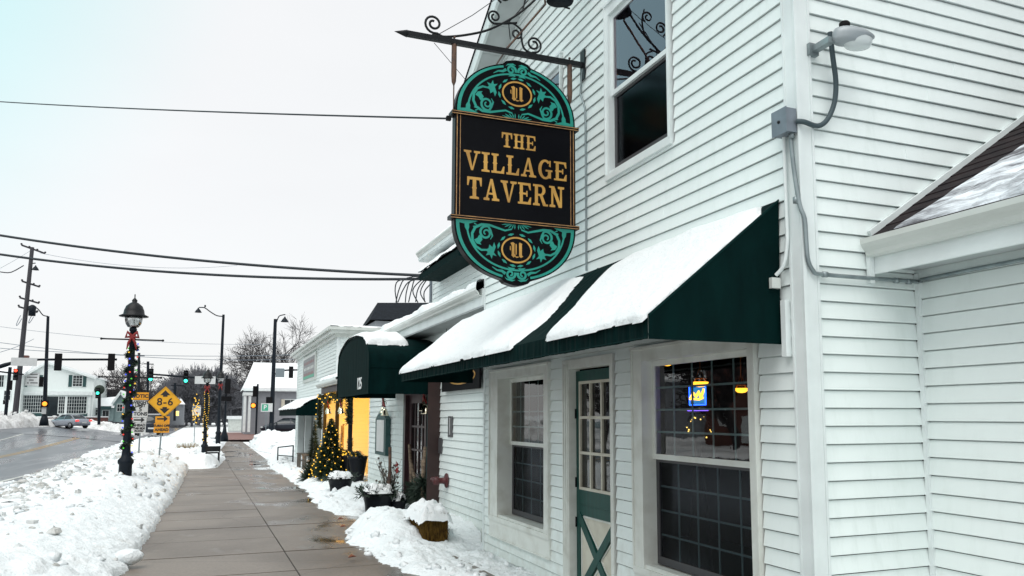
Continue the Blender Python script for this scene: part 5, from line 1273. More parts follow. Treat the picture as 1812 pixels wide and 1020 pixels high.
# cables meeting the tavern
CE = AY(765, 492, 20.2)
mast = T('service_mast', 'dark service mast with drooping drip loops where the cables reach the tavern', 'service mast', (CE.x, CE.y, 4.2))
mb = MB(); mb.box((CE.x-.06, CE.y-.06, 4.1), (CE.x+.06, CE.y+.06, CE.z+.15)); mb.build('mast_head', M_gbox, mast)
for k in range(9):
    mb = MB(); x = CE.x-.08-k*.10; zt = CE.z-.02; zb = AY(740, 532, 20.2).z+.02
    mb.tube(subdiv([Vector((CE.x+.05, CE.y, zt+.02+.02*(k % 4))), Vector((x+.10*rnd.random(), CE.y-.02*k, zt-.02-.10*rnd.random())), Vector((x-.14+.12*rnd.random(), CE.y, zt-.28-.12*rnd.random())), Vector((x-.16+.22*rnd.random(), CE.y+.05*k, zb-.05))], 4), .016, 5); mb.build('drip_loop', M_cable, mast)
def cable(label, a, b, sag, r, m=M_cable, n=40, sec=5, wave=0):
    mb = MB(); pts = []
    for k in range(n+1):
        t = k/n; p = a.lerp(b, t); p.z -= sag*4*t*(1-t)
        pts.append(p)
    mb.tube(pts, r, sec); return mb.build('cable', m, label=label, cat='cable')
cable('thick twisted service cable, upper of the two reaching the tavern', AY(-220, 376, 34), CE+Vector((0, 0, .05)), .36, .040)
cable('thick twisted service cable, lower of the two reaching the tavern', AY(-220, 412, 33), CE+Vector((0, 0, -.03)), .46, .038)
cable('single thin cable running left from the top of the hanging sign', AY(-260, 158, 24), Vector((SCX-BW-.03, SY, 4.555)), .10, .010)
mb = MB(); mb.box((SCX-BW-.075, SY-.02, 4.535), (SCX-BW-.03, SY+.02, 4.575)); mb.build('cable_clip', M_blackm, sign)

# ================================================================== ENTRANCE DECORATION
def planter(name, label, x, y, r, h, group, snow=True, sprigs=120, z=None):
    z = g(x, y)+.05 if z is None else z
    t = T(name, label, 'planter', (x, y, z), group=group)
    b = MB(); b.lathe([(r*.72, 0), (r*.80, h*.5), (r*.95, h*.9), (r*1.05, h*.92), (r*1.05, h), (r*.92, h), (r*.9, h*.85), (0, h*.85)], (x, y, z), 26); b.build('pot', M_pot, t)
    b = MB()
    for k in range(sprigs):
        a = rnd.uniform(0, 6.283); rr = r*rnd.uniform(.1, 1.0); p = Vector((x+rr*math.cos(a), y+rr*math.sin(a), z+h*.88))
        d = Vector((math.cos(a)*rnd.uniform(.2, 1.1), math.sin(a)*rnd.uniform(.2, 1.1), rnd.uniform(-.25, 1))).normalized(); q = p+d*rnd.uniform(.08, .26)
        s_ = d.orthogonal().normalized()*.014
        for j in range(4):
            c = p.lerp(q, j/4); e_ = c+(d+d.orthogonal().normalized()*rnd.uniform(-1, 1)).normalized()*.09; b.add([c-s_, c+s_, e_], [(0, 1, 2)])
    b.build('greenery', M_needled, t)
    if snow:
        b = MB(); snow_sheet(b, lambda u, v, hh: Vector((x+u, y+v, z+h*.95+hh)), -r*1.1, r*1.1, -r*1.1, r*1.1, .025, .025, lambda u, v: r*.98-math.hypot(u, v)+.10*fbm(u*6, v*6, x), .13, .12, 5, .6, x); b.build('snow', M_snow, t)
    return t
def sticks(t, x, y, z, hs, m=M_birch, name='branch', r=.035):
    for i, (dx, dy, h) in enumerate(hs):
        b = MB(); b.tube(subdiv([Vector((x+dx, y+dy, z)), Vector((x+dx+rnd.uniform(-.05, .05), y+dy+rnd.uniform(-.05, .05), z+h*.5)), Vector((x+dx*1.4+rnd.uniform(-.06, .06), y+dy*1.4, z+h))], 3), [r]*3+[r*.85]*4, 8); b.build(name, m, t)
p1 = planter('planter', 'black round planter heaped with snow in front of the christmas tree', 2.98, 19.6, .31, .42, 'planters along the entrance')
p2 = planter('planter', 'large black planter with snow and a birch branch left of the maroon door', 2.92, 14.75, .30, .42, 'planters along the entrance', sprigs=220)
sticks(p2, 3.0, 14.8, g(3, 15)+.4, [(.10, .0, .85)], M_rust)
b = MB()
for k in range(60):
    a = rnd.uniform(0, 6.28); p = Vector((3.15+rnd.uniform(-.1, .1), 14.9, g(3, 15)+.5)); q = p+Vector((.16*math.cos(a), .2*math.sin(a), rnd.uniform(.1, .55))); b.tube([p, p.lerp(q, .5)+Vector((0, 0, .05)), q], [.006, .004, .002], 4, False)
    if k < 22: b.ball(q, .022, 5, 4)
b.build('flocked_twigs', M_wood, p2)
b = MB()
for k in range(6):
    a = k*1.05; b.add([(3.22, 14.6, .77), (3.22+.03, 14.6+.07*math.cos(a), .77+.07*math.sin(a)), (3.20, 14.6+.12*math.cos(a+.4), .77+.12*math.sin(a+.4)), (3.22, 14.6+.07*math.cos(a+.8), .77+.07*math.sin(a+.8))], [(0, 1, 2, 3)])
b.build('poinsettia', M_red, p2)
planter('planter', 'small black planter half buried in snow between the large planter and the door', 3.28, 14.75, .17, .26, 'planters along the entrance', sprigs=60)
t = T('branch_bundle', 'tall pale birch branches standing in greenery right against the maroon door', 'branch bundle', (3.72, 14.3, g(3.7, 14.5)))
sticks(t, 3.70, 14.55, g(3.7, 14.5), [(-.02, .75, 1.25), (0, .62, 1.0), (.0, -.10, 1.25), (.02, .02, 1.0)], M_birch, r=.038)
b = MB(); garland(b, [(3.65, 15.3, -.05), (3.68, 15.0, .35), (3.66, 14.6, .2), (3.68, 14.4, .55)], .26, 900, ln=.13); b.build('greenery', M_needled, t)
for k, (yy, lab) in enumerate(((21.6, 'dark urn with yellow lights on the porch nearest the tavern corner'), (22.9, 'dark urn with yellow lights and a small fir on the porch, farther one'))):
    xx = 3.72; zz = g(xx, yy); hh = .88
    t = T('porch_urn', lab, 'planter', (xx, yy, zz), group='tall lit urns on the porch')
    b = MB(); b.lathe([(.14, 0), (.16, .3), (.24, hh*.9), (.27, hh), (.22, hh), (.2, hh*.9), (0, hh*.9)], (xx, yy, zz), 18); b.build('urn', M_pot, t)
    b = MB(); garland(b, [(xx, yy-.2, zz+hh), (xx-.1, yy, zz+hh+.06), (xx, yy+.2, zz+hh)], .16, 500, ln=.1)
    if k: garland(b, [(xx, yy, zz+hh), (xx, yy, zz+hh+.42)], .10, 400, ln=.1)
    b.build('greenery', M_needled, t); bulbs(t, [(xx-.16+rnd.uniform(-.08, .08), yy+rnd.uniform(-.28, .28), zz+hh+rnd.uniform(-.05, .12)) for _ in range(14)], E_yel, .018)
t = T('leaning_branches', 'bundle of bare sticks leaning on the orange wall behind the christmas tree', 'branch bundle', (3.7, 25.6, g(3.7, 25.6)))
sticks(t, 3.75, 25.0, g(3.7, 25), [(-.05, .2, 1.8), (.05, -.1, 1.7), (.12, .1, 1.75), (.0, -.4, 1.5)], M_birch, r=.03)
# straw bale with its cap of snow
sb = T('straw_bale', 'brown straw bale under a thick cap of snow by the low wing wall', 'straw bale', (2.97, 11.4, g(3.3, 11.5)))
b = MB(); zg_ = -.07
b.box((2.80, 10.98, zg_), (3.15, 11.80, zg_+.40))
for i in range(2200):
    y = rnd.uniform(10.95, 11.83); z = zg_+rnd.uniform(.0, .40); x = 2.80
    if rnd.random() < .55: p = Vector((rnd.uniform(2.80, 3.15), 10.98, z)); q = p+Vector((rnd.uniform(-.05, .05), rnd.uniform(-.03, -.005), rnd.uniform(-.10, .10)))
    else: p = Vector((x, y, z)); q = p+Vector((rnd.uniform(-.035, -.003), rnd.uniform(-.05, .05), rnd.uniform(-.10, .10)))
    s_ = Vector((0, .004, 0)) if rnd.random() < .6 else Vector((.004, 0, 0)); b.add([p-s_, p+s_, q], [(0, 1, 2)])
b.build('straw', M_straw, sb)
b = MB(); zc = zg_+.39
def bale_conv(u, v, h):
    over = max(0, abs(u)-.15)+max(0, abs(v)-.40)
    return Vector((2.97+u, 11.39+v, zc+h-over*.7-.04*fbm(u*5, v*5, 2)))
snow_sheet(b, bale_conv, -.28, .28, -.56, .56, .018, .018, lambda u, v: min(.235-abs(u), .46-abs(v)), .13, .20, 5, .9, 21); b.build('snow', M_snow, sb)
t = T('ground_spigot', 'small white capped pipe standing at the foot of the low wing wall', 'pipe', (3.72, 12.3, g(3.7, 12.3)))
b = MB(); b.lathe([(.06, 0), (.06, .30), (.075, .31), (.06, .36), (0, .37)], (3.70, 11.0, g(3.7, 11)-.05), 12); b.build('stub', M_gutter, t)

# christmas tree with yellow lights
def xmas(x, y, z, h, r, label):
    t = T('christmas_tree', label, 'christmas tree', (x, y, z))
    b = MB(); b.tube([(x, y, z), (x, y, z+h*.95)], [.06, .01], 7); b.build('trunk', M_bark, t)
    b = MB()
    for i in range(5200):
        f = rnd.random()**.75; hz = z+.12+(h-.12)*(1-f) ; rr = r*(f**.85)*(.62+.38*rnd.random())*(1+.10*math.sin(f*26))
        a = rnd.uniform(0, 6.283); p = Vector((x+rr*.55*math.cos(a), y+rr*.55*math.sin(a), hz+.05)); d = Vector((math.cos(a)+rnd.uniform(-.4, .4), math.sin(a)+rnd.uniform(-.4, .4), rnd.uniform(-.45, .30))).normalized()
        q = p+d*(rr*.45+.07); s_ = Vector((-d.y, d.x, rnd.uniform(-.5, .5))).normalized()*.018
        b.add([p-s_, p+s_, q], [(0, 1, 2)])
    b.build('foliage', M_needle, t)
    pts = []
    for i in range(98):
        f = (i+.5)/98; f = f**.6; a = i*2.4; rr = r*(f**.85)*.98+.03; pts.append((x+rr*math.cos(a), y+rr*math.sin(a), z+.12+(h-.1)*(1-f)))
    bulbs(t, pts, E_yel, .018); return t
xmas(3.22, 23.1, g(3.2, 23)+.10, 1.74, .58, 'christmas tree covered with yellow lights in front of the orange porch')
t = T('fir_branches', 'dark cut fir branches lying at the left foot of the christmas tree', 'fir branches', (3.0, 24.2, g(3, 24)))
b = MB(); garland(b, [(2.75, 24.4, g(3, 24)+.15), (3.0, 24.6, g(3, 24)+.45), (3.3, 24.7, g(3, 24)+.3)], .30, 900, ln=.14); b.build('foliage', M_needled, t)
# second fir top behind
t = T('fir_tree', 'slim dark fir standing just behind the lit christmas tree', 'fir tree', (3.1, 26, g(3, 26)))
b = MB()
for i in range(2200):
    f = rnd.random()**.7; hz = g(3, 26)+.1+1.75*(1-f); rr = .38*f*rnd.uniform(.5, 1); a = rnd.uniform(0, 6.28); p = Vector((3.12+rr*.4*math.cos(a), 26+rr*.4*math.sin(a), hz)); d = Vector((math.cos(a), math.sin(a), rnd.uniform(-.4, .4))); q = p+d*(rr*.6+.06); s_ = Vector((-d.y, d.x, .3))*.018; b.add([p-s_, p+s_, q], [(0, 1, 2)])
b.build('foliage', M_needle, t)

# bench-like chairs and rail
def wood_chair(x, y, label):
    z = g(x, y)+.08; t = T('wooden_chair', label, 'chair', (x, y, z), group='wooden chairs by the shop')
    for dx in (-.3, .3):
        for dy in (-.3, .3): b = MB(); b.box((x+dx-.035, y+dy-.035, z), (x+dx+.035, y+dy+.035, z+(.62 if dx < 0 else .95))); b.build('leg', M_wood, t)
    b = MB()
    for k in range(5): b.box((x-.3+k*.125, y-.265, z+.38), (x-.3+k*.125+.10, y+.265, z+.42))
    b.build('seat', M_wood, t)
    for dy in (-.3, .3): b = MB(); b.box((x-.36, y+dy-.055, z+.621), (x+.26, y+dy+.055, z+.66)); b.build('armrest', M_wood, t)
    b = MB()
    for k in range(4): b.box((x+.27, y-.26+k*.14, z+.46), (x+.30, y-.26+k*.14+.10, z+.95))
    b.box((x+.301, y-.27, z+.85), (x+.32, y+.27, z+.92)); b.build('backrest', M_wood, t)
    b = MB(); snow_sheet(b, lambda u, v, h: Vector((u, v, z+.425+h)), x-.28, x+.25, y-.26, y+.26, .03, .03, lambda u, v: min(u-x+.28, x+.25-u, v-y+.26, y+.26-v), .08, .08, 4, .4, y); b.build('snow', M_snow, t)
wood_chair(3.42, 28.6, 'weathered wooden armchair with snow on its seat, the nearer one')
wood_chair(3.45, 30.6, 'weathered wooden armchair standing behind the nearer one')
t = T('handrail', 'thin dark metal rail standing in the snow beyond the chairs', 'handrail', (3.3, 36, g(3, 36)))
p_, q_ = AY(492, 792, 37.5), AY(519, 789, 34.5); zb = g(3, 36)
for p, nm in ((p_, 1), (q_, 2)): b = MB(); b.tube([(p.x, p.y, zb), (p.x, p.y, p.z)], .028, 8); b.build('post', M_pole, t)
b = MB(); b.tube([p_, q_], .028, 8); b.build('top_rail', M_pole, t)
b = MB(); b.tube([(p_.x, p_.y, (p_.z+zb)/2+.05), (q_.x, q_.y, (q_.z+zb)/2+.05)], .022, 8); b.build('middle_rail', M_pole, t)
for i, (x, y) in enumerate(((1.90, 12.15), (2.02, 13.2), (1.66, 9.9))):
    b = MB(); z = g(x, y)+.03; zz = z+.03
    if i != 2: zz += .10
    b.add([(x-.05, y-.03, zz), (x, y-.05, zz+.02), (x+.06, y, zz+.005), (x, y+.05, zz+.03)], [(0, 1, 2, 3)]); b.add([(x+.05, y-.05, zz+.01), (x+.1, y-.03, zz+.03), (x+.09, y+.03, zz+.01)], [(0, 1, 2)])
    b.build('dead_leaf', M_flake, label=['brown dead leaf on the edge of the trampled snow', 'brown dead leaf in the gap between the two snow patches', 'dead leaf lying on the bare sidewalk'][i], cat='leaf')

# ================================================================== STREET FURNITURE
def lamp_post(x, y, z, ztop, label, mats, nb, group='decorated lamp posts along the sidewalk', banner=True, bow=True, lights=True, detail=True):
    t = T('street_lamp', label, 'street lamp', (x, y, z), group=group)
    H_ = ztop-z; s = H_/4.6
    b = MB(); b.lathe([(.19*s, -.1), (.19*s, .10*s), (.155*s, .16*s), (.14*s, .20*s), (.135*s, .80*s), (.165*s, .84*s), (.165*s, .90*s), (.10*s, .98*s), (.085*s, 1.1*s), (.062*s, 3.80*s), (.080*s, 3.82*s), (.080*s, 3.87*s), (.05*s, 3.90*s)], (x, y, z), 16); b.build('pole', M_pole, t)
    b = MB(); b.lathe([(.05*s, 3.88*s), (.12*s, 3.91*s), (.165*s, 3.98*s), (.185*s, 4.08*s), (.185*s, 4.16*s)], (x, y, z), 22); b.build('globe', M_globe, t)
    b = MB(); b.tube([(x, y, z+3.86*s), (x, y, z+4.1*s)], .03*s, 6); b.build('lamp_core', M_frost, t)
    b = MB(); b.lathe([(.305*s, 4.145*s), (.31*s, 4.16*s), (.225*s, 4.20*s), (.21*s, 4.29*s), (.17*s, 4.39*s), (.09*s, 4.46*s), (.05*s, 4.48*s), (.06*s, 4.52*s), (.03*s, 4.56*s), (.012*s, 4.58*s), (.012*s, 4.66*s), (0, 4.67*s)], (x, y, z), 26); b.lathe([(.305*s, 4.144*s), (.18*s, 4.17*s), (0, 4.2*s)], (x, y, z), 26); b.build('hood', M_black, t)
    if banner:
        for zz in (3.62*s, 2.76*s): b = MB(); b.tube([(x-.62*s, y, z+zz), (x+.62*s, y, z+zz)], .019*s, 6); b.ball((x-.63*s, y, z+zz), .028*s); b.ball((x+.63*s, y, z+zz), .028*s); b.build('banner_arm', M_black, t)
    if lights:
        b = MB()
        pts = [(x+.10*s*math.cos(k*.85), y+.10*s*math.sin(k*.85), z+(1.0+k*.047)*s) for k in range(54)]
        garland(b, pts, .075*s, 3000 if detail else 1200, ln=.09*s); b.build('garland', M_needled, t)
        bp_ = []
        for k in range(nb):
            a = k*2.05+rnd.uniform(-.3, .3); zz = (1.05+2.5*(k+.5)/nb)*s; bp_.append((x+.118*s*math.cos(a), y+.118*s*math.sin(a), z+zz))
        bulbs(t, bp_, mats, .019*s if detail else .019*s)
    if bow:
        b = MB(); zc = z+3.68*s
        for sx in (-1, 1): b.tube([(x, y-.11*s, zc), (x+sx*.10*s, y-.15*s, zc+.10*s), (x+sx*.13*s, y-.14*s, zc-.02*s), (x, y-.12*s, zc)], .035*s, 6); b.tube([(x, y-.12*s, zc), (x+sx*.07*s, y-.15*s, zc-.15*s), (x+sx*.10*s, y-.14*s, zc-.30*s)], [.03*s, .028*s, .01], 6)
        b.build('bow', M_red, t)
    return t
lamp_post(-1.655, 20.4, g(-1.6, 20.4)+.02, 4.41, 'nearest black lamp post wrapped in coloured christmas lights with a red bow', [E_blue, E_red, E_grn, E_yel, E_blue, E_grn, E_red], 50)
l2 = lamp_post(-.06, 41.0, g(0, 41)-.02, 3.90, 'second black lamp post wrapped in yellow lights beside the bench', [E_yel], 72, detail=False)
pts = []
for k in range(44):
    a = k*2.39+rnd.uniform(-.4, .4); r_ = .34*math.sqrt(k/44)*rnd.uniform(.7, 1.1); pts.append((-.50+r_*math.cos(a)*.55, 40.9, 1.95+r_*math.sin(a)*2.1))
st = T('light_ornament', 'yellow glowing light ornament fixed to the left of the second lamp post', 'light ornament', (-.3, 41, 2))
b = MB(); b.tube([(-.12, 40.95, 2.6), (-.5, 40.92, 2.55), (-.62, 40.92, 2.0), (-.42, 40.92, 1.3), (-.12, 40.95, 1.4)], .014, 5); b.build('wire_frame', M_black, st); bulbs(st, pts, E_yel, .024)
lamp_post(.78, 62, g(0, 62), AY(390, 655, 62).z, 'third black lamp post with a red bow close to the tall signal pole', [E_yel], 0, lights=False, banner=False, detail=False)
# bench at lamp two
t = T('bench', 'black metal bench sunk in the snow beside the second lamp post', 'bench', (.3, 40, g(0, 40)))
zb = g(0, 40)+.05
for xx in (.03, .56):
    b = MB(); b.tube([(xx, 39.8, zb), (xx, 39.8, zb+.45), (xx, 40.3, zb+.45)], .05, 6); b.build('leg', M_black, t)
b = MB()
for k in range(5): b.box((.0, 39.75+k*.12, zb+.47), (.60, 39.83+k*.12, zb+.52))
b.build('seat', M_black, t); b = MB(); b.box((-.02, 39.72, zb+.56), (.62, 39.78, zb+.80)); b.box((-.02, 39.72, zb+.521), (.03, 39.78, zb+.5595)); b.box((.57, 39.72, zb+.521), (.62, 39.78, zb+.5595)); b.build('backrest', M_black, t)

def post_sign(name, label, cat, bx_, by_, y, top, post=(None, None), r=.022, ptop=None):
    a = AY(bx_, by_, y); t = T(name, label, cat, (a.x, y, g(a.x, y)))
    b = MB(); e_ = AY(*ptop, y); b.bar((a.x, y+.04, g(a.x, y)), (e_.x, y+.04, e_.z), .05, .035, (0, 1, 0)); b.build('post', M_signpost, t)
    return t
def plate(t, name, px0, py0, px1, py1, y, m, skew=0, w=0, **kw):
    a, c = AY(px0, py0, y), AY(px1, py1, y); b = MB(); b.box((a.x, y-.012-w, c.z), (c.x, y+.0-w, a.z)); o = b.build(name, m, t)
    return o, a, c
YS = 31.0
wl_ = post_sign('weight_limit_sign', 'stacked notice, weight limit 5 tons and arrow signs beside the coloured lamp post', 'road sign', 245, 797, YS, 0, ptop=(252, 700))
def txt(t, parent, s, px_, py_, y, size, m=M_ink, bold=.006, sx=1.0, name='writing'):
    p = AY(px_, py_, y); return text_part(name, s, size, m, parent, face_cam((p.x, y-.016, p.z)), depth=.002, bold=bold, sx=sx)
o, _, _ = plate(wl_, 'notice_plate', 237, 694.5, 263, 708, YS, M_signo); txt(wl_, o, 'NOTICE', 250, 701.5, YS, .17)
o, _, _ = plate(wl_, 'weight_plate', 236, 709, 261, 739, YS, M_signw)
for s_, yy, sz in (('WEIGHT', 712.8, .135), ('LIMIT', 718.2, .135), ('5', 725, .20), ('TONS', 733, .16)): txt(wl_, o, s_, 248.5, yy, YS, sz)
o, _, _ = plate(wl_, 'arrow_plate', 235, 740, 259, 748.2, YS, M_signw)
def arrow(parent, t, xa, xb, yy, y, th=.05, hd=.11, m=M_ink):
    a, c = AY(xa, yy, y), AY(xb, yy, y); b = MB(); w = y-.0165; b.box((a.x, w-.001, a.z-th/2), (c.x-hd, w+.001, a.z+th/2)); b.prism([(c.x-hd, a.z-hd*.85), (c.x, a.z), (c.x-hd, a.z+hd*.85)], w-.0011, w+.0009, lambda u, v, q: (u, q, v)); b.build('arrow', m, parent)
arrow(o, wl_, 236.5, 256, 743.5, YS)
o, _, _ = plate(wl_, 'lower_plate', 234, 749, 257.5, 766.5, YS, M_signw); txt(wl_, o, 'AHEAD', 246, 753, YS, .12); txt(wl_, o, 'THIS SIDE', 246, 758.5, YS, .085); txt(wl_, o, 'ROAD', 246, 763, YS, .10)
cl = post_sign('clearance_sign', 'yellow diamond clearance sign reading 8-6 over an orange arrow plate', 'road sign', 281, 793, YS-.4, 0, ptop=(291, 700))
yc = YS-.4; c = AY(292, 711.5, yc); hd = .535
b = MB(); b.prism([(c.x-hd, c.z), (c.x, c.z+hd), (c.x+hd, c.z), (c.x, c.z-hd)][::-1], yc-.012, yc, lambda u, v, w: (u, w, v)); dm = b.build('diamond_plate', M_signy, cl)
b = MB(); bd = hd-.035
for (p, q) in (((-bd, 0), (0, bd)), ((0, bd), (bd, 0)), ((bd, 0), (0, -bd)), ((0, -bd), (-bd, 0))): b.bar((c.x+p[0], yc-.0135, c.z+p[1]), (c.x+q[0], yc-.0135, c.z+q[1]), .002, .014, (1, 0, 1) if p[0]*p[1]+q[0]*q[1] > 9 else (0, 1, 0))
b.build('border_line', M_ink, dm)
text_part('writing', '8-6', .36, M_ink, dm, face_cam((c.x, yc-.015, c.z-.01)), depth=.002, bold=.006, spacing=1.12)
for sg in (1, -1):
    b = MB(); zt = c.z+sg*.40; b.prism([(c.x-.16, zt-sg*.17), (c.x, zt), (c.x+.16, zt-sg*.17), (c.x+.07, zt-sg*.17), (c.x+.07, zt-sg*.225), (c.x-.07, zt-sg*.225), (c.x-.07, zt-sg*.17)][::(-1 if sg > 0 else 1)], yc-.016, yc-.013, lambda u, v, w: (u, w, v)); b.build('arrow', M_ink, dm)
o, _, _ = plate(cl, 'arrow_plate', 275, 737, 300, 749, yc, M_signo); arrow(o, cl, 278, 297, 741.5, yc, .05, .12)
o, _, _ = plate(cl, 'lower_plate', 272.5, 749.4, 299, 766, yc, M_signo); txt(cl, o, 'TURN OFF', 286, 754, yc, .11); txt(cl, o, 'AHEAD', 286, 761, yc, .13)
t = post_sign('small_sign', 'small white sign with a red dot on a thin post beyond the snow bank', 'road sign', 344, 770, 58, 0, ptop=(346, 718))
o, a, c = plate(t, 'plate', 341, 718, 355, 735.5, 58, M_signw); b = MB(); p = AY(348, 731, 58); b.lathe([(.07, -.003), (.07, 0)], (p.x, 57.985, p.z), 12, 'Y'); b.build('red_dot', M_red, o); txt(t, o, 'NO', 348, 723, 58, .2)
t = post_sign('parking_sign', 'green and white parking sign in front of the grey house', 'road sign', 471, 760, 70, 0, ptop=(471, 718))
o, a, c = plate(t, 'plate', 462, 714, 482, 729, 70, M_signw); b = MB(); b.box((a.x+.08, 69.98, c.z+.08), (lerp(a.x, c.x, .62), 69.985, a.z-.08)); b.build('green_field', M_signg, o); txt(t, o, 'P', 469, 721.5, 69.98, .5, M_inkw)
# dead grass clump
t = T('grass_clump', 'clump of tan dead ornamental grass on the snow bank', 'plant', (AY(333, 765, 44).x, 44, g(0, 44)+.3))
b = MB(); cx0 = AY(333, 765, 44).x
for k in range(420):
    a = rnd.uniform(0, 6.28); r_ = rnd.uniform(0, .35); p = Vector((cx0+r_*math.cos(a), 44+r_*math.sin(a), g(0, 44)+.40)); q = p+Vector((math.cos(a)*rnd.uniform(.1, .45), math.sin(a)*rnd.uniform(.1, .4), rnd.uniform(.15, .6))); s_ = Vector((.012, 0, 0)); b.add([p-s_, p+s_, q], [(0, 1, 2)])
b.build('grass_blades', M_grass, t)

# signals and street lights
def signal_head(parent, p, s=1.0, face=-1, lit=None, slot=2, side=False, name='signal_head'):
    """three-section head; face -1 shows its lamps to the camera, +1 its back"""
    x, y, z = p; h = 1.07*s; w = .38*s; dd = .26*s
    b = MB(); b.box((x-w/2, y-dd/2, z-h/2), (x+w/2, y+dd/2, z+h/2)); hd_ = b.build(name, M_blackm, parent)
    if face < 0 or side:
        for k in range(3):
            zz = z+h/2-h*(k+.5)/3
            m_ = lit if (lit and k == slot) else M_dkwin
            b = MB(); yy = y-dd/2-.003
            b.lathe([(.14*s, -.02*s), (.0, -.03*s)], (x, yy, zz), 14, 'Y'); b.build('lens', m_, hd_)
            b = MB(); b.tube([(x-.15*s, yy-.0, zz), (x-.13*s, yy-.0, zz+.11*s), (x, yy-.0, zz+.155*s), (x+.13*s, yy-.0, zz+.11*s), (x+.15*s, yy-.0, zz)], .012*s, 4); b.box((x-.13*s, yy-.2*s, zz+.13*s), (x+.13*s, yy, zz+.15*s)); b.build('visor', M_blackm, hd_)
    return hd_
def cobra_bell(t, c, s=1.0):
    b = MB(); b.lathe([(.40*s, -.42*s), (.38*s, -.38*s), (.22*s, -.12*s), (.10*s, .02*s), (.06*s, .12*s), (.03*s, .16*s)], c, 16); b.lathe([(.38*s, -.41*s), (.0, -.3*s)], c, 16); b.build('lamp_shade', M_pole, t)

# mast arm A, reaching in from the left
Y1 = 58
t = T('traffic_signal', 'long signal mast arm reaching in from the left with two signal backs', 'traffic signal', (AY(-60, 760, Y1).x, Y1, g(-14, Y1)))
a0 = AY(-60, 760, Y1); ptsA = [AY(-60, 668, Y1), AY(0, 649, Y1), AY(30, 641, Y1), AY(62, 637, Y1), AY(103, 636.5, Y1), AY(207, 636.5, Y1)]
b = MB(); b.tube([(a0.x, Y1, a0.z-1), (a0.x, Y1, ptsA[0].z+.3)], .16, 10); b.build('pole', M_pole, t)
b = MB(); b.tube(subdiv(ptsA, 4), [.13]*6+[.11]*6+[.07]*9, 8); b.build('mast_arm', M_pole, t)
for x_ in (103, 197): p = AY(x_, 641, Y1-.1); signal_head(t, p, 1.0, 1)
b = MB(); a, c = AY(20, 633, Y1-.2), AY(65, 648.5, Y1-.2); b.box((a.x, Y1-.22, c.z), (c.x, Y1-.2, a.z)); b.build('street_name_sign', M_signw, t)
# mast arm B with lit green heads on the tall signal pole
Y2 = 76
t = T('traffic_signal', 'tall blue-black signal pole with street light, arm of two green lights and street name', 'traffic signal', (AY(386, 775, Y2).x, Y2, g(0, Y2)))
b = MB(); a, c = AY(386, 775, Y2), AY(393, 557, Y2); b.tube([(a.x, Y2, a.z-.4), (a.x+.0, Y2, c.z)], [.17, .11], 10); b.lathe([(.34, -.45), (.30, -.1), (.2, .2), (.17, .5)], (a.x, Y2, a.z), 12); b.build('pole', M_pole, t); px0 = a.x
b = MB(); b.tube([Vector((px0, Y2, AY(390, 672, Y2).z)), AY(340, 668, Y2), AY(268, 662.5, Y2)], [.12, .09, .07], 8); b.build('mast_arm', M_pole, t)
for x_, y_ in ((267, 664), (329, 667)): signal_head(t, AY(x_, y_, Y2-.1), 1.0, -1, E_sig, 2)
b = MB(); a, c = AY(345, 666, Y2-.2), AY(381, 680, Y2-.2); b.box((a.x, Y2-.22, c.z), (c.x, Y2-.2, a.z)); b.build('street_name_sign', M_signw, t)
b = MB(); b.tube(subdiv([Vector((px0, Y2, AY(393, 560, Y2).z)), AY(384, 559, Y2), AY(372, 552, Y2), AY(362, 545, Y2), AY(352, 544.5, Y2)], 3), .05, 6); b.build('lamp_arm', M_pole, t); c = AY(351, 547, Y2); cobra_bell(t, c, .75)
b = MB(); b.ball(AY(363, 542, Y2), .10, 6, 5, (.8, .8, 1.2)); b.build('photocell', M_pole, t)
t = T('pedestrian_signal', 'black signal pole with a side-on head standing right of the tall signal pole', 'traffic signal', (AY(396, 772, 64).x, 64, g(1, 64)))
a = AY(397, 772, 64); b = MB(); b.tube([(a.x, 64, a.z-.4), (a.x, 64, AY(399, 665, 64).z)], .075, 8); b.lathe([(.30, -.4), (.26, -.0), (.14, .35), (.10, .7)], (a.x, 64, a.z), 12); b.build('pole', M_pole, t)
signal_head(t, AY(403, 684, 63.8), 1.0, 1); b = MB(); p = AY(399, 706, 63.8); b.box((p.x-.45, 63.65, p.z-.16), (p.x+.42, 63.95, p.z+.18)); b.build('walk_signal', M_blackm, t)
# right tall pole
Y3 = 74
t = T('traffic_signal', 'thick black signal pole with a bell street light in front of the grey house', 'traffic signal', (AY(480, 765, Y3).x, Y3, g(5, Y3)))
a, c = AY(480, 765, Y3), AY(487, 565, Y3); b = MB(); b.tube([(a.x, Y3, a.z-1), (a.x, Y3, c.z)], [.22, .14], 10); b.lathe([(.42, -.5), (.38, 0), (.25, .4), (.22, .8)], (a.x, Y3, a.z), 12); b.build('pole', M_pole, t)
b = MB(); b.tube(subdiv([Vector((a.x+.05, Y3, c.z-.5)), AY(493, 561, Y3), AY(499, 558, Y3), AY(505, 557, Y3)], 3), .05, 6); b.build('lamp_arm', M_pole, t); cobra_bell(t, AY(504, 563, Y3), .85)
b = MB(); b.tube(subdiv([Vector((a.x, Y3, AY(485, 665, Y3).z)), AY(500, 656, Y3), AY(540, 655, Y3)], 3), .08, 6); b.build('mast_arm', M_pole, t); signal_head(t, AY(515, 659, Y3-.2), .95, 1)
b = MB(); p, q = AY(488, 652, Y3-.1), AY(503, 668, Y3-.1); b.box((p.x, Y3-.12, q.z), (q.x, Y3-.1, p.z)); b.build('street_name_sign', M_signpost, t)
b = MB(); p = AY(476, 713, Y3-.3); b.box((p.x-.25, Y3-.45, p.z-.5), (p.x+.25, Y3-.2, p.z+.5)); b.build('control_box', M_blackm, t)
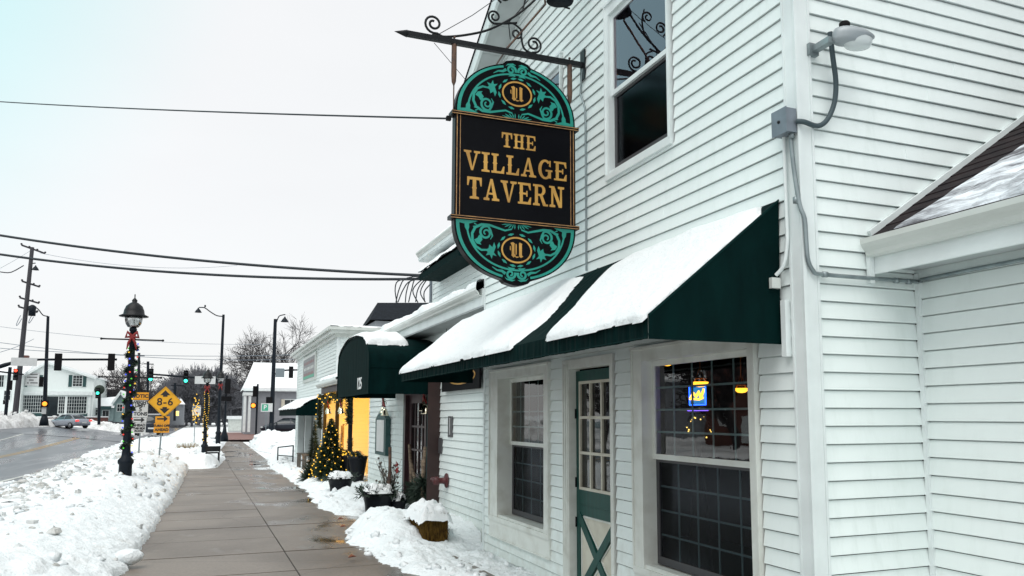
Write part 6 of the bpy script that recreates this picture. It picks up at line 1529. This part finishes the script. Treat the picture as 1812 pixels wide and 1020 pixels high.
t = T('pedestrian_signal', 'slim signal pole with an orange lit hand left of the thick pole', 'traffic signal', (AY(453, 760, 90).x, 90, g(4, 90)))
b = MB(); a = AY(453, 765, 90); b.tube([(a.x, 90, a.z-.5), (a.x, 90, AY(454, 680, 90).z)], .10, 8); b.build('pole', M_pole, t)
signal_head(t, AY(451, 693, 89.8), 1.05, 1); b = MB(); p = AY(448, 718, 89.8); b.box((p.x-.25, 89.7, p.z-.28), (p.x+.25, 90, p.z+.28)); b.build('hand_housing', M_blackm, t); b = MB(); b.ball((p.x, 89.66, p.z), .22, 8, 6, (1, .3, 1)); b.build('lit_hand', E_sigo, t)

# left side poles
def up(label):
    pass
Y4 = 88
zg = g(-16, Y4)
t = T('utility_pole', 'leaning tall wooden utility pole with crossarms and transformer on the far left', 'utility pole', (AY(27, 745, Y4).x, Y4, zg))
b = MB(); b.tube([AY(25, 752, Y4), AY(57, 438, Y4)], [.26, .17], 9); b.build('pole', M_polew, t)
for (p, q) in (((38, 434), (80, 449)), ((39, 498), (70, 508)), ((35, 527), (69, 537)), ((33, 543), (66, 553))):
    b = MB(); b.bar(AY(*p, Y4), AY(*q, Y4+1), .14, .14); 
    for k in range(4): pp = AY(lerp(p[0], q[0], k/3), lerp(p[1], q[1], k/3)-2, Y4); b.ball(pp, .10, 6, 4)
    b.build('crossarm', M_polew, t)
b = MB(); p = AY(57, 550, Y4-.3); b.lathe([(.30, -.5), (.32, .4), (.1, .55)], p, 12); b.build('transformer', M_pole, t)
b = MB(); b.tube(subdiv([AY(42, 470, Y4), AY(20, 482, Y4), AY(4, 482, Y4), AY(-6, 480, Y4)], 3), .05, 5); b.build('lamp_arm', M_pole, t)
b = MB(); cobra_bell(t, AY(63, 472, Y4), .8); b.tube([AY(52, 467, Y4), AY(63, 466, Y4)], .05, 5); b.build('lamp_bracket', M_pole, t)
b = MB()
for c_, r_ in (((36, 568), 1.0), ((57, 565), .9)):
    pts = [AY(c_[0]+14*math.cos(k/14*3.6+1.2)*r_*.5, c_[1]+14*math.sin(k/14*3.6+.0)*r_*.9-4, Y4) for k in range(15)]; b.tube(pts, .03, 4)
b.build('jumper_loop', M_thin, t)
t = T('traffic_signal', 'blue-black signal pole with curved light arm left of the white house door', 'traffic signal', (AY(78, 742, 86).x, 86, g(-14, 86)))
b = MB(); a, c = AY(78, 748, 86), AY(85, 560, 86); b.tube([a, c], [.20, .12], 9); b.lathe([(.4, -.3), (.34, .2), (.2, .7)], a, 12); b.build('pole', M_pole, t)
b = MB(); b.tube(subdiv([c, AY(76, 558, 86), AY(68, 548, 86), AY(61, 543, 86)], 3), .05, 5); b.build('lamp_arm', M_pole, t)
b = MB(); p = AY(79.5, 715, 85.7); b.box((p.x-.3, 85.6, p.z-.3), (p.x+.3, 85.9, p.z+.3)); b.build('hand_housing', M_blackm, t); b = MB(); b.ball((p.x, 85.55, p.z), .20, 8, 6, (1, .3, 1)); b.build('lit_hand', E_sigo, t)
b = MB(); p, q = AY(74, 719, 85.7), AY(81, 733, 85.7); b.box((p.x, 85.75, q.z), (q.x, 85.8, p.z)); b.build('small_plate', M_signw, t)
signal_head(t, AY(73, 676, 85.6), .85, 1)
t = T('traffic_signal', 'signal pole at the left edge with a lit red light and arm', 'traffic signal', (AY(9, 750, 84).x, 84, g(-16, 84)))
b = MB(); b.tube([AY(8, 755, 84), AY(18, 650, 84)], .14, 8); b.build('pole', M_pole, t)
b = MB(); b.tube([AY(-40, 652, 84), AY(0, 658, 84), AY(42, 663, 84)], .08, 6); b.build('mast_arm', M_pole, t)
signal_head(t, AY(28, 663, 83.6), .95, -1, E_sigr, 0); signal_head(t, AY(18, 682, 83.6), .8, 1); signal_head(t, AY(7, 712, 83.6), .35, 1)
t = T('traffic_signal', 'green lit signal on a dark pole in front of the teal house', 'traffic signal', (AY(176, 750, 95).x, 95, g(-12, 95)))
b = MB(); b.tube([AY(175, 752, 95), AY(176, 690, 95)], .15, 8); b.build('pole', M_pole, t)
signal_head(t, AY(173, 696, 94.8), 1.0, -1, E_sig, 1)
b = MB(); p = AY(176, 690, 94.9); b.ball(p, .5, 8, 6, (1, .4, 1)); b.build('wreath', M_needled, t)
for (x_, yt, yb, lab) in ((246, 625, 700, 'slim dark utility pole behind the weight limit sign'), (262, 640, 720, 'second slim dark pole behind the yellow diamond sign'), (310, 678, 745, 'far thin street light pole right of the diamond sign')):
    Yp = 120; t = T('utility_pole', lab, 'utility pole', (AY(x_, yb, Yp).x, Yp, 0)); b = MB(); b.tube([AY(x_-1, 745, Yp), AY(x_, yt, Yp)], .17, 7); b.build('pole', M_pole, t)
    b = MB(); b.bar(AY(x_-8, yt+4, Yp), AY(x_+10 if yt < 670 else x_+16, yt+5, Yp), .12, .12); b.build('crossarm', M_pole, t)

# distant thin wires
for k, (a, c, s_, lab) in enumerate((((-60, 570), (470, 610), .6, 'upper far wire crossing behind the first lamp post'), ((-60, 612), (520, 628), .5, 'middle far wire crossing behind the first lamp post'), ((-60, 598), (520, 636), .8, 'lower far wire crossing behind the first lamp post'),
        ((57, 442), (-80, 510), .3, 'faint wire from the utility pole top to the left edge'), ((70, 448), (420, 470), .8, 'faint wire from the utility pole top towards the right'), ((-20, 628), (60, 600), .2, 'wire rising to the utility pole from the left edge'))):
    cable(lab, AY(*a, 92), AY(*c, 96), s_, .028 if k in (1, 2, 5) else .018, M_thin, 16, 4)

# ================================================================== FAR BUILDINGS
def gable_house(label, px, yb, yr_, Y, depth, x0, x1, z0, ze, za, m, roofm=M_snow):
    t = T('house', label, 'house', ((x0+x1)/2, Y, z0)); xa = px
    b = MB(); b.add([(x0, Y, z0), (x1, Y, z0), (x1, Y, ze), (xa, Y, za), (x0, Y, ze), (x0, Y+depth, z0), (x1, Y+depth, z0), (x1, Y+depth, ze), (xa, Y+depth, za), (x0, Y+depth, ze)], [(0, 1, 2, 3, 4), (9, 8, 7, 6, 5), (0, 5, 6, 1), (1, 6, 7, 2), (0, 4, 9, 5)]); b.build('wall', m, t)
    for sx, xe in ((-1, x0), (1, x1)):
        d = Vector((xe-xa, 0, ze-za)).normalized(); e_ = Vector((xe, 0, ze))+d*.25
        b = MB(); b.add([(xa, Y-.4, za+.02), (e_.x, Y-.4, e_.z+.02), (e_.x, Y+depth, e_.z+.02), (xa, Y+depth, za+.02), (xa, Y-.4, za+.28), (e_.x, Y-.4, e_.z+.28), (e_.x, Y+depth, e_.z+.28), (xa, Y+depth, za+.28)], [(0, 1, 2, 3), (4, 7, 6, 5), (0, 4, 5, 1), (1, 5, 6, 2), (2, 6, 7, 3)]); b.build('roof', roofm, t)
        b = MB(); b.bar((xa, Y-.42, za-.10), (e_.x, Y-.42, e_.z-.10), .06, .26); b.build('rake_board', M_trim, t)
    return t
def fwin(t, px0, py0, px1, py1, Y, cols, rows, m=M_dkwin, fr=M_trim, name='window', mw=.035, fw=.08):
    a, c = AY(px0, py0, Y), AY(px1, py1, Y); b = MB(); b.box((a.x, Y-.06, c.z), (c.x, Y-.02, a.z)); o = b.build(name, m, t)
    b = MB(); b.box((a.x-fw, Y-.10, c.z-fw), (a.x, Y-.0, a.z+fw)); b.box((c.x, Y-.10, c.z-fw), (c.x+fw, Y-.0, a.z+fw)); b.box((a.x, Y-.10, a.z), (c.x, Y-.0, a.z+fw)); b.box((a.x, Y-.10, c.z-fw), (c.x, Y, c.z)); 
    for k in range(1, cols): x = lerp(a.x, c.x, k/cols); b.box((x-mw/2, Y-.085, c.z), (x+mw/2, Y-.061, a.z))
    for k in range(1, rows): z = lerp(c.z, a.z, k/rows); b.box((a.x, Y-.084, z-mw/2), (c.x, Y-.0615, z+mw/2))
    b.build('frame', fr, o); return o
YH = 128.0
xl, xr = AY(36, 740, YH).x, AY(163, 740, YH).x
zb_, ze_, za_ = AY(100, 750, YH).z, AY(163, 668, YH).z, AY(84, 641, YH).z
wh = gable_house('white gabled shop house with dark shop windows across the junction', AY(84, 640, YH).x, 0, 0, YH, 16, xl, xr, zb_, ze_, za_, M_sid2)
b = MB(); a, c = AY(34, 692, YH), AY(164, 700, YH); b.box((a.x, YH-.35, c.z), (c.x, YH-.01, a.z)); b.build('entablature', M_trim, wh)
fwin(wh, 40, 700, 74, 730, YH, 9, 5); fwin(wh, 119, 702, 152, 732, YH, 8, 5); fwin(wh, 105, 702, 114, 732, YH, 3, 5)
b = MB(); a, c = AY(82, 702, YH), AY(104, 741, YH); b.box((a.x, YH-.08, c.z), (c.x, YH-.03, a.z)); b.build('door', M_dkwin, wh)
for p, q in ((38, 78), (117, 156)): b = MB(); a, c = AY(p, 731.5, YH), AY(q, 738, YH); b.box((a.x, YH-.09, c.z), (c.x, YH-.02, a.z)); b.build('base_panel', M_shutter, wh)
for x_ in (36, 79, 115.5, 157): b = MB(); a = AY(x_, 738, YH); b.box((a.x-.16, YH-.14, a.z), (a.x+.16, YH-.1, AY(x_, 700, YH).z)); b.build('pilaster', M_trim, wh)
fwin(wh, 130, 665, 145, 684, YH, 3, 4)
for p, q in ((122, 127), (147, 152), (70, 75), (45, 48)): b = MB(); a, c = AY(p, 664, YH), AY(q, 685, YH); b.box((a.x, YH-.08, c.z), (c.x, YH-.02, a.z)); b.build('shutter', M_shutter, wh)
b = MB(); a, c = AY(46, 660, YH), AY(69, 683, YH); b.box((a.x, YH-.14, c.z), (c.x, YH-.09, a.z)); ws2 = b.build('sign_board', M_signw, wh)
b = MB()
for k, (x0_, x1_, yy) in enumerate(((48, 51, 661.5), (54, 67, 662), (48, 66, 667), (52, 60, 672), (48, 51, 677), (54, 67, 677))): a, c = AY(x0_, yy, YH), AY(x1_, yy+2, YH); b.box((a.x, YH-.15, c.z), (c.x, YH-.141, a.z))
b.build('lettering', M_birdgrey, ws2)
b = MB(); a, c = AY(41, 629, YH+6), AY(49, 641, YH+6); b.box((a.x, YH+6, c.z-1), (c.x, YH+7, a.z)); b.build('chimney', M_brickw, wh)
t = T('garden_wall', 'low dark red brick wall in front of the white gabled shop house', 'wall', (AY(60, 750, 118).x, 118, 1)); b = MB(); a, c = AY(-30, 739, 118), AY(190, 756, 118); b.box((a.x, 118, c.z-.6), (c.x, 118.4, a.z)); b.build('brickwork', M_brickw, t)
b = MB(); b.box((a.x, 117.95, a.z+.001), (c.x, 118.45, a.z+.12)); b.build('snow_coping', M_snow, t)
t2 = T('house', 'pale cream house cut by the left edge of the picture', 'house', (AY(0, 740, 126).x, 126, 1))
b = MB(); a, c = AY(-90, 663, 126), AY(33, 750, 126); b.box((a.x, 126, c.z), (c.x, 138, a.z)); b.build('wall', M_sid2, t2)
b = MB(); d = AY(36, 657, 126); e_ = AY(-90, 640, 126); b.add([(e_.x, 125.6, a.z), (c.x+.3, 125.6, a.z), (c.x+.3, 132, a.z+1.6), (e_.x, 132, a.z+1.6), (e_.x, 125.6, a.z+.3), (c.x+.3, 125.6, a.z+.3), (c.x+.3, 132, a.z+1.9), (e_.x, 132, a.z+1.9)], [(0, 1, 2, 3), (4, 7, 6, 5), (0, 4, 5, 1), (1, 5, 6, 2)]); b.build('roof', M_snow, t2)
fwin(t2, 0, 664, 6, 685, 126, 2, 2); fwin(t2, 8, 692, 18, 708, 126, 2, 2)
# teal house
YT = 132
t = gable_house('small pale teal house with a snowy roof right of the white shop house', AY(214, 693, YT).x, 0, 0, YT, 10, AY(199, 740, YT).x, AY(226, 740, YT).x, AY(210, 747, YT).z, AY(226, 712, YT).z, AY(212, 694, YT).z, M_teal_h)
b = MB(); a, c = AY(163, 722, YT-.5), AY(200, 745, YT-.5); b.box((a.x, YT-.5, c.z), (c.x, YT+8, a.z)); b.build('wing_wall', M_teal_h, t)
b = MB(); p, q, r_, s_ = AY(160, 722, YT-.8), AY(202, 722, YT-.8), AY(206, 702, YT+3), AY(165, 706, YT+3); b.add([p, q, r_, s_], [(0, 1, 2, 3)]); b.build('wing_roof', M_snow, t)
b = MB(); a, c = AY(178, 719, YT-1.2), AY(196, 724, YT-1.2); b.box((a.x, YT-1.2, c.z), (c.x, YT-.4, a.z)); b.build('porch_canopy', M_shutter, t)
fwin(t, 182, 727, 192, 740, YT-.5, 2, 1, name='porch_door'); fwin(t, 166, 725, 176, 735, YT-.5, 3, 2); fwin(t, 208, 716, 216, 728, YT, 2, 2)
t = T('house', 'dark-roofed low building behind the teal house', 'house', (AY(200, 700, 160).x, 160, 1)); b = MB(); a, c = AY(165, 689, 160), AY(255, 750, 160); b.box((a.x, 160, c.z), (c.x, 170, a.z)); b.build('wall', M_slate, t)
t = T('house', 'grey-blue low building with lit window behind the diamond sign', 'house', (AY(300, 740, 170).x, 170, 1)); b = MB(); a, c = AY(262, 716, 170), AY(324, 752, 170); b.box((a.x, 170, c.z), (c.x, 180, a.z)); b.build('wall', M_greyh, t)
b = MB(); a2_, c2b = AY(258, 703, 170), AY(328, 716, 170); b.add([(a2_.x, 169.4, c2b.z), (c2b.x, 169.4, c2b.z), (c2b.x-1, 174, a2_.z), (a2_.x+1, 174, a2_.z)], [(0, 1, 2, 3)]); b.build('roof', M_snow, t)
fwin(t, 311, 728, 316, 736, 170, 1, 1, E_warm, name='lit_window')
# grey house on the right
YG = 98
x0, x1 = AY(433, 745, YG).x, 16.0; zb_ = AY(450, 760, YG).z; ze_ = AY(433, 690, YG).z; zr = AY(455, 645, YG+4).z
t = T('house', 'long grey house with a deep snowy roof and white corner porch', 'house', (8, YG, zb_))
b = MB(); b.box((x0, YG, zb_-1.5), (x1, YG+9, ze_)); b.build('wall', M_greyh, t)
b = MB(); xr0 = AY(449, 645, YG+4).x; b.add([(x0-.3, YG-.5, ze_), (x1, YG-.5, ze_), (x1, YG+4.5, zr), (xr0, YG+4.5, zr), (x0-.3, YG-.5, ze_+.25), (x1, YG-.5, ze_+.25), (x1, YG+4.5, zr+.25), (xr0, YG+4.5, zr+.25), (x0-.3, YG+9, ze_)], [(0, 1, 2, 3), (4, 7, 6, 5), (0, 4, 5, 1), (0, 3, 7, 4), (3, 0, 8)]); b.build('roof', M_snow, t)
b = MB(); b.box((x0-.3, YG-.53, ze_-.15), (x1, YG-.48, ze_-.001)); b.build('fascia', M_trim, t)
fwin(t, 503, 708, 524, 730, YG, 2, 1); b = MB(); a, c = AY(498, 707, YG-.1), AY(503, 735, YG-.1); b.box((a.x, YG-.12, c.z), (c.x, YG-.1, a.z)); b.build('yellow_shutter', M_cream, t)
b = MB(); a, c = AY(431, 697, YG-3), AY(452, 700, YG-3); b.box((a.x, YG-3, c.z), (c.x+.2, YG, a.z+.15)); b.build('porch_roof', M_trim, t)
for x_ in (431.5, 440): a = AY(x_, 760, YG-2.8); b = MB(); b.box((a.x-.14, YG-2.9, a.z-.3), (a.x+.14, YG-2.7, AY(x_, 700, YG-3).z)); b.build('porch_column', M_trim, t)
# low white shed / far vehicle right of the crossing
t = T('shed', 'low pale building with snow on top left of the grey house', 'shed', (AY(415, 745, 125).x, 125, 0)); b = MB(); a, c = AY(405, 742, 125), AY(433, 763, 125); b.box((a.x, 125, c.z), (c.x, 130, a.z)); b.build('wall', M_gutter, t); b = MB(); b.box((a.x-.2, 124.8, a.z), (c.x, 130.2, a.z+.45)); b.build('snow', M_snow, t)

# ------------------------------------------------------------------ cars
def car(label, cx_, cy_, z, ang, body, s=1.0, taillit=False, suv=False, group=None):
    t = T('parked_car' if not taillit else 'car', label, 'car', (cx_, cy_, z), ang, group, world=False)
    L_, W_, Hh = 4.7*s, 1.82*s, (1.46 if not suv else 1.8)*s
    secs = [  # x along length (front +), half width lower, z low, beltline z, half width belt
        (-2.35, .62, .48, .80), (-2.30, .78, .34, .94), (-1.9, .88, .28, 1.0), (-1.2, .91, .26, .99), (0, .91, .26, .97), (1.0, .91, .26, .94), (1.7, .88, .27, .86), (2.2, .78, .32, .70), (2.35, .60, .42, .58)]
    k_ = 1.12 if suv else 1
    b = MB(); vs = []; 
    for x, hw_, zl, zh in secs:
        zh *= k_
        ring = [(-hw_*.95, zl), (-hw_, zl+.15), (-hw_, zh-.15), (-hw_*.93, zh), (0, zh+.03), (hw_*.93, zh), (hw_, zh-.15), (hw_, zl+.15), (hw_*.95, zl)]
        vs += [(x*s, y*s, z_*s) for y, z_ in ring]
    n = 9; m = len(secs); fs = [(i*n+k, i*n+(k+1) % n, (i+1)*n+(k+1) % n, (i+1)*n+k) for i in range(m-1) for k in range(n)]+[tuple(range(n-1, -1, -1)), tuple(range((m-1)*n, m*n))]
    b.add(vs, fs, True); b.build('body', body, t)
    # cabin: glass band with painted roof and pillars
    cab = [(-1.75, .70, .98), (-1.15, .62, 1.38), (-.4, .62, 1.455), (.35, .61, 1.43), (1.15, .72, .95)] if not suv else [(-2.2, .74, 1.05), (-2.0, .66, 1.66), (-.6, .66, 1.78), (.4, .65, 1.74), (1.2, .74, 1.02)]
    b = MB(); vs = []
    for x, hw_, zt in cab: vs += [(x*s, -hw_*s, zt*s), (x*s, hw_*s, zt*s), (x*s, -.86*s, .9*k_*s), (x*s, .86*s, .9*k_*s)]
    fs = []
    for i in range(4): a = i*4; c = a+4; fs += [(a, a+1, c+1, c), (a+2, a, c, c+2), (a+1, a+3, c+3, c+1)]
    fs += [(0, 2, 3, 1), (16, 17, 19, 18)]
    b.add(vs, fs, True); b.build('window_glass', M_dkwin, t)
    b = MB(); 
    for (p, q) in zip(cab[1:4], cab[2:4]): b.add([(p[0]*s, -p[1]*s, p[2]*s+.012), (p[0]*s, p[1]*s, p[2]*s+.012), (q[0]*s, q[1]*s, q[2]*s+.012), (q[0]*s, -q[1]*s, q[2]*s+.012)], [(0, 1, 2, 3)])
    for sy in (-1, 1):
        for (p, q) in zip(cab, cab[1:]): b.bar((p[0]*s, sy*p[1]*s, p[2]*s+.005), (q[0]*s, sy*q[1]*s, q[2]*s+.005), .07*s, .06*s)
        b.bar((-.35*s, sy*.625*s, 1.44*s*(1.2 if suv else 1)), (-.30*s, sy*.87*s, .93*k_*s), .07*s, .04*s)
    b.build('roof', body, t)
    for x in (-1.42, 1.42):
        for sy in (-1, 1):
            w_ = MB(); w_.lathe([(.33*s, -.10*s), (.335*s, .10*s)], (x*s, sy*.83*s, .325*s), 20, 'Y'); wo = w_.build('wheel', M_tyre, t)
            w_ = MB(); w_.lathe([(.21*s, -.0), (.20*s, .015*s), (.06*s, .03*s), (0, .03*s)] if sy > 0 else [(0, -.03*s), (.06*s, -.03*s), (.20*s, -.015*s), (.21*s, 0)], (x*s, sy*.935*s, .325*s), 14, 'Y'); w_.build('rim', M_chrome, wo)
    for sy in (-1, 1):
        w_ = MB(); w_.box((-2.37*s, (sy*.74-.16)*s, .74*s), (-2.20*s, (sy*.74+.16)*s, .92*s)); w_.build('tail_lamp', E_tail if taillit else M_red, t)
        w_ = MB(); w_.box((2.15*s, (sy*.62-.15)*s, .58*s), (2.33*s, (sy*.62+.15)*s, .70*s)); w_.build('headlight', M_frost, t)
        w_ = MB(); w_.box((.85*s, (sy*1.0-.08)*s, .92*s), (1.0*s, (sy*1.0+.08)*s, 1.04*s)); w_.build('mirror', body, t)
    w_ = MB(); w_.box((-2.40*s, -.26*s, .56*s), (-2.34*s, .26*s, .68*s)); w_.build('number_plate', M_signw, t)
    return t
a = AY(122, 758, 92); cz = g(a.x, 92)
car('silver saloon car turning at the junction with red tail lamps lit', a.x, 92, a.z-.02, R(133), M_silver, .93, True)
a = AY(507, 765, 84); car('dark saloon car parked behind the tall snow heap', a.x, 84, AY(500, 768, 84).z, R(176), M_dkcar, 1.05)
a = AY(260, 770, 72); car('dark car seen between the weight limit sign and the diamond sign', a.x+.0, 74, AY(260, 771, 74).z, R(98), M_dkcar, 1.0, False, True)

# ------------------------------------------------------------------ trees
def bare_tree(name, label, base, h, seed, m=M_bark, spread=1.0, depth=7, trunk=.22, group=None, lean=(0, 0), twig=.012, nb=3):
    rr = random.Random(seed); t = T(name, label, 'tree', base, group=group, world=False)
    tr = MB(); cr = MB()
    def grow(p, d, l, r, k):
        q = p; pts = [p]; n = 3
        for i in range(n):
            d = (d+Vector((rr.uniform(-.22, .22), rr.uniform(-.22, .22), rr.uniform(-.05, .10)))*(.5 if k == depth else 1)).normalized(); q = q+d*l/n; pts.append(q)
        r2 = r*.72 if k > 1 else r*.4
        (tr if k >= depth-1 else cr).tube(pts, [lerp(r, r2, i/n) for i in range(n+1)], 7 if k > depth-3 else 4 if k > 2 else 3, False)
        if k <= 0: return
        c = nb if k < depth else 4
        for j in range(c):
            a = rr.uniform(0, 6.283); tilt = rr.uniform(.35, .85)*spread
            o = d.orthogonal().normalized(); o = Matrix.Rotation(a, 3, d) @ o
            nd = (d*math.cos(tilt)+o*math.sin(tilt)+Vector((0, 0, .08))).normalized()
            src = pts[-1] if j < 2 else pts[rr.choice((1, 2))]
            grow(src, nd, l*rr.uniform(.66, .86), max(twig, r2*rr.uniform(.55, .8)), k-1)
    grow(Vector((0, 0, 0)), Vector((lean[0], lean[1], 1)).normalized(), h*.27, trunk, depth)
    tr.build('trunk', m, t); cr.build('crown', m, t); return t
YB_ = 112
p = AY(459, 720, YB_); 
bare_tree('bare_tree', 'large spreading bare tree behind the snowy roof of the grey house', (p.x, YB_, 0), 16.8, 9, M_bark, 1.15, 6, .40, twig=.022, nb=4)
p = AY(512, 700, 118); bare_tree('bare_tree', 'bare tree partly hidden by the false-fronted shop', (p.x, 118, 0), 9.5, 12, M_bark, 1.1, 6, .3, twig=.03)
p = AY(205, 740, 150); bare_tree('bare_tree', 'spreading bare tree over the teal house', (p.x, 150, 0), 13.5, 21, M_bark, 1.25, 6, .42, twig=.035, lean=(.3, 0))
p = AY(233, 740, 145); bare_tree('bare_tree', 'bare tree just left of the first lamp post', (p.x, 145, 0), 11.5, 33, M_bark, 1.15, 6, .35, twig=.035)
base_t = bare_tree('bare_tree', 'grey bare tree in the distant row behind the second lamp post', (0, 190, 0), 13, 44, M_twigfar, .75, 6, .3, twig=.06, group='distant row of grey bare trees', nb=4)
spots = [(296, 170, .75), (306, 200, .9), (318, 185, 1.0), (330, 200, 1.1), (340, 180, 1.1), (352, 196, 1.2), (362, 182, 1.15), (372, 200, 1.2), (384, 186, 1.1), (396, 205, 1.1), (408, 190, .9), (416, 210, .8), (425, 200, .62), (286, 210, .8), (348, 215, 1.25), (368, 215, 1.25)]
for i, (x_, y_, s_) in enumerate(spots):
    o = base_t if i == 0 else copy_tree(base_t)
    p = AY(x_, 745, y_); o.location = (p.x, y_, -.5); o.scale = (s_*.9, s_*.9, s_*1.0); o.rotation_euler = (0, 0, i*1.7)
t = T('evergreen_hedge', 'dark low evergreen mass under the distant bare trees', 'hedge', (0, 230, 0))
b = MB()
for k in range(2600):
    x = rnd.uniform(AY(285, 740, 225).x, AY(425, 740, 225).x); f = (x-AY(285, 740, 225).x)/(AY(425, 740, 225).x-AY(285, 740, 225).x); zz = rnd.random()*(6+3*fbm(x*.15, 1, 2)+2*math.sin(f*3.1)); c = Vector((x, 225+rnd.uniform(-2, 2), zz)); r_ = rnd.uniform(.25, .6)
    d = Vector((rnd.uniform(-1, 1), rnd.uniform(-.4, .4), rnd.uniform(-1, 1))).normalized(); u_ = d.orthogonal().normalized()*r_; b.add([c-u_, c+d*r_, c+u_, c-d*r_], [(0, 1, 2, 3)])
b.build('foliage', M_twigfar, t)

# ------------------------------------------------------------------ across the street (seen only in the window panes)
for k, (y, w, h, m_, lab) in enumerate(((34, 9, 4.6, M_brownh, 'brown house across the street reflected in the large window'), (50, 10, 5.2, M_brownh, 'dark brown gabled house across the street, second along'), (68, 9, 5.0, M_greyh, 'grey house across the street reflected in the narrow window'), (20, 9, 4.2, M_greyh, 'grey house across the street, nearest'))):
    X0 = -30.0; t = T('house', lab, 'house', (X0-4, y, 0))
    b = MB(); b.box((X0-8, y-w/2, -.6), (X0, y+w/2, h)); b.add([(X0, y-w/2, h), (X0, y+w/2, h), (X0, y, h+2.6), (X0-8, y-w/2, h), (X0-8, y+w/2, h), (X0-8, y, h+2.6)], [(0, 1, 2), (3, 5, 4)]); b.build('wall', m_, t)
    for sg in (-1, 1): b = MB(); b.bar((X0-4, y+sg*0, h+2.7), (X0-4, y+sg*(w/2+.5), h-.15), 8.8, .25, (0, 0, 1)); b.build('roof', M_snow, t)
    for yy in (-2.6, 2.6): b = MB(); b.box((X0+.01, y+yy-.6, .9), (X0+.06, y+yy+.6, 2.4)); b.build('window', M_signw, t)
    b = MB(); b.box((X0+.01, y-.5, -.4), (X0+.06, y+.5, 1.7)); b.build('door', M_trim, t)
for k, (x, y, s_) in enumerate(((-22, 27, .8), (-24, 43, .9), (-23, 59, .85), (-38, 40, 1.1), (-40, 57, 1.1), (-38, 24, 1.1), (-40, 76, 1.1), (-37, 33, 1.0), (-39, 49, 1.15), (-37, 66, 1.1))):
    if k == 0: t0 = bare_tree('bare_tree', 'dark bare tree across the street from the tavern', (x, y, 0), 11, 77, M_bark, 1.0, 5, .3, group='bare trees across the street', twig=.05, nb=4); o = t0
    else: o = copy_tree(t0)
    o.location = (x, y, -.4); o.scale = (s_, s_, s_); o.rotation_euler = (0, 0, k*1.3)
